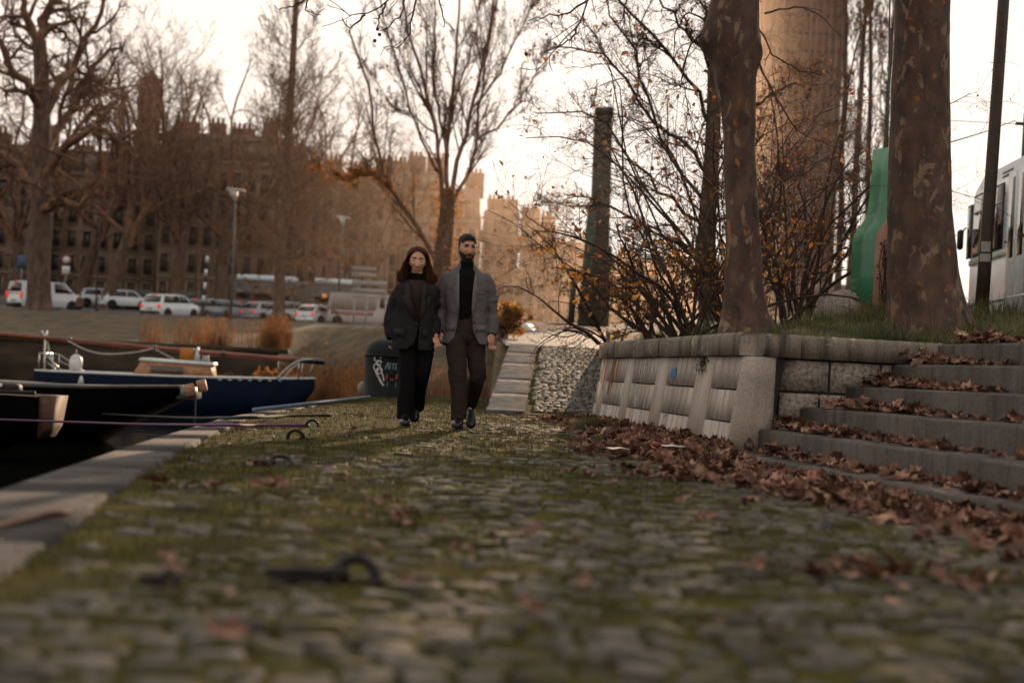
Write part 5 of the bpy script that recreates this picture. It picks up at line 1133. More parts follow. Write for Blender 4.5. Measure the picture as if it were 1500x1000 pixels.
# ------------------------------------------------------------------ cars
m_tyre=F('tyre','#0d0c0c',rough=.85); m_rim=F('alloy_rim','#8f8f90',rough=.35,metal=.7); m_cg=M('car_glass',['#12100f','#221d1a'],scale=1,rough=.06,bump=0,spec=.7)
m_tail=F('lit_tail_lamp','#ff3a18',rough=.3,emis=.3,var=.02); m_tail_off=F('tail_lamp','#5e100c',rough=.3); m_head=F('headlamp_glass','#b9bcbd',rough=.12); m_plate=F('licence_plate','#b5b2a8',rough=.5); m_trimb=F('black_trim','#121111',rough=.6)
KIND={'hatch':dict(L=4.0,W=1.72,H=1.5,prof=[(-2.0,.42,.62),(-1.98,.85,.80),(-1.8,1.02,.95),(-1.72,1.05,1.0)],hood=.98,ws=(.62,1.12),rear=(-1.75,-1.35)),
 'suv':dict(L=4.2,W=1.8,H=1.62,hood=1.05,ws=(.62,1.15),rear=(-1.95,-1.62)),
 'estate':dict(L=4.5,W=1.8,H=1.48,hood=.98,ws=(.70,1.3),rear=(-2.1,-1.7)),
 'van':dict(L=4.3,W=1.82,H=1.84,hood=1.14,ws=(.95,1.55),rear=(-2.08,-2.0)),
 'truck':dict(L=5.2,W=2.0,H=2.3,hood=1.35,ws=(1.75,2.2),rear=(-2.55,-2.5))}
def car(label,kind,paint,px,py,Y,yaw,lit=True,cat='car',name='parked_car',group='cars along the far quay',glass=True,z=None):
    k=KIND[kind]; L,Wd,Hh=k['L'],k['W'],k['H']; hd=k['hood']; w0,w1=k['ws']; r0,r1=k['rear']
    p=P(px,py,Y); c=thing(name,label,cat,(p[0],Y,float(road_z(Y))+.03 if z is None else z),yaw,group)   # forward is +x before yaw
    c.rotation_euler=(0,-math.atan(.05)*math.sin(yaw),yaw)
    mp=F('paint_'+paint.strip('#'),paint,rough=.25,coat=.6,var=.05,scale=1)
    x0,x1=-L/2,L/2; hw=Wd/2; belt=hd-.02
    # lower body, lofted along the length
    st=[(x0,.42,hd*.62,.80),(x0+.06,.32,hd*.9,.92),(x0+.25,.28,belt+.03,.98),(0,.26,belt+.02,1.0),(w1+.05,.26,hd,.99),(x1-.35,.28,hd*.90,.95),(x1-.08,.32,hd*.74,.86),(x1,.42,hd*.58,.74)]
    R_=[[(x,-hw*f*.93,zl),(x,-hw*f,zl+.12),(x,-hw*f,zl+(zh-zl)*.6),(x,-hw*f*.93,zh-.02),(x,-hw*f*.6,zh),(x,hw*f*.6,zh),(x,hw*f*.93,zh-.02),(x,hw*f,zl+(zh-zl)*.6),(x,hw*f,zl+.12),(x,hw*f*.93,zl)] for x,zl,zh,f in st]
    mb=MB(); mb.loft(R_); rt=Hh
    # cabin
    cab=[(r0,belt,.90),(r1,rt-.06,.76),(r1+.3,rt,.74),((r1+w0)/2+.1,rt,.75),(w0-.05,rt-.06,.76),(w1,belt,.86)]
    R2=[]
    for x,zt_,f in cab: R2.append([(x,-hw*.93,belt-.04),(x,-hw*(.93-(.93-f)*min(1,(zt_-belt)/(rt-belt)+.0)),max(zt_,belt)),(x,-hw*f*.7,zt_+.02),(x,hw*f*.7,zt_+.02),(x,hw*(.93-(.93-f)*min(1,(zt_-belt)/(rt-belt))),max(zt_,belt)),(x,hw*.93,belt-.04)])
    mb.loft(R2); body=mb.build('body',mp,c,fix=True); smooth_angle(body,38)
    zt1=rt-.10; f=.78
    for s in (-1,1):
        segs=[(r1+.12,-.12),(-.04,w0-.12)] if kind!='van' else [(.15,w0-.12)]
        if kind=='truck': segs=[(1.1,w0-.05)]
        for q,(a,b_) in enumerate(segs):
            xb0=a-(.18 if q==0 and kind not in('van','truck') else 0); xb1=b_+((w1-w0)*.75 if q==len(segs)-1 else 0)
            yb,yt=s*hw*.945,s*hw*(f+.012); g=MB(); A=[(xb0,yb,belt+.05),(xb1,yb,belt+.05),(b_,yt,zt1),(a,yt,zt1)]; g.extr(A[::s],(0,s*.012,0)); g.build('side_window',m_cg,c,fix=True)
        mb=MB(); mb.box((w1-.35,s*(hw+.06),belt+.1),(.12,.16,.12),b=.04); mb.build('wing_mirror',m_trimb,c)
        lampz=hd*.78
        if kind in('suv','hatch','estate'): mb=MB(); mb.box((x0+.05,s*hw*.80,lampz),(.12,.26,.22),b=.04)
        else: mb=MB(); mb.box((x0+.02,s*hw*.88,lampz+.1),(.10,.14,.42),b=.03)
        mb.build('tail_light',m_tail if lit else m_tail_off,c)
        mb=MB(); mb.box((x1-.18,s*hw*.74,hd*.72),(.3,.34,.16),b=.05); mb.build('headlight',m_head,c)
    g=MB(); ya=hw*.80; g.extr([(r0-.015,-ya,belt+.08),(r0-.015,ya,belt+.08),(r1-.02,ya*.86,zt1),(r1-.02,-ya*.86,zt1)],(-.012,0,.004))
    if kind not in('truck',): g.build('rear_window',m_cg,c,fix=True)
    g=MB(); g.extr([(w1+.012,ya,belt+.07),(w1+.012,-ya,belt+.07),(w0+.0,-ya*.88,rt-.08),(w0+.0,ya*.88,rt-.08)],(.012,0,.01)); g.build('windscreen',m_cg,c,fix=True)
    if lit: mb=MB(); mb.box((r1-.02,0,rt-.06),(.05,.4,.05)); mb.build('brake_light',m_tail,c)
    
    for xx in (x0+.02,x1-.04): mb=MB(); mb.box((xx,0,.41),(.16,Wd*.88,.21),b=.05); mb.build('bumper',m_trimb if kind in('suv','van') else mp,c)
    mb=MB(); mb.box((x0-.03,0,.68),(.03,.5,.11)); mb.build('licence_plate',m_plate,c)
    for xw in (x0+.78,x1-.82):
        for s in (-1,1):
            mb=MB(); yy=s*(hw-.08); a=[(.2,-.1),(.30,-.11),(.33,-.07),(.33,.07),(.30,.11),(.2,.1)]; mb.lathe(a,(xw,yy,.33),20,axis='y'); w_=mb.build('wheel',m_tyre,c)
            mb=MB(); mb.lathe([(.02,0),(.20,.0),(.215,.02),(.20,.03),(.05,.045),(.02,.045)],(xw,yy+s*.075-.02,.33),16,axis='y'); mb.build('rim',m_rim,w_)
            mb=MB(); mb.lathe([(.30,-.004),(.385,-.004),(.385,.004),(.30,.004)],(xw,s*(hw*.99),.35),20,axis='y'); mb.build('wheel_arch',m_trimb,c)
    if kind in('suv',):
        for s in (-1,1): mb=MB(); mb.tube([(r1+.3,s*hw*.62,rt+.07),(w0-.2,s*hw*.62,rt+.07)],.02,6); mb.build('roof_rail',m_trimb,c)
    return c
A_=PI/2
v=car('white panel van with a red and black rear emblem behind the left trunk','van','#c6cacf',66,452,88,A_-math.radians(40),cat='van',name='panel_van',group=None)
mb=MB(); rr=random.Random(5)
for k in range(5): mb.box((-2.09,.25+.09*k-.2,1.42+.07*math.sin(k*1.4)),(.02,.07,.16+.05*(k%2)),tilt=((1,0,0),(0,1,.4),(0,-.4,1)))
mb.build('emblem',F('red_print','#8a2a22',rough=.5),v)
car('white high hatchback with lit brake lights on the far road','suv','#d3d7da',250,468,95,A_-math.radians(27))
car('slate blue car with lit brake lights right of the white hatchback','hatch','#4a5a6b',302,468,100,A_-math.radians(22))
car('pale blue car half hidden beside the slate blue one','estate','#7e8d9c',328,466,103,A_-math.radians(42),lit=False)
car('dark grey estate car behind the white hatchback','estate','#3a3a3e',291,443,116,A_-math.radians(75),lit=False)
car('silver car parked behind the thick leaning trunk','hatch','#b5babd',148,438,114,A_-math.radians(65))
car('white car nosing out right of the thick leaning trunk','hatch','#c9cdd1',184,440,113,A_-math.radians(62),lit=False)
car('black car parked right of the thick leaning trunk','estate','#131315',218,441,115,A_-math.radians(80),lit=False)
car('white estate car with lit tail lights in front of the bus','estate','#d3d7da',476,474,101,A_-math.radians(33))
car('dark car in the shade behind the reeds','hatch','#232126',372,468,106,A_-math.radians(40))
car('silver hatchback half hidden by the tall straight trunk','hatch','#8e949b',392,470,104,A_-math.radians(38))
car('grey car just right of the tall straight trunk','hatch','#8d8f92',424,470,107,A_-math.radians(50),lit=False)
car('pale car passing behind the arm of the man','estate','#9ba3ab',735,496,105,math.radians(-12),lit=False)
tk=car('white delivery truck with a pink band behind the sign legs','truck','#b0a9a6',536,482,99,math.radians(-8),lit=False,cat='truck',name='delivery_truck',group=None)
mb=MB(); 
for s in (-1,1): mb.box((-.8,s*1.005,.95),(3.0,.02,.22))
mb.build('pink_band',F('pink_band','#9a5a58',rough=.5),tk); mb=MB(); mb.box((-.75,0,1.75),(3.2,2.04,1.15),b=.04); mb.build('cargo_box',F('cargo_white','#8f8781',rough=.5),tk)
# articulated bus
YBS=110.; p=P(345,466,YBS); xb=p[0]; LB=PX(522,YBS)-xb
bs=thing('articulated_bus','dark articulated bus with a white roof behind the parked cars','bus',(xb,YBS,float(road_z(YBS))+.05))
def bus_body(x0,x1,nm):
    mb=MB(); R_=[[(x,-1.25,.35),(x,-1.27,1.2),(x,-1.22,2.65),(x,-1.05,2.8),(x,1.05,2.8),(x,1.22,2.65),(x,1.27,1.2),(x,1.25,.35)] for x in (x0,x0+.1,x1-.1,x1)]; mb.loft(R_); mb.build('body',F('bus_dark','#1d1714',rough=.35,coat=.4),bs,fix=True)
    mb=MB(); mb.loft([[(x,-1.15,2.82),(x,-1.0,3.25),(x,1.0,3.25),(x,1.15,2.82)] for x in (x0+.15,x0+.4,x1-.5,x1-.05)]); mb.build('roof_fairing',F('bus_white','#b9c2c9',rough=.4),bs,fix=True)
    n=max(2,int((x1-x0)/1.5))
    for k in range(n):
        a=x0+.2+(x1-x0-.4)*k/n; b_=x0+.2+(x1-x0-.4)*(k+1)/n-.12; mb=MB(); mb.box(((a+b_)/2,-1.262,1.9),(b_-a,.03,1.05),tilt=((1,0,0),(0,1,.03),(0,-.03,1))); mb.build('window',m_gl,bs)
    for xw in ([x0+1.6,x1-1.8] if x1-x0>5 else [x0+1.2]):
        mb=MB(); mb.lathe([(.3,-.12),(.46,-.13),(.5,-.08),(.5,.08),(.46,.13),(.3,.12)],(xw,-1.15,.5),20,axis='y'); w_=mb.build('wheel',m_tyre,bs); mb=MB(); mb.lathe([(.02,0),(.3,0),(.3,.03),(.02,.05)],(xw,-1.30,.5),16,axis='y'); mb.build('rim',m_rim,w_)
xj=PX(430,YBS)-xb; xk=PX(456,YBS)-xb
bus_body(0,xj,'a'); bus_body(xk,LB,'b')
mb=MB(); R_=[]
for k in range(13):
    x=xj+(xk-xj)*k/12; e=.0 if k%2 else .08; R_.append([(x,-1.2+e,.5),(x,-1.2+e,2.7),(x,-1.0,2.95-e),(x,1.0,2.95-e),(x,1.2-e,2.7),(x,1.2-e,.5)])
mb.loft(R_); mb.build('bellows',F('grey_bellows','#54504f',rough=.8),bs,fix=True)
for x in (xk+1.0,xj-1.2): mb=MB(); mb.box((x,-1.29,1.9),(.35,.02,.3)); mb.build('lit_display',F('warm_display','#d98a3c',rough=.5,emis=.5),bs)
# ------------------------------------------------------------------ lamps, signs
m_lamp=F('lamp_grey','#5a5450',rough=.5); m_shade=F('lamp_shade_white','#b9b2ac',rough=.4); m_sign=F('sign_back_grey','#8c8a89',rough=.5,metal=.2)
def lamp(px0,py0,px1,py1,Y,label,hw=.55):
    a=P(px0,py0,Y); b_=P(px1,py1,Y); h=float(b_[2]-a[2]); t=thing('street_lamp',label,'street lamp',(a[0],Y,a[2]-.1))
    mb=MB(); mb.tube([(0,0,-.3),(0,0,h*.5),(b_[0]-a[0],0,h)],[.10,.08,.06],10); mb.build('pole',m_lamp,t,smooth=True)
    mb=MB(); mb.loft([[(b_[0]-a[0]-hw,-.2,h+.25),(b_[0]-a[0]+hw,-.2,h+.18),(b_[0]-a[0]+hw,.2,h+.18),(b_[0]-a[0]-hw,.2,h+.25)],[(b_[0]-a[0]-hw*.8,-.25,h+.40),(b_[0]-a[0]+hw*.9,-.25,h+.32),(b_[0]-a[0]+hw*.9,.25,h+.32),(b_[0]-a[0]-hw*.8,.25,h+.40)]]); mb.loft([[(b_[0]-a[0]-.08,-.08,h-.35),(b_[0]-a[0]+.08,-.08,h-.35),(b_[0]-a[0]+.08,.08,h-.35),(b_[0]-a[0]-.08,.08,h-.35)],[(b_[0]-a[0]-hw*.7,-.2,h+.25),(b_[0]-a[0]+.12,-.2,h+.22),(b_[0]-a[0]+.12,.2,h+.22),(b_[0]-a[0]-hw*.7,.2,h+.25)]]); mb.build('lamp_head',m_shade,t,fix=True)
    return t
lamp(337,470,345,283,80,'white headed street lamp in front of the mansard building')
lamp(496,430,503,322,104,'street lamp with a flat head behind the road sign panels',.5)
YG=90.; p=P(540,481,YG); sg=thing('road_sign','stacked grey road sign panels on posts, seen from behind, left of the woman','road sign',(p[0],YG,p[2]-.2))
for (xa,xb_,ya,yb_) in ((515,551,390,397.5),(515,551,399,407.5),(516,566,410,420),(516,566,421.5,431)):
    a=P(xa,ya,YG); b_=P(xb_,yb_,YG); mb=MB(); mb.box(((a[0]+b_[0])/2-p[0],0,(a[2]+b_[2])/2-p[2]+.2),(b_[0]-a[0],.06,abs(a[2]-b_[2])),b=.02); mb.build('panel',m_sign,sg)
for xx in (517,535,563): a=P(xx,482,YG); b_=P(xx+2.5,432,YG); mb=MB(); mb.tube([(a[0]-p[0],.06,-.4),(b_[0]-p[0],.06,b_[2]-p[2]+.3)],.07,8); mb.build('leg',m_sign,sg)
mb=MB(); a=P(516,433,YG); b_=P(566,436,YG); mb.box(((a[0]+b_[0])/2-p[0],.03,b_[2]-p[2]+.2),(b_[0]-a[0],.08,.08)); mb.build('rail',m_sign,sg)
p=P(297,452,97); t=thing('signal_post','black and white banded signal post behind the slate blue car','signal post',(p[0],97,p[2]-.6))
for k in range(8):
    z0=.6+k*.45; mb=MB(); mb.tube([(.005*k*3,0,z0),(.005*(k+1)*3,0,z0+.45)],.11,12); mb.build('band',m_whitep if k%2 else m_trimb,t)
mb=MB(); mb.tube([(0,0,-.5),(0,0,.6)],.1,10); mb.build('base',m_trimb,t)
def signpost(px,py0,py1,Y,kind,label,col):
    a=P(px,py0,Y); b_=P(px+(py0-py1)*.05,py1,Y); h=float(b_[2]-a[2]); t=thing('traffic_sign',label,'traffic sign',(a[0],Y,a[2]-.1))
    mb=MB(); mb.tube([(0,0,-.3),(0,0,h)],.045,8); mb.build('post',m_sign,t)
    mb=MB()
    if kind=='disc': mb.lathe([(.01,-.02),(.34,-.02),(.34,.02),(.01,.02)],(0,-.06,h-.2),20,axis='y')
    else: mb.box((0,-.06,h-.35),(.62,.04,.9),b=.02)
    o=mb.build('sign_face',F('sign_'+col.strip('#'),col,rough=.5),t)
    if kind=='disc': mb=MB(); mb.lathe([(.01,-.012),(.23,-.012),(.23,.01),(.01,.01)],(0,-.085,h-.2),20,axis='y'); mb.build('sign_centre',m_whitep,o); mb=MB(); mb.box((0,-.06,h-.85),(.5,.04,.5),b=.02); mb.build('plate',m_whitep,t)
signpost(95,430,374,92,'disc','round red and white traffic sign on a post right of the left trunk','#7d2a24')
signpost(30,424,374,98,'rect','blue rectangular sign on a post at the far left','#2f4a63')
for px,Y,y0,y1,lab in ((141,110,440,345,'slim grey pole between the thick trunks'),(226,112,442,330,'slim dark pole left of the white hatchback'),(285,118,440,330,'slim dark pole left of the banded signal post'),(12,96,440,385,'short dark post left of the van')):
    a=P(px,y0,Y); b_=P(px+(y0-y1)*.05,y1,Y); mb=MB(); mb.tube([(a[0],Y,a[2]-.4),tuple(b_)],.06,8); o=mb.build('pole',m_pole,smooth=True); tag(o,lab,'pole')
# tall green grey bridge pylon with lower columns
YP=60.; m_pyl=streak_mat('green_grey_pylon','#453e35','#564d42','#2a241d',amt=.5,sc=1.2); m_pylg=streak_mat('verdigris_pylon','#384139','#485247','#2a2a20',amt=.5,sc=1.2)
p=P(862,470,YP); t=thing('bridge_pylon','tall dark green leaning bridge pylon right of the man','pylon',(p[0],YP,p[2]-.5))
def slabp(pa,pb,nm,m,d0,d1):
    R_=[]
    for (xa,xb_,yy) in (pa,pb):
        a=P(xa,yy,YP); b_=P(xb_,yy,YP); R_.append([(a[0]-p[0],d0,a[2]-p[2]+.5),(b_[0]-p[0],d0,b_[2]-p[2]+.5),(b_[0]-p[0],d1,b_[2]-p[2]+.5),(a[0]-p[0],d1,a[2]-p[2]+.5)])
    mb=MB(); mb.loft(R_); mb.build(nm,m,t,fix=True)
slabp((860,889,478),(872,898,166),'shaft',m_pyl,0,.8)
slabp((846,862,478),(862,876,300),'side_column',m_pylg,-.05,.5)
slabp((884,892,478),(889,897,360),'rail_column',m_pylg,.1,.4)
slabp((871,899,168),(873,899,157),'cap',m_pyl,-.06,.86)
slabp((832,842,472),(838,846,404),'low_column',m_pylg,.4,.8)
# kerb wall beside the access road behind the man
mb=MB(); a=P(800,492,52); mb.loft([[(PX(802,50),50,float(road_z(50))-.2),(PX(802,50),50,float(road_z(50))+.25),(PX(870,62),62,float(road_z(62))+1.1),(PX(870,62),62,0)]],cap=True) if False else None
# pedestrian and dog on the far bank
m_ps=F('skin_far','#8a5f4c',rough=.6)
def walker(px,py,Y,h,label,top,leg,hair):
    p=P(px,py,Y); s=h/1.75; b=MB(); limb(b,[(0,0,1.35),(0,0,1.5),(0,0,1.58)],[.06,.05,.05],6,10); b.ball((0,-.01,1.64),(.078,.095,.115),14,10)
    b.loft([ring(0,0,z,a,c,20) for z,a,c in ((.85,.14,.10),(1.1,.13,.09),(1.35,.17,.10),(1.43,.1,.07))])
    for q in (-1,1):
        limb(b,[(q*.17,0,1.38),(q*.23,.03,1.12),(q*.20,-.06,.9)],[.05,.04,.03],8,10); b.ball((q*.2,-.07,.84),(.03,.03,.06),8,6)
        limb(b,[(q*.08,0,.9),(q*.09,-.05*q,.5),(q*.10,.12*q,.06)],[.08,.06,.045],8,10); limb(b,[(q*.1,.12*q+.03,.05),(q*.1,.12*q-.14,.03)],[.04,.035],4,8)
    o=link('person',remesh(b,.012,2),m_ps); o.location=(p[0],Y,p[2]); o.scale=(s,s,s); tag(o,label,'person')
    t_=MB(); t_.loft([ring(0,0,z,a,c,20) for z,a,c in ((.78,.19,.14),(1.1,.175,.125),(1.36,.2,.125),(1.46,.1,.08))])
    for q in (-1,1): limb(t_,[(q*.17,0,1.38),(q*.23,.03,1.12),(q*.20,-.06,.92)],[.075,.065,.05],8,10)
    link('jacket',remesh(t_,.014,2),F('coat_'+top.strip('#'),top,rough=.9),o)
    t_=MB()
    for q in (-1,1): limb(t_,[(q*.08,0,.9),(q*.09,-.05*q,.5),(q*.10,.12*q,.08)],[.105,.085,.07],8,10)
    link('trousers',remesh(t_,.014,2),F('leg_'+leg.strip('#'),leg,rough=.9),o)
    t_=MB(); t_.ball((0,.015,1.67),(.09,.10,.105),12,8); t_.build('hair',F('hair_'+hair.strip('#'),hair,rough=.7),o,smooth=True)
walker(115.5,466,84,1.5,'small distant pedestrian in a tan jacket on the far bank','#6b4a3d','#141214','#1f1511')
d=MB(); limb(d,[(-.28,0,.38),(0,0,.36),(.25,0,.40)],[.09,.11,.12],8,12); limb(d,[(.22,0,.42),(.34,0,.54)],[.08,.06],5,10); d.ball((.40,0,.58),(.10,.065,.065),12,8); d.ball((.49,0,.55),(.05,.035,.035),10,6)
for x,y in ((-.24,.06),(-.24,-.06),(.2,.06),(.2,-.06)): limb(d,[(x,y,.34),(x+(.05 if x<0 else -.01),y,.2),(x-(.03 if x<0 else 0),y,.1),(x,y,.015)],[.06,.04,.028,.03],8,8)
limb(d,[(-.34,0,.42),(-.45,0,.5),(-.5,0,.6)],[.03,.022,.012],6,8)
for s in (-1,1): d.ball((.37,s*.05,.65),(.025,.012,.05),8,6)
o=link('dog',remesh(d,.012,2),F('brown_fur','#20150f',rough=.95)); p=P(131,468,84); o.location=(p[0],84,p[2]); o.rotation_euler=(0,0,.5); tag(o,'small dark dog beside the distant pedestrian','dog')

YT_=262.; xa,xb_=PX(1098,YT_),PX(1214,YT_); tw=thing('office_tower','tall pale brown office tower behind the shrubs, running out of the top of the picture','tower',((xa+xb_)/2,YT_,6.))
wt=xb_-xa; m_tw2=M('tower_concrete',['#543c32','#674b3e','#765748'],scale=.25,rough=.9,bump=.1)
mb=MB(); mb.box((0,9,48),(wt,18,98)); mb.build('shaft',m_tw2,tw)
m_rib=M('tower_rib',['#604538','#705244'],scale=.4,rough=.9,bump=.1)
for k in range(13): mb=MB(); mb.box((-wt/2+wt*k/12,-.25,48),(.35,.5,98)); mb.build('rib',m_rib,tw)
m_bandt=M('tower_windows',['#4d382f','#5e463a'],scale=.5,rough=.3,bump=0)
for k in range(28): mb=MB(); mb.box((0,-.02,4+3.3*k),(wt-.3,.12,.9)); mb.build('window_band',m_bandt,tw)
# ================================================================== TREES, SHRUBS, REEDS
def unit(v): return v/(np.linalg.norm(v,axis=-1,keepdims=True)+1e-9)
def tubes_np(pts,rad,sides):
    """pts (B,n,3), rad (B,n) -> verts, quads"""
    B,n,_=pts.shape; T=unit(np.gradient(pts,axis=1)); m=np.abs(T.mean(1)); ref=np.eye(3)[m.argmin(1)][:,None]
    N1=unit(np.cross(T,ref)); N2=np.cross(T,N1); a=np.arange(sides)*2*PI/sides
    V=pts[:,:,None]+rad[:,:,None,None]*(np.cos(a)[None,None,:,None]*N1[:,:,None]+np.sin(a)[None,None,:,None]*N2[:,:,None])
    i=np.arange(B*n*sides).reshape(B,n,sides); j=np.roll(i,-1,2)
    return V.reshape(-1,3),np.stack([i[:,:-1],j[:,:-1],j[:,1:],i[:,1:]],-1).reshape(-1,4)
class Skel:
    def __init__(s,seed): s.r=np.random.default_rng(seed); s.lv={}
    def add(s,l,pts,rad): s.lv.setdefault(l,[]).append((np.asarray(pts,dtype=float)[None],np.asarray(rad,dtype=float)[None]))
    def spawn(s,lp,lc,nch,t0,t1,ang,ratio,rr,n=6,wob=.18,up=.1,minlen=0,taper=.35,lenfn=None,bias=None,pfrac=.5):
        """children of every branch of level lp; vectorised"""
        P_,R_=[],[]
        for pts,rad in s.lv[lp]:
            B,m,_=pts.shape; k=nch
            t=s.r.uniform(t0,t1,(B,k)); t=np.sort(t,1); f=t*(m-1); i=np.minimum(f.astype(int),m-2); fr=(f-i)[...,None]
            b=np.arange(B)[:,None]; p=pts[b,i]*(1-fr)+pts[b,i+1]*fr; T=unit(pts[b,i+1]-pts[b,i]); pr=rad[b,i]*(1-fr[...,0])+rad[b,i+1]*fr[...,0]
            L=np.linalg.norm(np.diff(pts,axis=1),axis=2).sum(1)[:,None]
            az=s.r.uniform(0,2*PI,(B,k))+np.arange(k)*2.4; ref=np.eye(3)[np.abs(T).argmin(-1)]; U=unit(np.cross(T,ref)); W_=np.cross(T,U)
            an=s.r.normal(ang,ang*.22,(B,k))[...,None]
            d=T*np.cos(an)+(U*np.cos(az)[...,None]+W_*np.sin(az)[...,None])*np.sin(an)
            if bias is not None: d=unit(d+np.array(bias))
            l=L*ratio*s.r.uniform(.6,1.25,(B,k))*(1.1-pfrac*t)
            if lenfn is not None: l=l*lenfn(t)
            cp=[p]; dd=d.copy(); q=p
            for _ in range(n-1):
                dd=unit(dd+s.r.normal(0,wob,dd.shape)+np.array([0,0,up])); q=q+dd*(l/(n-1))[...,None]; cp.append(q)
            cp=np.stack(cp,2).reshape(B*k,n,3); r0=np.minimum(pr*.85,pr*rr+0*pr).reshape(-1); r1=r0*taper
            P_.append(cp); R_.append(r0[:,None]+(r1-r0)[:,None]*np.linspace(0,1,n)[None])
        s.lv.setdefault(lc,[]).append((np.concatenate(P_),np.concatenate(R_)))
    def mesh(s,levels,sides,rmin=0,gnarl=0):
        Vs,Fs,c=[],[],0
        for l in levels:
            for pts,rad in s.lv.get(l,[]):
                V,Fq=tubes_np(pts,np.maximum(rad,rmin),sides.get(l,3)); Vs.append(V); Fs.append(Fq+c); c+=len(V)
        return np.concatenate(Vs),np.concatenate(Fs)
    def tips(s,l,n,sp=.05):
        pts=np.concatenate([q[0].reshape(-1,3) for q in s.lv[l]]); return pts[s.r.integers(len(pts),size=n)]+s.r.normal(0,sp,(n,3))
def leafquads(c,size,r):
    n=len(c); a=unit(r.normal(0,1,(n,3))); b=unit(np.cross(a,r.normal(0,1,(n,3)))); sz=(np.broadcast_to(size,(n,))*r.uniform(.6,1.3,n))[:,None]
    cc=np.cross(a,b)*.25
    V=np.stack([c-a*sz,c-a*sz*.1-b*sz*.55+cc*sz,c+a*sz,c-a*sz*.1+b*sz*.55+cc*sz],1); return V.reshape(-1,3),np.arange(n*4).reshape(n,4)
m_bark=M('grey_brown_bark',['#3d2e25','#564337','#6c5546'],scale=5,rough=.9,bump=.6,bscale=20,stretch=(1,1,.35))
m_twig=M('brown_twigs',['#513829','#6b4b39','#856249'],scale=2,rough=.85,bump=0)  # far twigs: lighter, warmer brown holds painted haze
m_twig_dark=M('dark_twigs',['#281b14','#3b291e','#523a2a'],scale=2,rough=.85,bump=0)  # near twigs: colour darkened to read as backlit silhouettes
m_lf_o=M('amber_leaves',['#7a4e1e','#a56d2c','#c4904a'],scale=3,rough=.7,bump=0,transl=.6,island=.3)
m_lf_b=M('russet_leaves',['#573a28','#7d563c','#9c7252'],scale=3,rough=.8,bump=0,transl=.5,island=.35)
def finish(name,label,sk,loc,trunk_l,crown_l,sides,leaves=None,group=None,cat='tree',mt=None,mc=None,rmin=0,rz=0):
    t=thing(name,label,cat,loc,rz,group)
    if trunk_l: V,Fq=sk.mesh(trunk_l,sides); link('trunk',np_mesh('trunk',V,Fq,True),mt or m_bark,t)
    V,Fq=sk.mesh(crown_l,sides,rmin); cr=link('crown',np_mesh('crown',V,Fq,True),mc or m_twig,t)
    for (lev,n,size,m,zr) in (leaves or []):
        c=sk.tips(lev,n,.38 if lev==0 else .05); c=c[(c[:,2]>zr[0])&(c[:,2]<zr[1])]
        if len(c): V,Fq=leafquads(c,size,sk.r); link('leaves',np_mesh('leaves',V,Fq),m,t)
    return t
# ---- bare plane trees beyond the road: three shapes, then copies
def bare_tree(seed,H,label,lean=0,leaves=700,th=.26,group='bare trees in the far rows'):
    s=Skel(seed); r=s.r; h0=H*th; n=9
    z=np.linspace(-.4,h0,n); x=lean*np.clip(z/h0,0,1)**1.3+r.normal(0,.05,n).cumsum()*.35; s.add(0,np.stack([x,r.normal(0,.04,n).cumsum(),z],1),np.interp(z,[-.4,.3,h0*.5,h0],[.75,.52,.44,.40])*H/24)
    top=np.array([x[-1],0,h0])
    for k in range(7):
        az=k*2*PI/7+r.normal(0,.25); an=[.25,.55,.75,.5,.85,.35,.65][k]; L=H*r.uniform(.50,.72); d=np.array([math.sin(an)*math.cos(az),math.sin(an)*math.sin(az),math.cos(an)]); p=top-np.array([0,0,r.uniform(0,h0*.25)]); pts=[p]
        for q in range(9):
            d=unit(d+r.normal(0,.2,3)+np.array([0,0,.10])); p=p+d*L/9; pts.append(p)
        s.add(1,pts,np.linspace(.22,.05,10)*H/24)
    s.spawn(1,2,8,.15,1,.75,.45,.55,7,.22,.10); s.spawn(2,3,7,.15,1,.75,.50,.55,6,.25,.06); s.spawn(3,4,6,.1,1,.7,.55,.55,5,.25,.04,taper=.5)
    s.spawn(0,2,3,.6,1,1.2,.5,.3,7,.25,.12)
    return finish('plane_tree',label,s,(0,0,0),[0],[1,2,3,4],{0:14,1:8,2:5,3:4,4:3},[(4,leaves,.10,m_lf_b,(0,H*.75))],group=group,rmin=.009)
protos=[bare_tree(101,24,'x',.4),bare_tree(102,25,'x',1.6,1200),bare_tree(103,23,'x',-.5)]
row=[(-75,118,0,'bare plane tree at the far left, mostly outside the picture',1.0),(22,116,2,'bare tree left of the large left trunk, behind the van',1.0),(112,121,1,'bare tree just right of the large left trunk',1.05),(152,112,1,'bare plane tree with a thick trunk leaning to the right',1.0),(252,117,0,'bare tree with a straight trunk behind the white hatchback',1.0),(318,120,2,'bare tree behind the white headed street lamp',1.05),(372,122,1,'bare tree just left of the tall straight tree',.95),(478,119,0,'bare tree behind the road sign panels',.85),(548,122,2,'bare tree behind the head of the woman',.78),(715,128,1,'small bare tree behind the shoulder of the man',.5),(800,124,0,'small bare tree left of the pylon',.55)]
used=set()
for px,Y,k,lab,sc in row:
    x=PX(px,Y); t=protos[k]
    if k in used: t=copy_tree(t)
    used.add(k); t['label']=lab; t.location=(x,Y,float(road_z(Y))); t.rotation_euler=(0,0,0 if k==1 else rf.uniform(0,6.28)); t.scale=(sc,sc,sc)
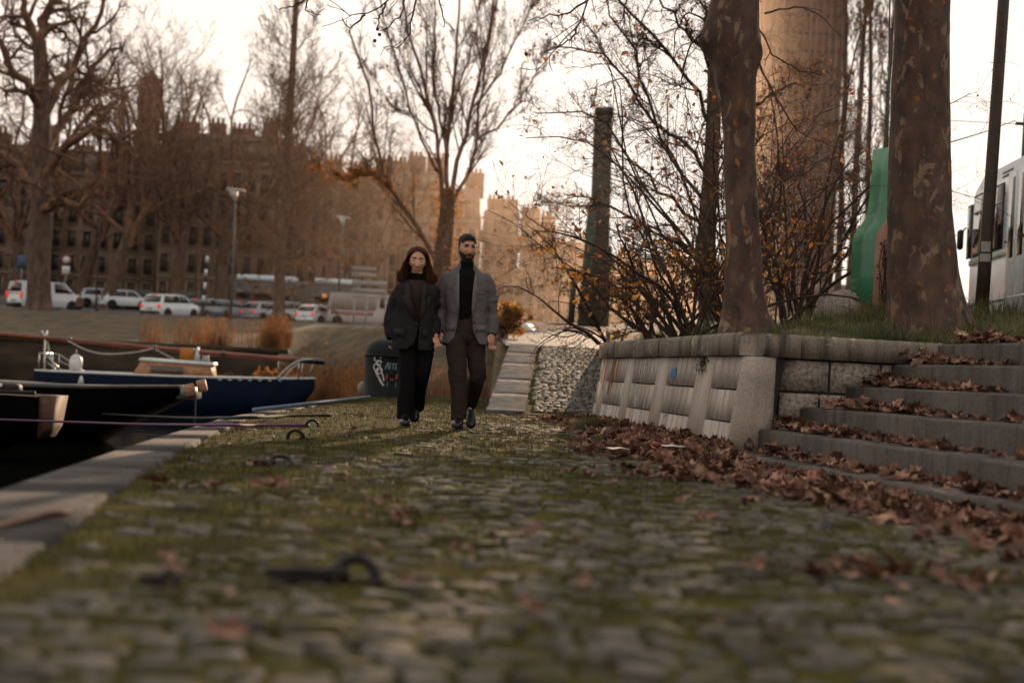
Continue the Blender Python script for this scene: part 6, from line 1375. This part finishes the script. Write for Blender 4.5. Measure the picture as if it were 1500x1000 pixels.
# ---- large tree by the road on the left
def px_path(pts,Y,base): return [np.array(P(a,b_,Y+(c[0] if c else 0)))-base for a,b_,*c in pts]
base=np.array(P(57,458,76)); s=Skel(7); 
tp=px_path([(57,462),(57,420),(58,350),(60,280),(61,200),(61,120),(58,60)],76,base); s.add(0,smooth_path(tp,16),np.interp(np.linspace(0,1,16),[0,.08,.3,.7,1],[.95,.66,.56,.46,.34]))
for pts in ([(60,270),(95,215,-1),(140,190,-2),(185,200,-2),(230,170,-2)],[(59,290),(25,240,1),(-20,215,2),(-70,190,2)],[(61,180),(90,120,1),(120,70,2),(150,10,2),(160,-60,3)],[(61,160),(30,110,-2),(-5,50,-3),(-30,-30,-3)],[(58,60),(75,0,1),(80,-80,2)],[(58,62),(35,10,-1),(20,-70,-1)],[(60,230),(105,160,3),(135,95,4),(180,60,5)],[(60,310),(90,290,-2),(120,300,-3),(150,260,-3)]):
    q=px_path(pts,76,base); q=smooth_path(q,12); q[2:]+=s.r.normal(0,.12,q[2:].shape); s.add(1,q,np.linspace(.28,.07,12))
s.spawn(1,2,11,.12,1,.8,.42,.62,7,.25,.08); s.spawn(2,3,9,.12,1,.8,.5,.6,6,.27,.04); s.spawn(3,4,7,.1,1,.75,.55,.6,5,.27,.02,taper=.5)
finish('plane_tree','large bare plane tree with a stout grey trunk in front of the van',s,tuple(base),[0],[1,2,3,4],{0:18,1:8,2:5,3:4,4:3},[(4,500,.09,m_lf_b,(2,20))],rmin=.009)
# ---- tall straight tree left of centre
base=np.array(P(408,464,85)); s=Skel(8); tp=px_path([(408,468),(410,400),(418,260),(426,140),(434,0),(442,-130)],85,base); tp=smooth_path(tp,24); s.add(0,tp,np.interp(np.linspace(0,1,24),[0,.06,.5,1],[.55,.36,.26,.10]))
s.spawn(0,1,90,.22,1,.95,.20,.13,8,.10,.16,pfrac=.55); s.spawn(1,2,9,.15,1,.6,.42,.6,6,.16,.08); s.spawn(2,3,6,.1,1,.6,.5,.6,4,.2,.05,taper=.5)
s.spawn(0,4,16,.12,.4,1.3,.16,.22,7,.12,-.02); s.spawn(4,5,12,.2,1,.9,.4,.6,5,.2,-.08)
finish('tall_bare_tree','tall straight bare tree with a single mast like trunk left of centre',s,tuple(base),[0],[1,2,3,4,5],{0:14,1:5,2:4,3:3,4:5,5:3},[(5,900,.10,m_lf_b,(0,9))],rmin=.010)
# ---- forked tree behind the couple
base=np.array(P(646,482,60)); s=Skel(9); f=lambda pts:px_path(pts,60,base)
tp=smooth_path(f([(646,488),(646,430),(648,380),(654,320),(657,290)]),12); s.add(0,tp,np.interp(np.linspace(0,1,12),[0,.1,1],[.66,.46,.28]))
for pts,r0 in (([(652,330),(645,260),(640,200),(620,120),(598,40),(580,-60)],.28),([(656,295),(655,230),(662,140),(668,60),(676,-60)],.30),([(656,300),(672,230),(690,160),(712,60),(730,-50)],.30),([(655,310),(680,270),(696,215),(704,130),(720,40),(742,-70)],.24),([(700,205),(740,170),(775,120),(800,60)],.16),([(644,255),(615,200),(590,120),(565,40),(550,-50)],.17),([(657,230),(640,150),(636,60),(640,-60)],.18),([(664,150),(690,80),(702,0),(715,-70)],.14),([(690,160),(735,100),(770,30),(795,-50)],.15),([(640,200),(610,175),(575,160),(545,110)],.11),([(646,400),(628,360),(598,318),(572,270),(556,210),(545,140),(520,60)],.30),([(575,275),(545,262),(510,265),(470,255)],.12)):
    q=smooth_path(f(pts),14); q[1:]+=s.r.normal(0,.05,q[1:].shape); q[:,1]+=np.linspace(0,1,14)*s.r.normal(0,1.5); r0*=.38; s.add(1,q,np.linspace(r0,r0*.3,14))
s.spawn(1,2,17,.15,1,.40,.30,.45,7,.06,.10); s.spawn(2,3,9,.15,1,.5,.42,.55,5,.12,.06); s.spawn(3,4,5,.1,1,.55,.5,.65,4,.2,.02,taper=.5)
finish('forked_tree','wide forked tree with amber leaves on its lower trunk behind the couple',s,tuple(base),[0],[1,2,3,4],{0:14,1:8,2:4,3:3,4:3},[(3,4200,.08,m_lf_o,(1.0,6.5)),(4,2600,.08,m_lf_o,(.8,7.0)),(0,1700,.08,m_lf_o,(1.2,6.2)),(1,900,.08,m_lf_o,(1.5,7)),(4,600,.09,m_lf_b,(5,18))],rmin=.007)
# ---- poplars on the right
def poplar(seed,H,label,dense):
    s=Skel(seed); r=s.r; z=np.linspace(-.3,H,20); s.add(0,np.stack([r.normal(0,.03,20).cumsum(),r.normal(0,.03,20).cumsum(),z],1),np.interp(z,[-.3,.5,H*.5,H],[.34,.20,.12,.04]))
    s.spawn(0,1,80 if dense else 32,.07,.98,.42,.24,.16,9,.07,.20,pfrac=.55); s.spawn(1,2,11 if dense else 7,.12,1,.38,.38,.6,6,.09,.14); s.spawn(2,3,6 if dense else 5,.1,1,.45,.45,.65,4,.14,.06,taper=.5)
    return finish('poplar',label,s,(0,0,0),[0],[1,2,3],{0:10,1:5,2:4,3:3},[(3,15000 if dense else 700,.10,m_lf_b,(0,H))],group='poplars behind the shrubs',rmin=.011)
pp=[poplar(22,27,'x',False)]; used=set()
for px,Y,k,lab in ((1222,74,0,'slim bare poplar, first along the bright gap'),(1242,70,0,'slim bare poplar, second along the bright gap'),(1262,76,0,'slim bare poplar, third along the bright gap'),(1284,72,0,'slim bare poplar next to the right plane trunk'),(1306,78,0,'slim bare poplar hidden behind the right plane trunk')):
    t=pp[k]
    if k in used: t=copy_tree(t)
    used.add(k); t['label']=lab; t.location=(PX(px,Y),Y,float(road_z(Y))-.2); t.rotation_euler=(0,.015,rf.uniform(0,6.28)); q=rf.uniform(.92,1.08); t.scale=(q,q,q*rf.uniform(.95,1.1))
# ---- tangled shrubs on the bank behind the wall
def shrub(seed,px,py,Y,label,stems,spread,H,lean,leaves,name='shrub'):
    b=np.array(P(px,py,Y)); b[2]=float(upper_z(np.array([[b[0]]]),np.array([[Y]]))[0,0])-.05 if Y<58 else float(road_z(Y)); s=Skel(seed); r=s.r
    for k in range(int(stems*.6)):
        az=r.uniform(0,2*PI); an=abs(r.normal(spread,.22)); d=unit(np.array([math.sin(an)*math.cos(az)+lean,math.sin(an)*math.sin(az)*.7,math.cos(an)])); p=np.array([r.normal(0,.12),r.normal(0,.12),0]); L=H*r.uniform(.75,1.25); pts=[p]
        for q in range(9): d=unit(d+r.normal(0,.17,3)+np.array([lean*.06,0,-.05*q*.4])); p=p+d*L/9; pts.append(p)
        s.add(1,pts,np.linspace(.017,.004,10)*r.uniform(.5,1.7))
    s.spawn(1,2,9,.12,1,.75,.36,.5,8,.20,.0); s.spawn(2,3,7,.1,1,.75,.42,.55,6,.24,.0); s.spawn(3,4,2,.2,1,.7,.55,.7,4,.25,0,taper=.5)
    return finish(name,label,s,tuple(b),None,[1,2,3,4],{1:7,2:5,3:3,4:3},leaves,cat='shrub',mc=m_twig_dark,rmin=.0017)
LFO=lambda n,a,b_:(3,n,.04,m_lf_o,(a,b_))
shrub(31,1005,480,15.0,'tangled shrub with amber leaves behind the wall, left of the left trunk',26,.50,2.2,-.22,[LFO(460,0,1.1),(4,200,.04,m_lf_b,(0,3))])
shrub(32,1052,470,17.5,'tall bare shrub reaching left from behind the left trunk',22,.42,3.8,-.34,[LFO(260,0,1.4),(4,300,.04,m_lf_b,(0,5))])
shrub(33,960,488,16.4,'low arching shrub at the far end of the wall',12,.75,1.4,-.2,[LFO(220,0,.9)])
shrub(34,1150,470,17.0,'shrub with bright amber leaves between the two plane trunks',18,.36,2.2,-.02,[LFO(300,0,1.6),(4,200,.04,m_lf_b,(0,3))])
shrub(35,1165,455,21.0,'taller bare shrub left of the green sculpture',22,.36,3.7,-.02,[LFO(200,0,1.5),(4,320,.045,m_lf_b,(0,5))])
shrub(36,1090,470,19.5,'dense shrub right behind the left plane trunk',30,.45,3.6,.0,[LFO(240,0,1.4),(4,500,.045,m_lf_b,(0,4))])
shrub(37,895,492,17.6,'thin bare twigs at the end of the wall',9,.8,1.5,-.45,[])
# spreading tree behind the shrubs whose limbs arch to the left
base=np.array(P(1040,470,24)); s=Skel(41); f=lambda pts:px_path(pts,24,base)
s.add(0,smooth_path(f([(1040,478),(1034,400),(1036,320),(1042,240),(1046,150),(1046,60)]),14),np.linspace(.17,.11,14))
for pts,r0 in (([(1044,190),(1010,130),(960,80),(900,30),(850,10),(800,20)],.075),([(1040,260),(1000,215),(950,175),(900,110),(850,85),(790,90)],.075),([(1036,330),(990,300),(940,260),(890,200),(840,180),(780,190)],.07),([(1035,370),(985,355),(930,330),(870,310),(810,310)],.06),([(1046,110),(1010,60),(960,10),(910,-40)],.07),([(1046,80),(1080,20),(1120,-40)],.07),([(1042,230),(1090,170),(1150,120),(1210,100)],.06),([(1036,330),(1100,290),(1160,260),(1230,220)],.06),([(1046,60),(1030,0),(1000,-70)],.08),([(1036,300),(990,240),(955,170),(930,90),(890,20),(870,-40)],.07)):
    q=smooth_path(f(pts),14); q[1:]+=s.r.normal(0,.04,q[1:].shape); q[:,1]+=np.linspace(0,1,14)*s.r.normal(0,1.2); s.add(1,q,np.linspace(r0*.5,r0*.12,14))
s.spawn(1,2,20,.12,1,.7,.27,.5,7,.17,.02); s.spawn(2,3,9,.1,1,.7,.45,.55,5,.22,.01); s.spawn(3,4,6,.1,1,.75,.5,.65,4,.22,.0,taper=.5)
finish('arching_tree','slender bare tree with limbs arching left behind the left plane trunk',s,tuple(base),[0],[1,2,3,4],{0:12,1:7,2:4,3:3,4:3},[(4,160,.05,m_lf_o,(0,9)),(4,500,.04,m_lf_b,(0,9))],mc=m_twig_dark,rmin=.0026)
# ---- two plane trunks on the bank
def plane_bark():
    m,nt,b=newmat('plane_bark'); N=nt.nodes.new; L=nt.links.new
    tc=N('ShaderNodeTexCoord'); mp=N('ShaderNodeMapping'); mp.inputs['Scale'].default_value=(1,1,.55); L(tc.outputs['Object'],mp.inputs[0])
    def noise(sc,det=4,dist=.0,off=0):
        n=N('ShaderNodeTexNoise'); n.noise_dimensions='4D'; n.inputs['W'].default_value=off; n.inputs['Scale'].default_value=sc; n.inputs['Detail'].default_value=det; n.inputs['Distortion'].default_value=dist; L(mp.outputs[0],n.inputs['Vector']); return n.outputs[0]
    base=ramp(nt,['#33221a','#483227','#5a4234'],noise(7,8))
    def over(col,fac,lo,hi,c2):
        mr=N('ShaderNodeMapRange'); mr.inputs[1].default_value=lo; mr.inputs[2].default_value=hi; L(fac,mr.inputs[0]); mx=N('ShaderNodeMix'); mx.data_type='RGBA'; L(mr.outputs[0],mx.inputs[0]); L(col,mx.inputs[6]); mx.inputs[7].default_value=lin(c2); return mx.outputs[2]
    n1=noise(9,7,.5,1.7); c=over(base,n1,.565,.615,'#755e4a'); n2=noise(7.5,7,.6,5.2); c=over(c,n2,.63,.68,'#8a5226'); n3=noise(13,7,.4,9.1); c=over(c,n3,.60,.66,'#55443a'); n5=noise(5,3,.5,14.); c=over(c,n5,.39,.32,'#2a1c15')
    L(c,b.inputs['Base Color']); b.inputs['Roughness'].default_value=.85
    n4=noise(34,8); ad=N('ShaderNodeMath'); ad.operation='ADD'; L(n4,ad.inputs[0]); s2=N('ShaderNodeMapRange'); s2.inputs[1].default_value=.585; s2.inputs[2].default_value=.6; s2.inputs[3].default_value=.6; s2.inputs[4].default_value=0; L(n1,s2.inputs[0]); L(s2.outputs[0],ad.inputs[1])
    bu=N('ShaderNodeBump'); bu.inputs['Strength'].default_value=.7; bu.inputs['Distance'].default_value=.012; L(ad.outputs[0],bu.inputs['Height']); L(bu.outputs[0],b.inputs['Normal'])
    return m
m_plane=plane_bark()
def big_plane(label,Y,rows_,seed,crown_limbs,bumps=()):
    """rows_: (px, py, radius) up the trunk, as measured"""
    base=np.array(P(rows_[0][0],rows_[0][1],Y)); s=Skel(seed)
    c=np.array([np.array(P(a,b_,Y))-base for a,b_,_ in rows_]); rr_=np.array([q[2] for q in rows_]); top=c[-1]
    n=110; zz=np.linspace(0,1,n)*(len(rows_)-1); pth=smooth_path(c,n); r=np.interp(zz,range(len(rows_)),rr_)
    sd=56; a=np.arange(sd)*2*PI/sd; V=[]
    for k in range(n):
        h=pth[k,2]; fl=math.exp(-max(h,0)/.28); rk=r[k]*(1+fl*(.10*np.cos(a*5+1)+.07*np.cos(a*3+seed)))
        V.append(np.stack([pth[k,0]+rk*np.cos(a),pth[k,1]+rk*np.sin(a),np.full(sd,h)],1))
    V=np.array(V); d=vnoise(V.reshape(-1,3)*np.array([7,7,3.2]),seed)*.012+vnoise(V.reshape(-1,3)*np.array([24,24,10]),seed+1)*.004
    ctr=pth[:,None]; out=unit((V-ctr)*np.array([1,1,0])); V=V+out*d.reshape(n,sd,1)
    for (px,py,amp,sg) in bumps:
        q=np.array(P(px,py,Y))-base; w=np.exp(-((V-q)**2).sum(-1)/sg**2)[...,None]; V=V+out*w*amp
    i=np.arange(n*sd).reshape(n,sd); j=np.roll(i,-1,1); Fq=np.stack([i[:-1],j[:-1],j[1:],i[1:]],-1).reshape(-1,4)
    t=thing('plane_tree',label,'tree',tuple(base)); link('trunk',np_mesh('trunk',V.reshape(-1,3),Fq,True),m_plane,t)
    for (dx,dy,L,r0) in crown_limbs:
        p=top.copy()-np.array([0,0,.2]); d=unit(np.array([dx,dy,1.])); pts=[p]
        for q in range(10): d=unit(d+s.r.normal(0,.12,3)+np.array([0,0,.03])); p=p+d*L/10; pts.append(p)
        s.add(1,pts,np.linspace(r0,r0*.25,11))
    s.spawn(1,2,10,.25,1,.8,.4,.5,7,.2,.02); s.spawn(2,3,7,.15,1,.8,.45,.6,6,.22,-.02); s.spawn(3,4,5,.1,1,.8,.5,.6,4,.22,-.02,taper=.5)
    return t,s,base
t,s,base=big_plane('mottled plane tree with a swollen knot near its top, above the wall corner',13.0,[(1097,508,.33),(1095,482,.26),(1092,455,.205),(1090,420,.178),(1089,380,.168),(1086,300,.152),(1084,220,.148),(1081,160,.155),(1076,110,.19),(1073,60,.245),(1074,20,.235),(1078,-20,.21),(1084,-110,.20)],3,[(-.9,-.1,4.5,.11),(.5,.5,4.5,.12),(-.3,.8,4,.11),(.2,-.5,3.6,.10),(-.5,-.6,3.8,.09)],[(1036,60,.07,.13),(1108,80,.05,.12)])
# twigs with seed balls hanging into the top of the picture
YT=12.2; hang=[[(700,-160),(640,-70),(600,-25),(565,5),(535,22),(510,20),(494,8)],[(600,-25),(590,10),(578,30),(560,45)],[(620,-50),(612,-5),(604,25),(598,55),(585,68),(560,70)],[(565,5),(558,25),(553,40)],[(535,22),(515,40),(500,30)],[(900,-140),(880,-60),(862,0),(845,40),(815,70),(785,105)],[(862,0),(830,20),(800,22),(775,30)],[(845,40),(830,65),(790,80)],[(660,-90),(640,-30),(648,20),(650,40)],[(470,-80),(455,-10),(448,15),(470,22)],[(455,-10),(430,10),(405,12)],[(900,-140),(930,-50),(915,10),(905,40)],[(610,-40),(650,-20),(690,-5)],[(1110,40),(1130,75),(1165,100),(1210,112)],[(1112,90),(1140,150),(1175,195),(1230,215)],[(1120,20),(1160,10),(1200,22),(1240,60)],[(1035,40),(1010,70),(1000,120),(1012,160)],[(1032,30),(1005,20),(990,50),(985,90)]]
for pts in hang:
    yy=YT if pts[0][0]<1000 else 12.95
    q=smooth_path([np.array(P(a,b_,yy))-base for a,b_ in pts],12); q[1:-1]+=s.r.normal(0,.008,q[1:-1].shape); s.add(5,q,np.linspace(.010,.0032,12))
s.spawn(5,6,5,.3,1,.7,.22,.6,5,.2,-.04,taper=.5)
c0=[np.array(P(a,b_,Yq))-base for a,b_,Yq in ((430,-260,12.2),(640,-320,12.2),(900,-330,12.4),(1060,-190,12.8))]
s.add(1,smooth_path(c0[::-1],16),np.linspace(.12,.02,16))
for a,b_ in (((700,-160),(690,-322)),((900,-140),(905,-330)),((470,-80),(450,-262))): q=[np.array(P(*a,YT))-base,np.array(P((a[0]+b_[0])/2+15,(a[1]+b_[1])/2,YT))-base,np.array(P(*b_,YT))-base]; s.add(5,smooth_path(q,12),np.linspace(.010,.016,12))
V,Fq=s.mesh([1,2,3,4,5,6],{1:9,2:6,3:4,4:3,5:6,6:4},.003); cr=link('crown',np_mesh('crown',V,Fq,True),m_twig_dark,t)
mb=MB()
for a,b_ in ((553,43),(556,51),(771,80),(549,60)): q=np.array(P(a,b_,YT))-base; mb.ball(tuple(q),.016,10,8)
o=mb.build('seed_balls',M('seed_ball',['#2a1a12','#45301f'],scale=60,rough=.95,bump=.6,bscale=200),t,smooth=True)
q=np.array([np.array(P(a,b_,YT))-base for a,b_ in ((771,80),(775,83))]+[np.array(P(a,b_,12.6))-base for a,b_ in ((1041,135),(1046,145),(1044,150))]); V1,T1=leaf_batch(q,.06,rg,1.2,.6); link('leaves',np_mesh('leaves',V1,T1),m_lf_o,t)
t,s,base=big_plane('stout mottled plane tree flaring at its foot, in front of the tram',13.5,[(1363,505,.50),(1362,484,.45),(1360,464,.40),(1356,440,.365),(1352,400,.335),(1349,350,.312),(1347,300,.297),(1347,220,.280),(1348,150,.272),(1350,60,.262),(1351,0,.258),(1354,-120,.25)],5,[(.7,-.2,4.5,.14),(-.5,.6,4.5,.13),(.3,.9,4,.12),(-.2,-.7,4,.11)],[])
V,Fq=s.mesh([1,2,3,4],{1:9,2:6,3:4,4:3},.003); link('crown',np_mesh('crown',V,Fq,True),m_twig_dark,t)
# ---- reeds and dead stalks along the shore (nobody could count them)
m_reed=M('dry_reeds',['#553521','#855632','#ad7a47'],scale=.8,rough=.8,bump=0,transl=.4,island=.3); r=np.random.default_rng(77)
def reeds(n,xr,yfn,h,w,r,dens=1):
    x=r.uniform(*xr,n); y=yfn(x)+np.abs(r.normal(0,1,n))*2.2; g=vnoise(np.stack([x*.9,y*.6,0*x],1),61)+.5*vnoise(np.stack([x*3,y*2,0*x],1),62); k=g+r.normal(0,.15,n)>.05; x,y,g=x[k],y[k],g[k]
    z=np.maximum(land_z(x,y),-1.15); hh=h*r.uniform(.35,1.05,len(x))*(.8+.3*g); return np.stack([x,y,z-.05],1),hh,np.full(len(x),w)
Vs,Fs,c=[],[],0
for n,xr,yf,h,w in ((4200,(-15.5,-9.5),lambda x:56.6+0*x,1.5,.03),(5200,(-10.5,-4.6),lambda x:shore(x)+.3,1.45,.028),(3600,(-5.2,-2.6),lambda x:shore(x)+.2,1.6,.02),(5200,(-3.0,-.38),lambda x:29.3+0*x,1.55,.018)):
    b_,hh,w_=reeds(n,xr,yf,h,w,r); V,Fq=blades(b_,hh,w_,r.uniform(.05,.45,len(b_)),r,3); Vs.append(V); Fs.append(Fq+c); c+=len(V)
    tip=b_+np.stack([r.normal(0,.06,len(b_)),r.normal(0,.06,len(b_)),hh*.93],1); kk=r.random(len(tip))<.30; V,Fq=leafquads(tip[kk],w*2.2,r); Vs.append(V); Fs.append(Fq+c); c+=len(V)
tag(link('reeds',np_mesh('reeds',np.concatenate(Vs),np.concatenate(Fs)),m_reed),'dry russet reeds along the far water edge','reeds',kind='stuff')
def bush(px,Y,n,sx,sz,label,seed,m):
    r=np.random.default_rng(seed); b_=np.array([PX(px,Y),Y,float(np.maximum(land_z(np.array([PX(px,Y)]),np.array([Y])),-1.0)[0])]); s=Skel(seed)
    for k in range(16):
        an=abs(r.normal(0,.4)); az=r.uniform(0,6.28); d=unit(np.array([math.sin(an)*math.cos(az),math.sin(an)*math.sin(az),math.cos(an)])); p=np.array([r.normal(0,sx*.25),r.normal(0,.2),0]); pts=[p]
        for q in range(6): d=unit(d+r.normal(0,.15,3)); p=p+d*sz/6; pts.append(p)
        s.add(1,pts,np.linspace(.03,.01,7))
    s.spawn(1,2,7,.2,1,.7,.4,.6,5,.2,.02); s.spawn(2,3,4,.2,1,.7,.5,.6,4,.2,0)
    return finish('waterside_bush',label,s,tuple(b_),None,[1,2,3],{1:5,2:4,3:3},[(3,n,.065,m,(0,9))],cat='bush',rmin=.008)
bush(405,52,1100,1.1,1.15,'glowing golden bush among the reeds behind the mast',81,m_lf_o)
bush(345,54,400,.9,.9,'small russet bush among the reeds behind the cabin',82,m_lf_b)
bush(733,30.3,420,.4,.75,'small golden bush at the foot of the ramp',83,m_lf_o)
bush(632,31,420,.5,.75,'golden bush between the couple beyond the quay',84,m_lf_o)
# ================================================================== LIGHT, SKY, CAMERA
SKY_GAIN=2.4
SUN_AZ,SUN_EL=math.radians(8.3),math.radians(11)          # azimuth to the right of the view direction
w=bpy.data.worlds.new('World'); SC.world=w; w.use_nodes=True; nt=w.node_tree
bg=nt.nodes['Background']; sky=nt.nodes.new('ShaderNodeTexSky'); sky.sky_type='NISHITA'; sky.sun_disc=False
sky.sun_elevation=SUN_EL; sky.sun_rotation=SUN_AZ; sky.altitude=0; sky.air_density=1.0; sky.dust_density=3.5; sky.ozone_density=1.0
N=nt.nodes.new; L=nt.links.new
hs=N('ShaderNodeHueSaturation'); hs.inputs['Saturation'].default_value=.75; L(sky.outputs[0],hs.inputs['Color'])
# film-like shoulder: c / (1/gain + c/cap) keeps the sky by the sun from burning out
def vm(op,a,b_):
    n=N('ShaderNodeVectorMath'); n.operation=op
    for k,v in enumerate((a,b_)):
        if isinstance(v,tuple): n.inputs[k].default_value=v
        else: L(v,n.inputs[k])
    return n.outputs[0]
GAIN=SKY_GAIN; CAP=(1.17,1.015,.89)
g=vm('MULTIPLY',hs.outputs[0],(GAIN,)*3); den=vm('ADD',vm('DIVIDE',g,CAP),(1,1,1)); cc=vm('DIVIDE',g,den)
out=vm('MULTIPLY',cc,(10.,10.,10.)); L(out,bg.inputs[0]); bg.inputs[1].default_value=.113
# evening haze hanging over the far bank: a thin scattering volume in the air beyond the quay
HAZE=.00062
tcg=N('ShaderNodeNewGeometry'); sx=N('ShaderNodeSeparateXYZ'); L(tcg.outputs['Position'],sx.inputs[0])
def mrange(v,a,b_,c,d):
    m=N('ShaderNodeMapRange'); m.inputs[1].default_value=a; m.inputs[2].default_value=b_; m.inputs[3].default_value=c; m.inputs[4].default_value=d; L(v,m.inputs[0]); return m.outputs[0]
def mmul(a,b_):
    m=N('ShaderNodeMath'); m.operation='MULTIPLY'
    for k,v in enumerate((a,b_)):
        if isinstance(v,float): m.inputs[k].default_value=v
        else: L(v,m.inputs[k])
    return m.outputs[0]
dens=mmul(mmul(mmul(mrange(sx.outputs[1],45,75,0,1),mrange(sx.outputs[1],150,200,1,0)),mmul(mrange(sx.outputs[2],10,45,1,0),mrange(sx.outputs[0],-26,6,.16,1.35))),HAZE)
vs=N('ShaderNodeVolumeScatter'); vs.inputs['Color'].default_value=(1,.78,.62,1); vs.inputs['Anisotropy'].default_value=.78; L(dens,vs.inputs['Density'])
L(vs.outputs[0],nt.nodes['World Output'].inputs['Volume'])
w.cycles.volume_step_size=45; w.cycles.homogeneous_volume=False
SC.cycles.volume_max_steps=8; SC.cycles.volume_bounces=0
sd=np.array([math.sin(SUN_AZ)*math.cos(SUN_EL),math.cos(SUN_AZ)*math.cos(SUN_EL),math.sin(SUN_EL)])
sl=bpy.data.lights.new('sun','SUN'); sl.energy=5.6; sl.angle=math.radians(.6); sl.color=(1,.70,.45)
so_=bpy.data.objects.new('sun',sl); C.objects.link(so_); so_.rotation_euler=Vector(sd).to_track_quat('Z','Y').to_euler(); so_.location=(20,60,40)
cam=bpy.data.cameras.new('camera'); co=bpy.data.objects.new('camera',cam); C.objects.link(co)
cam.lens=50; cam.sensor_width=36; cam.clip_end=5000; cam.clip_start=.05
mat=Matrix.Identity(4)
for i in range(3): mat[i][0]=_r[i]; mat[i][1]=_u[i]; mat[i][2]=-_f[i]; mat[i][3]=CAMP[i]
co.matrix_world=mat
cam.dof.use_dof=True; cam.dof.focus_distance=13.3; cam.dof.aperture_fstop=1.6; cam.dof.aperture_blades=0
SC.camera=co
SC.view_settings.view_transform='Standard'; SC.view_settings.look='None'; SC.view_settings.exposure=0
SC.cycles.use_denoising=True
SC.cycles.max_bounces=5; SC.cycles.diffuse_bounces=3; SC.cycles.glossy_bounces=3; SC.cycles.transparent_max_bounces=8; SC.cycles.sample_clamp_indirect=4; SC.cycles.caustics_reflective=False; SC.cycles.caustics_refractive=False
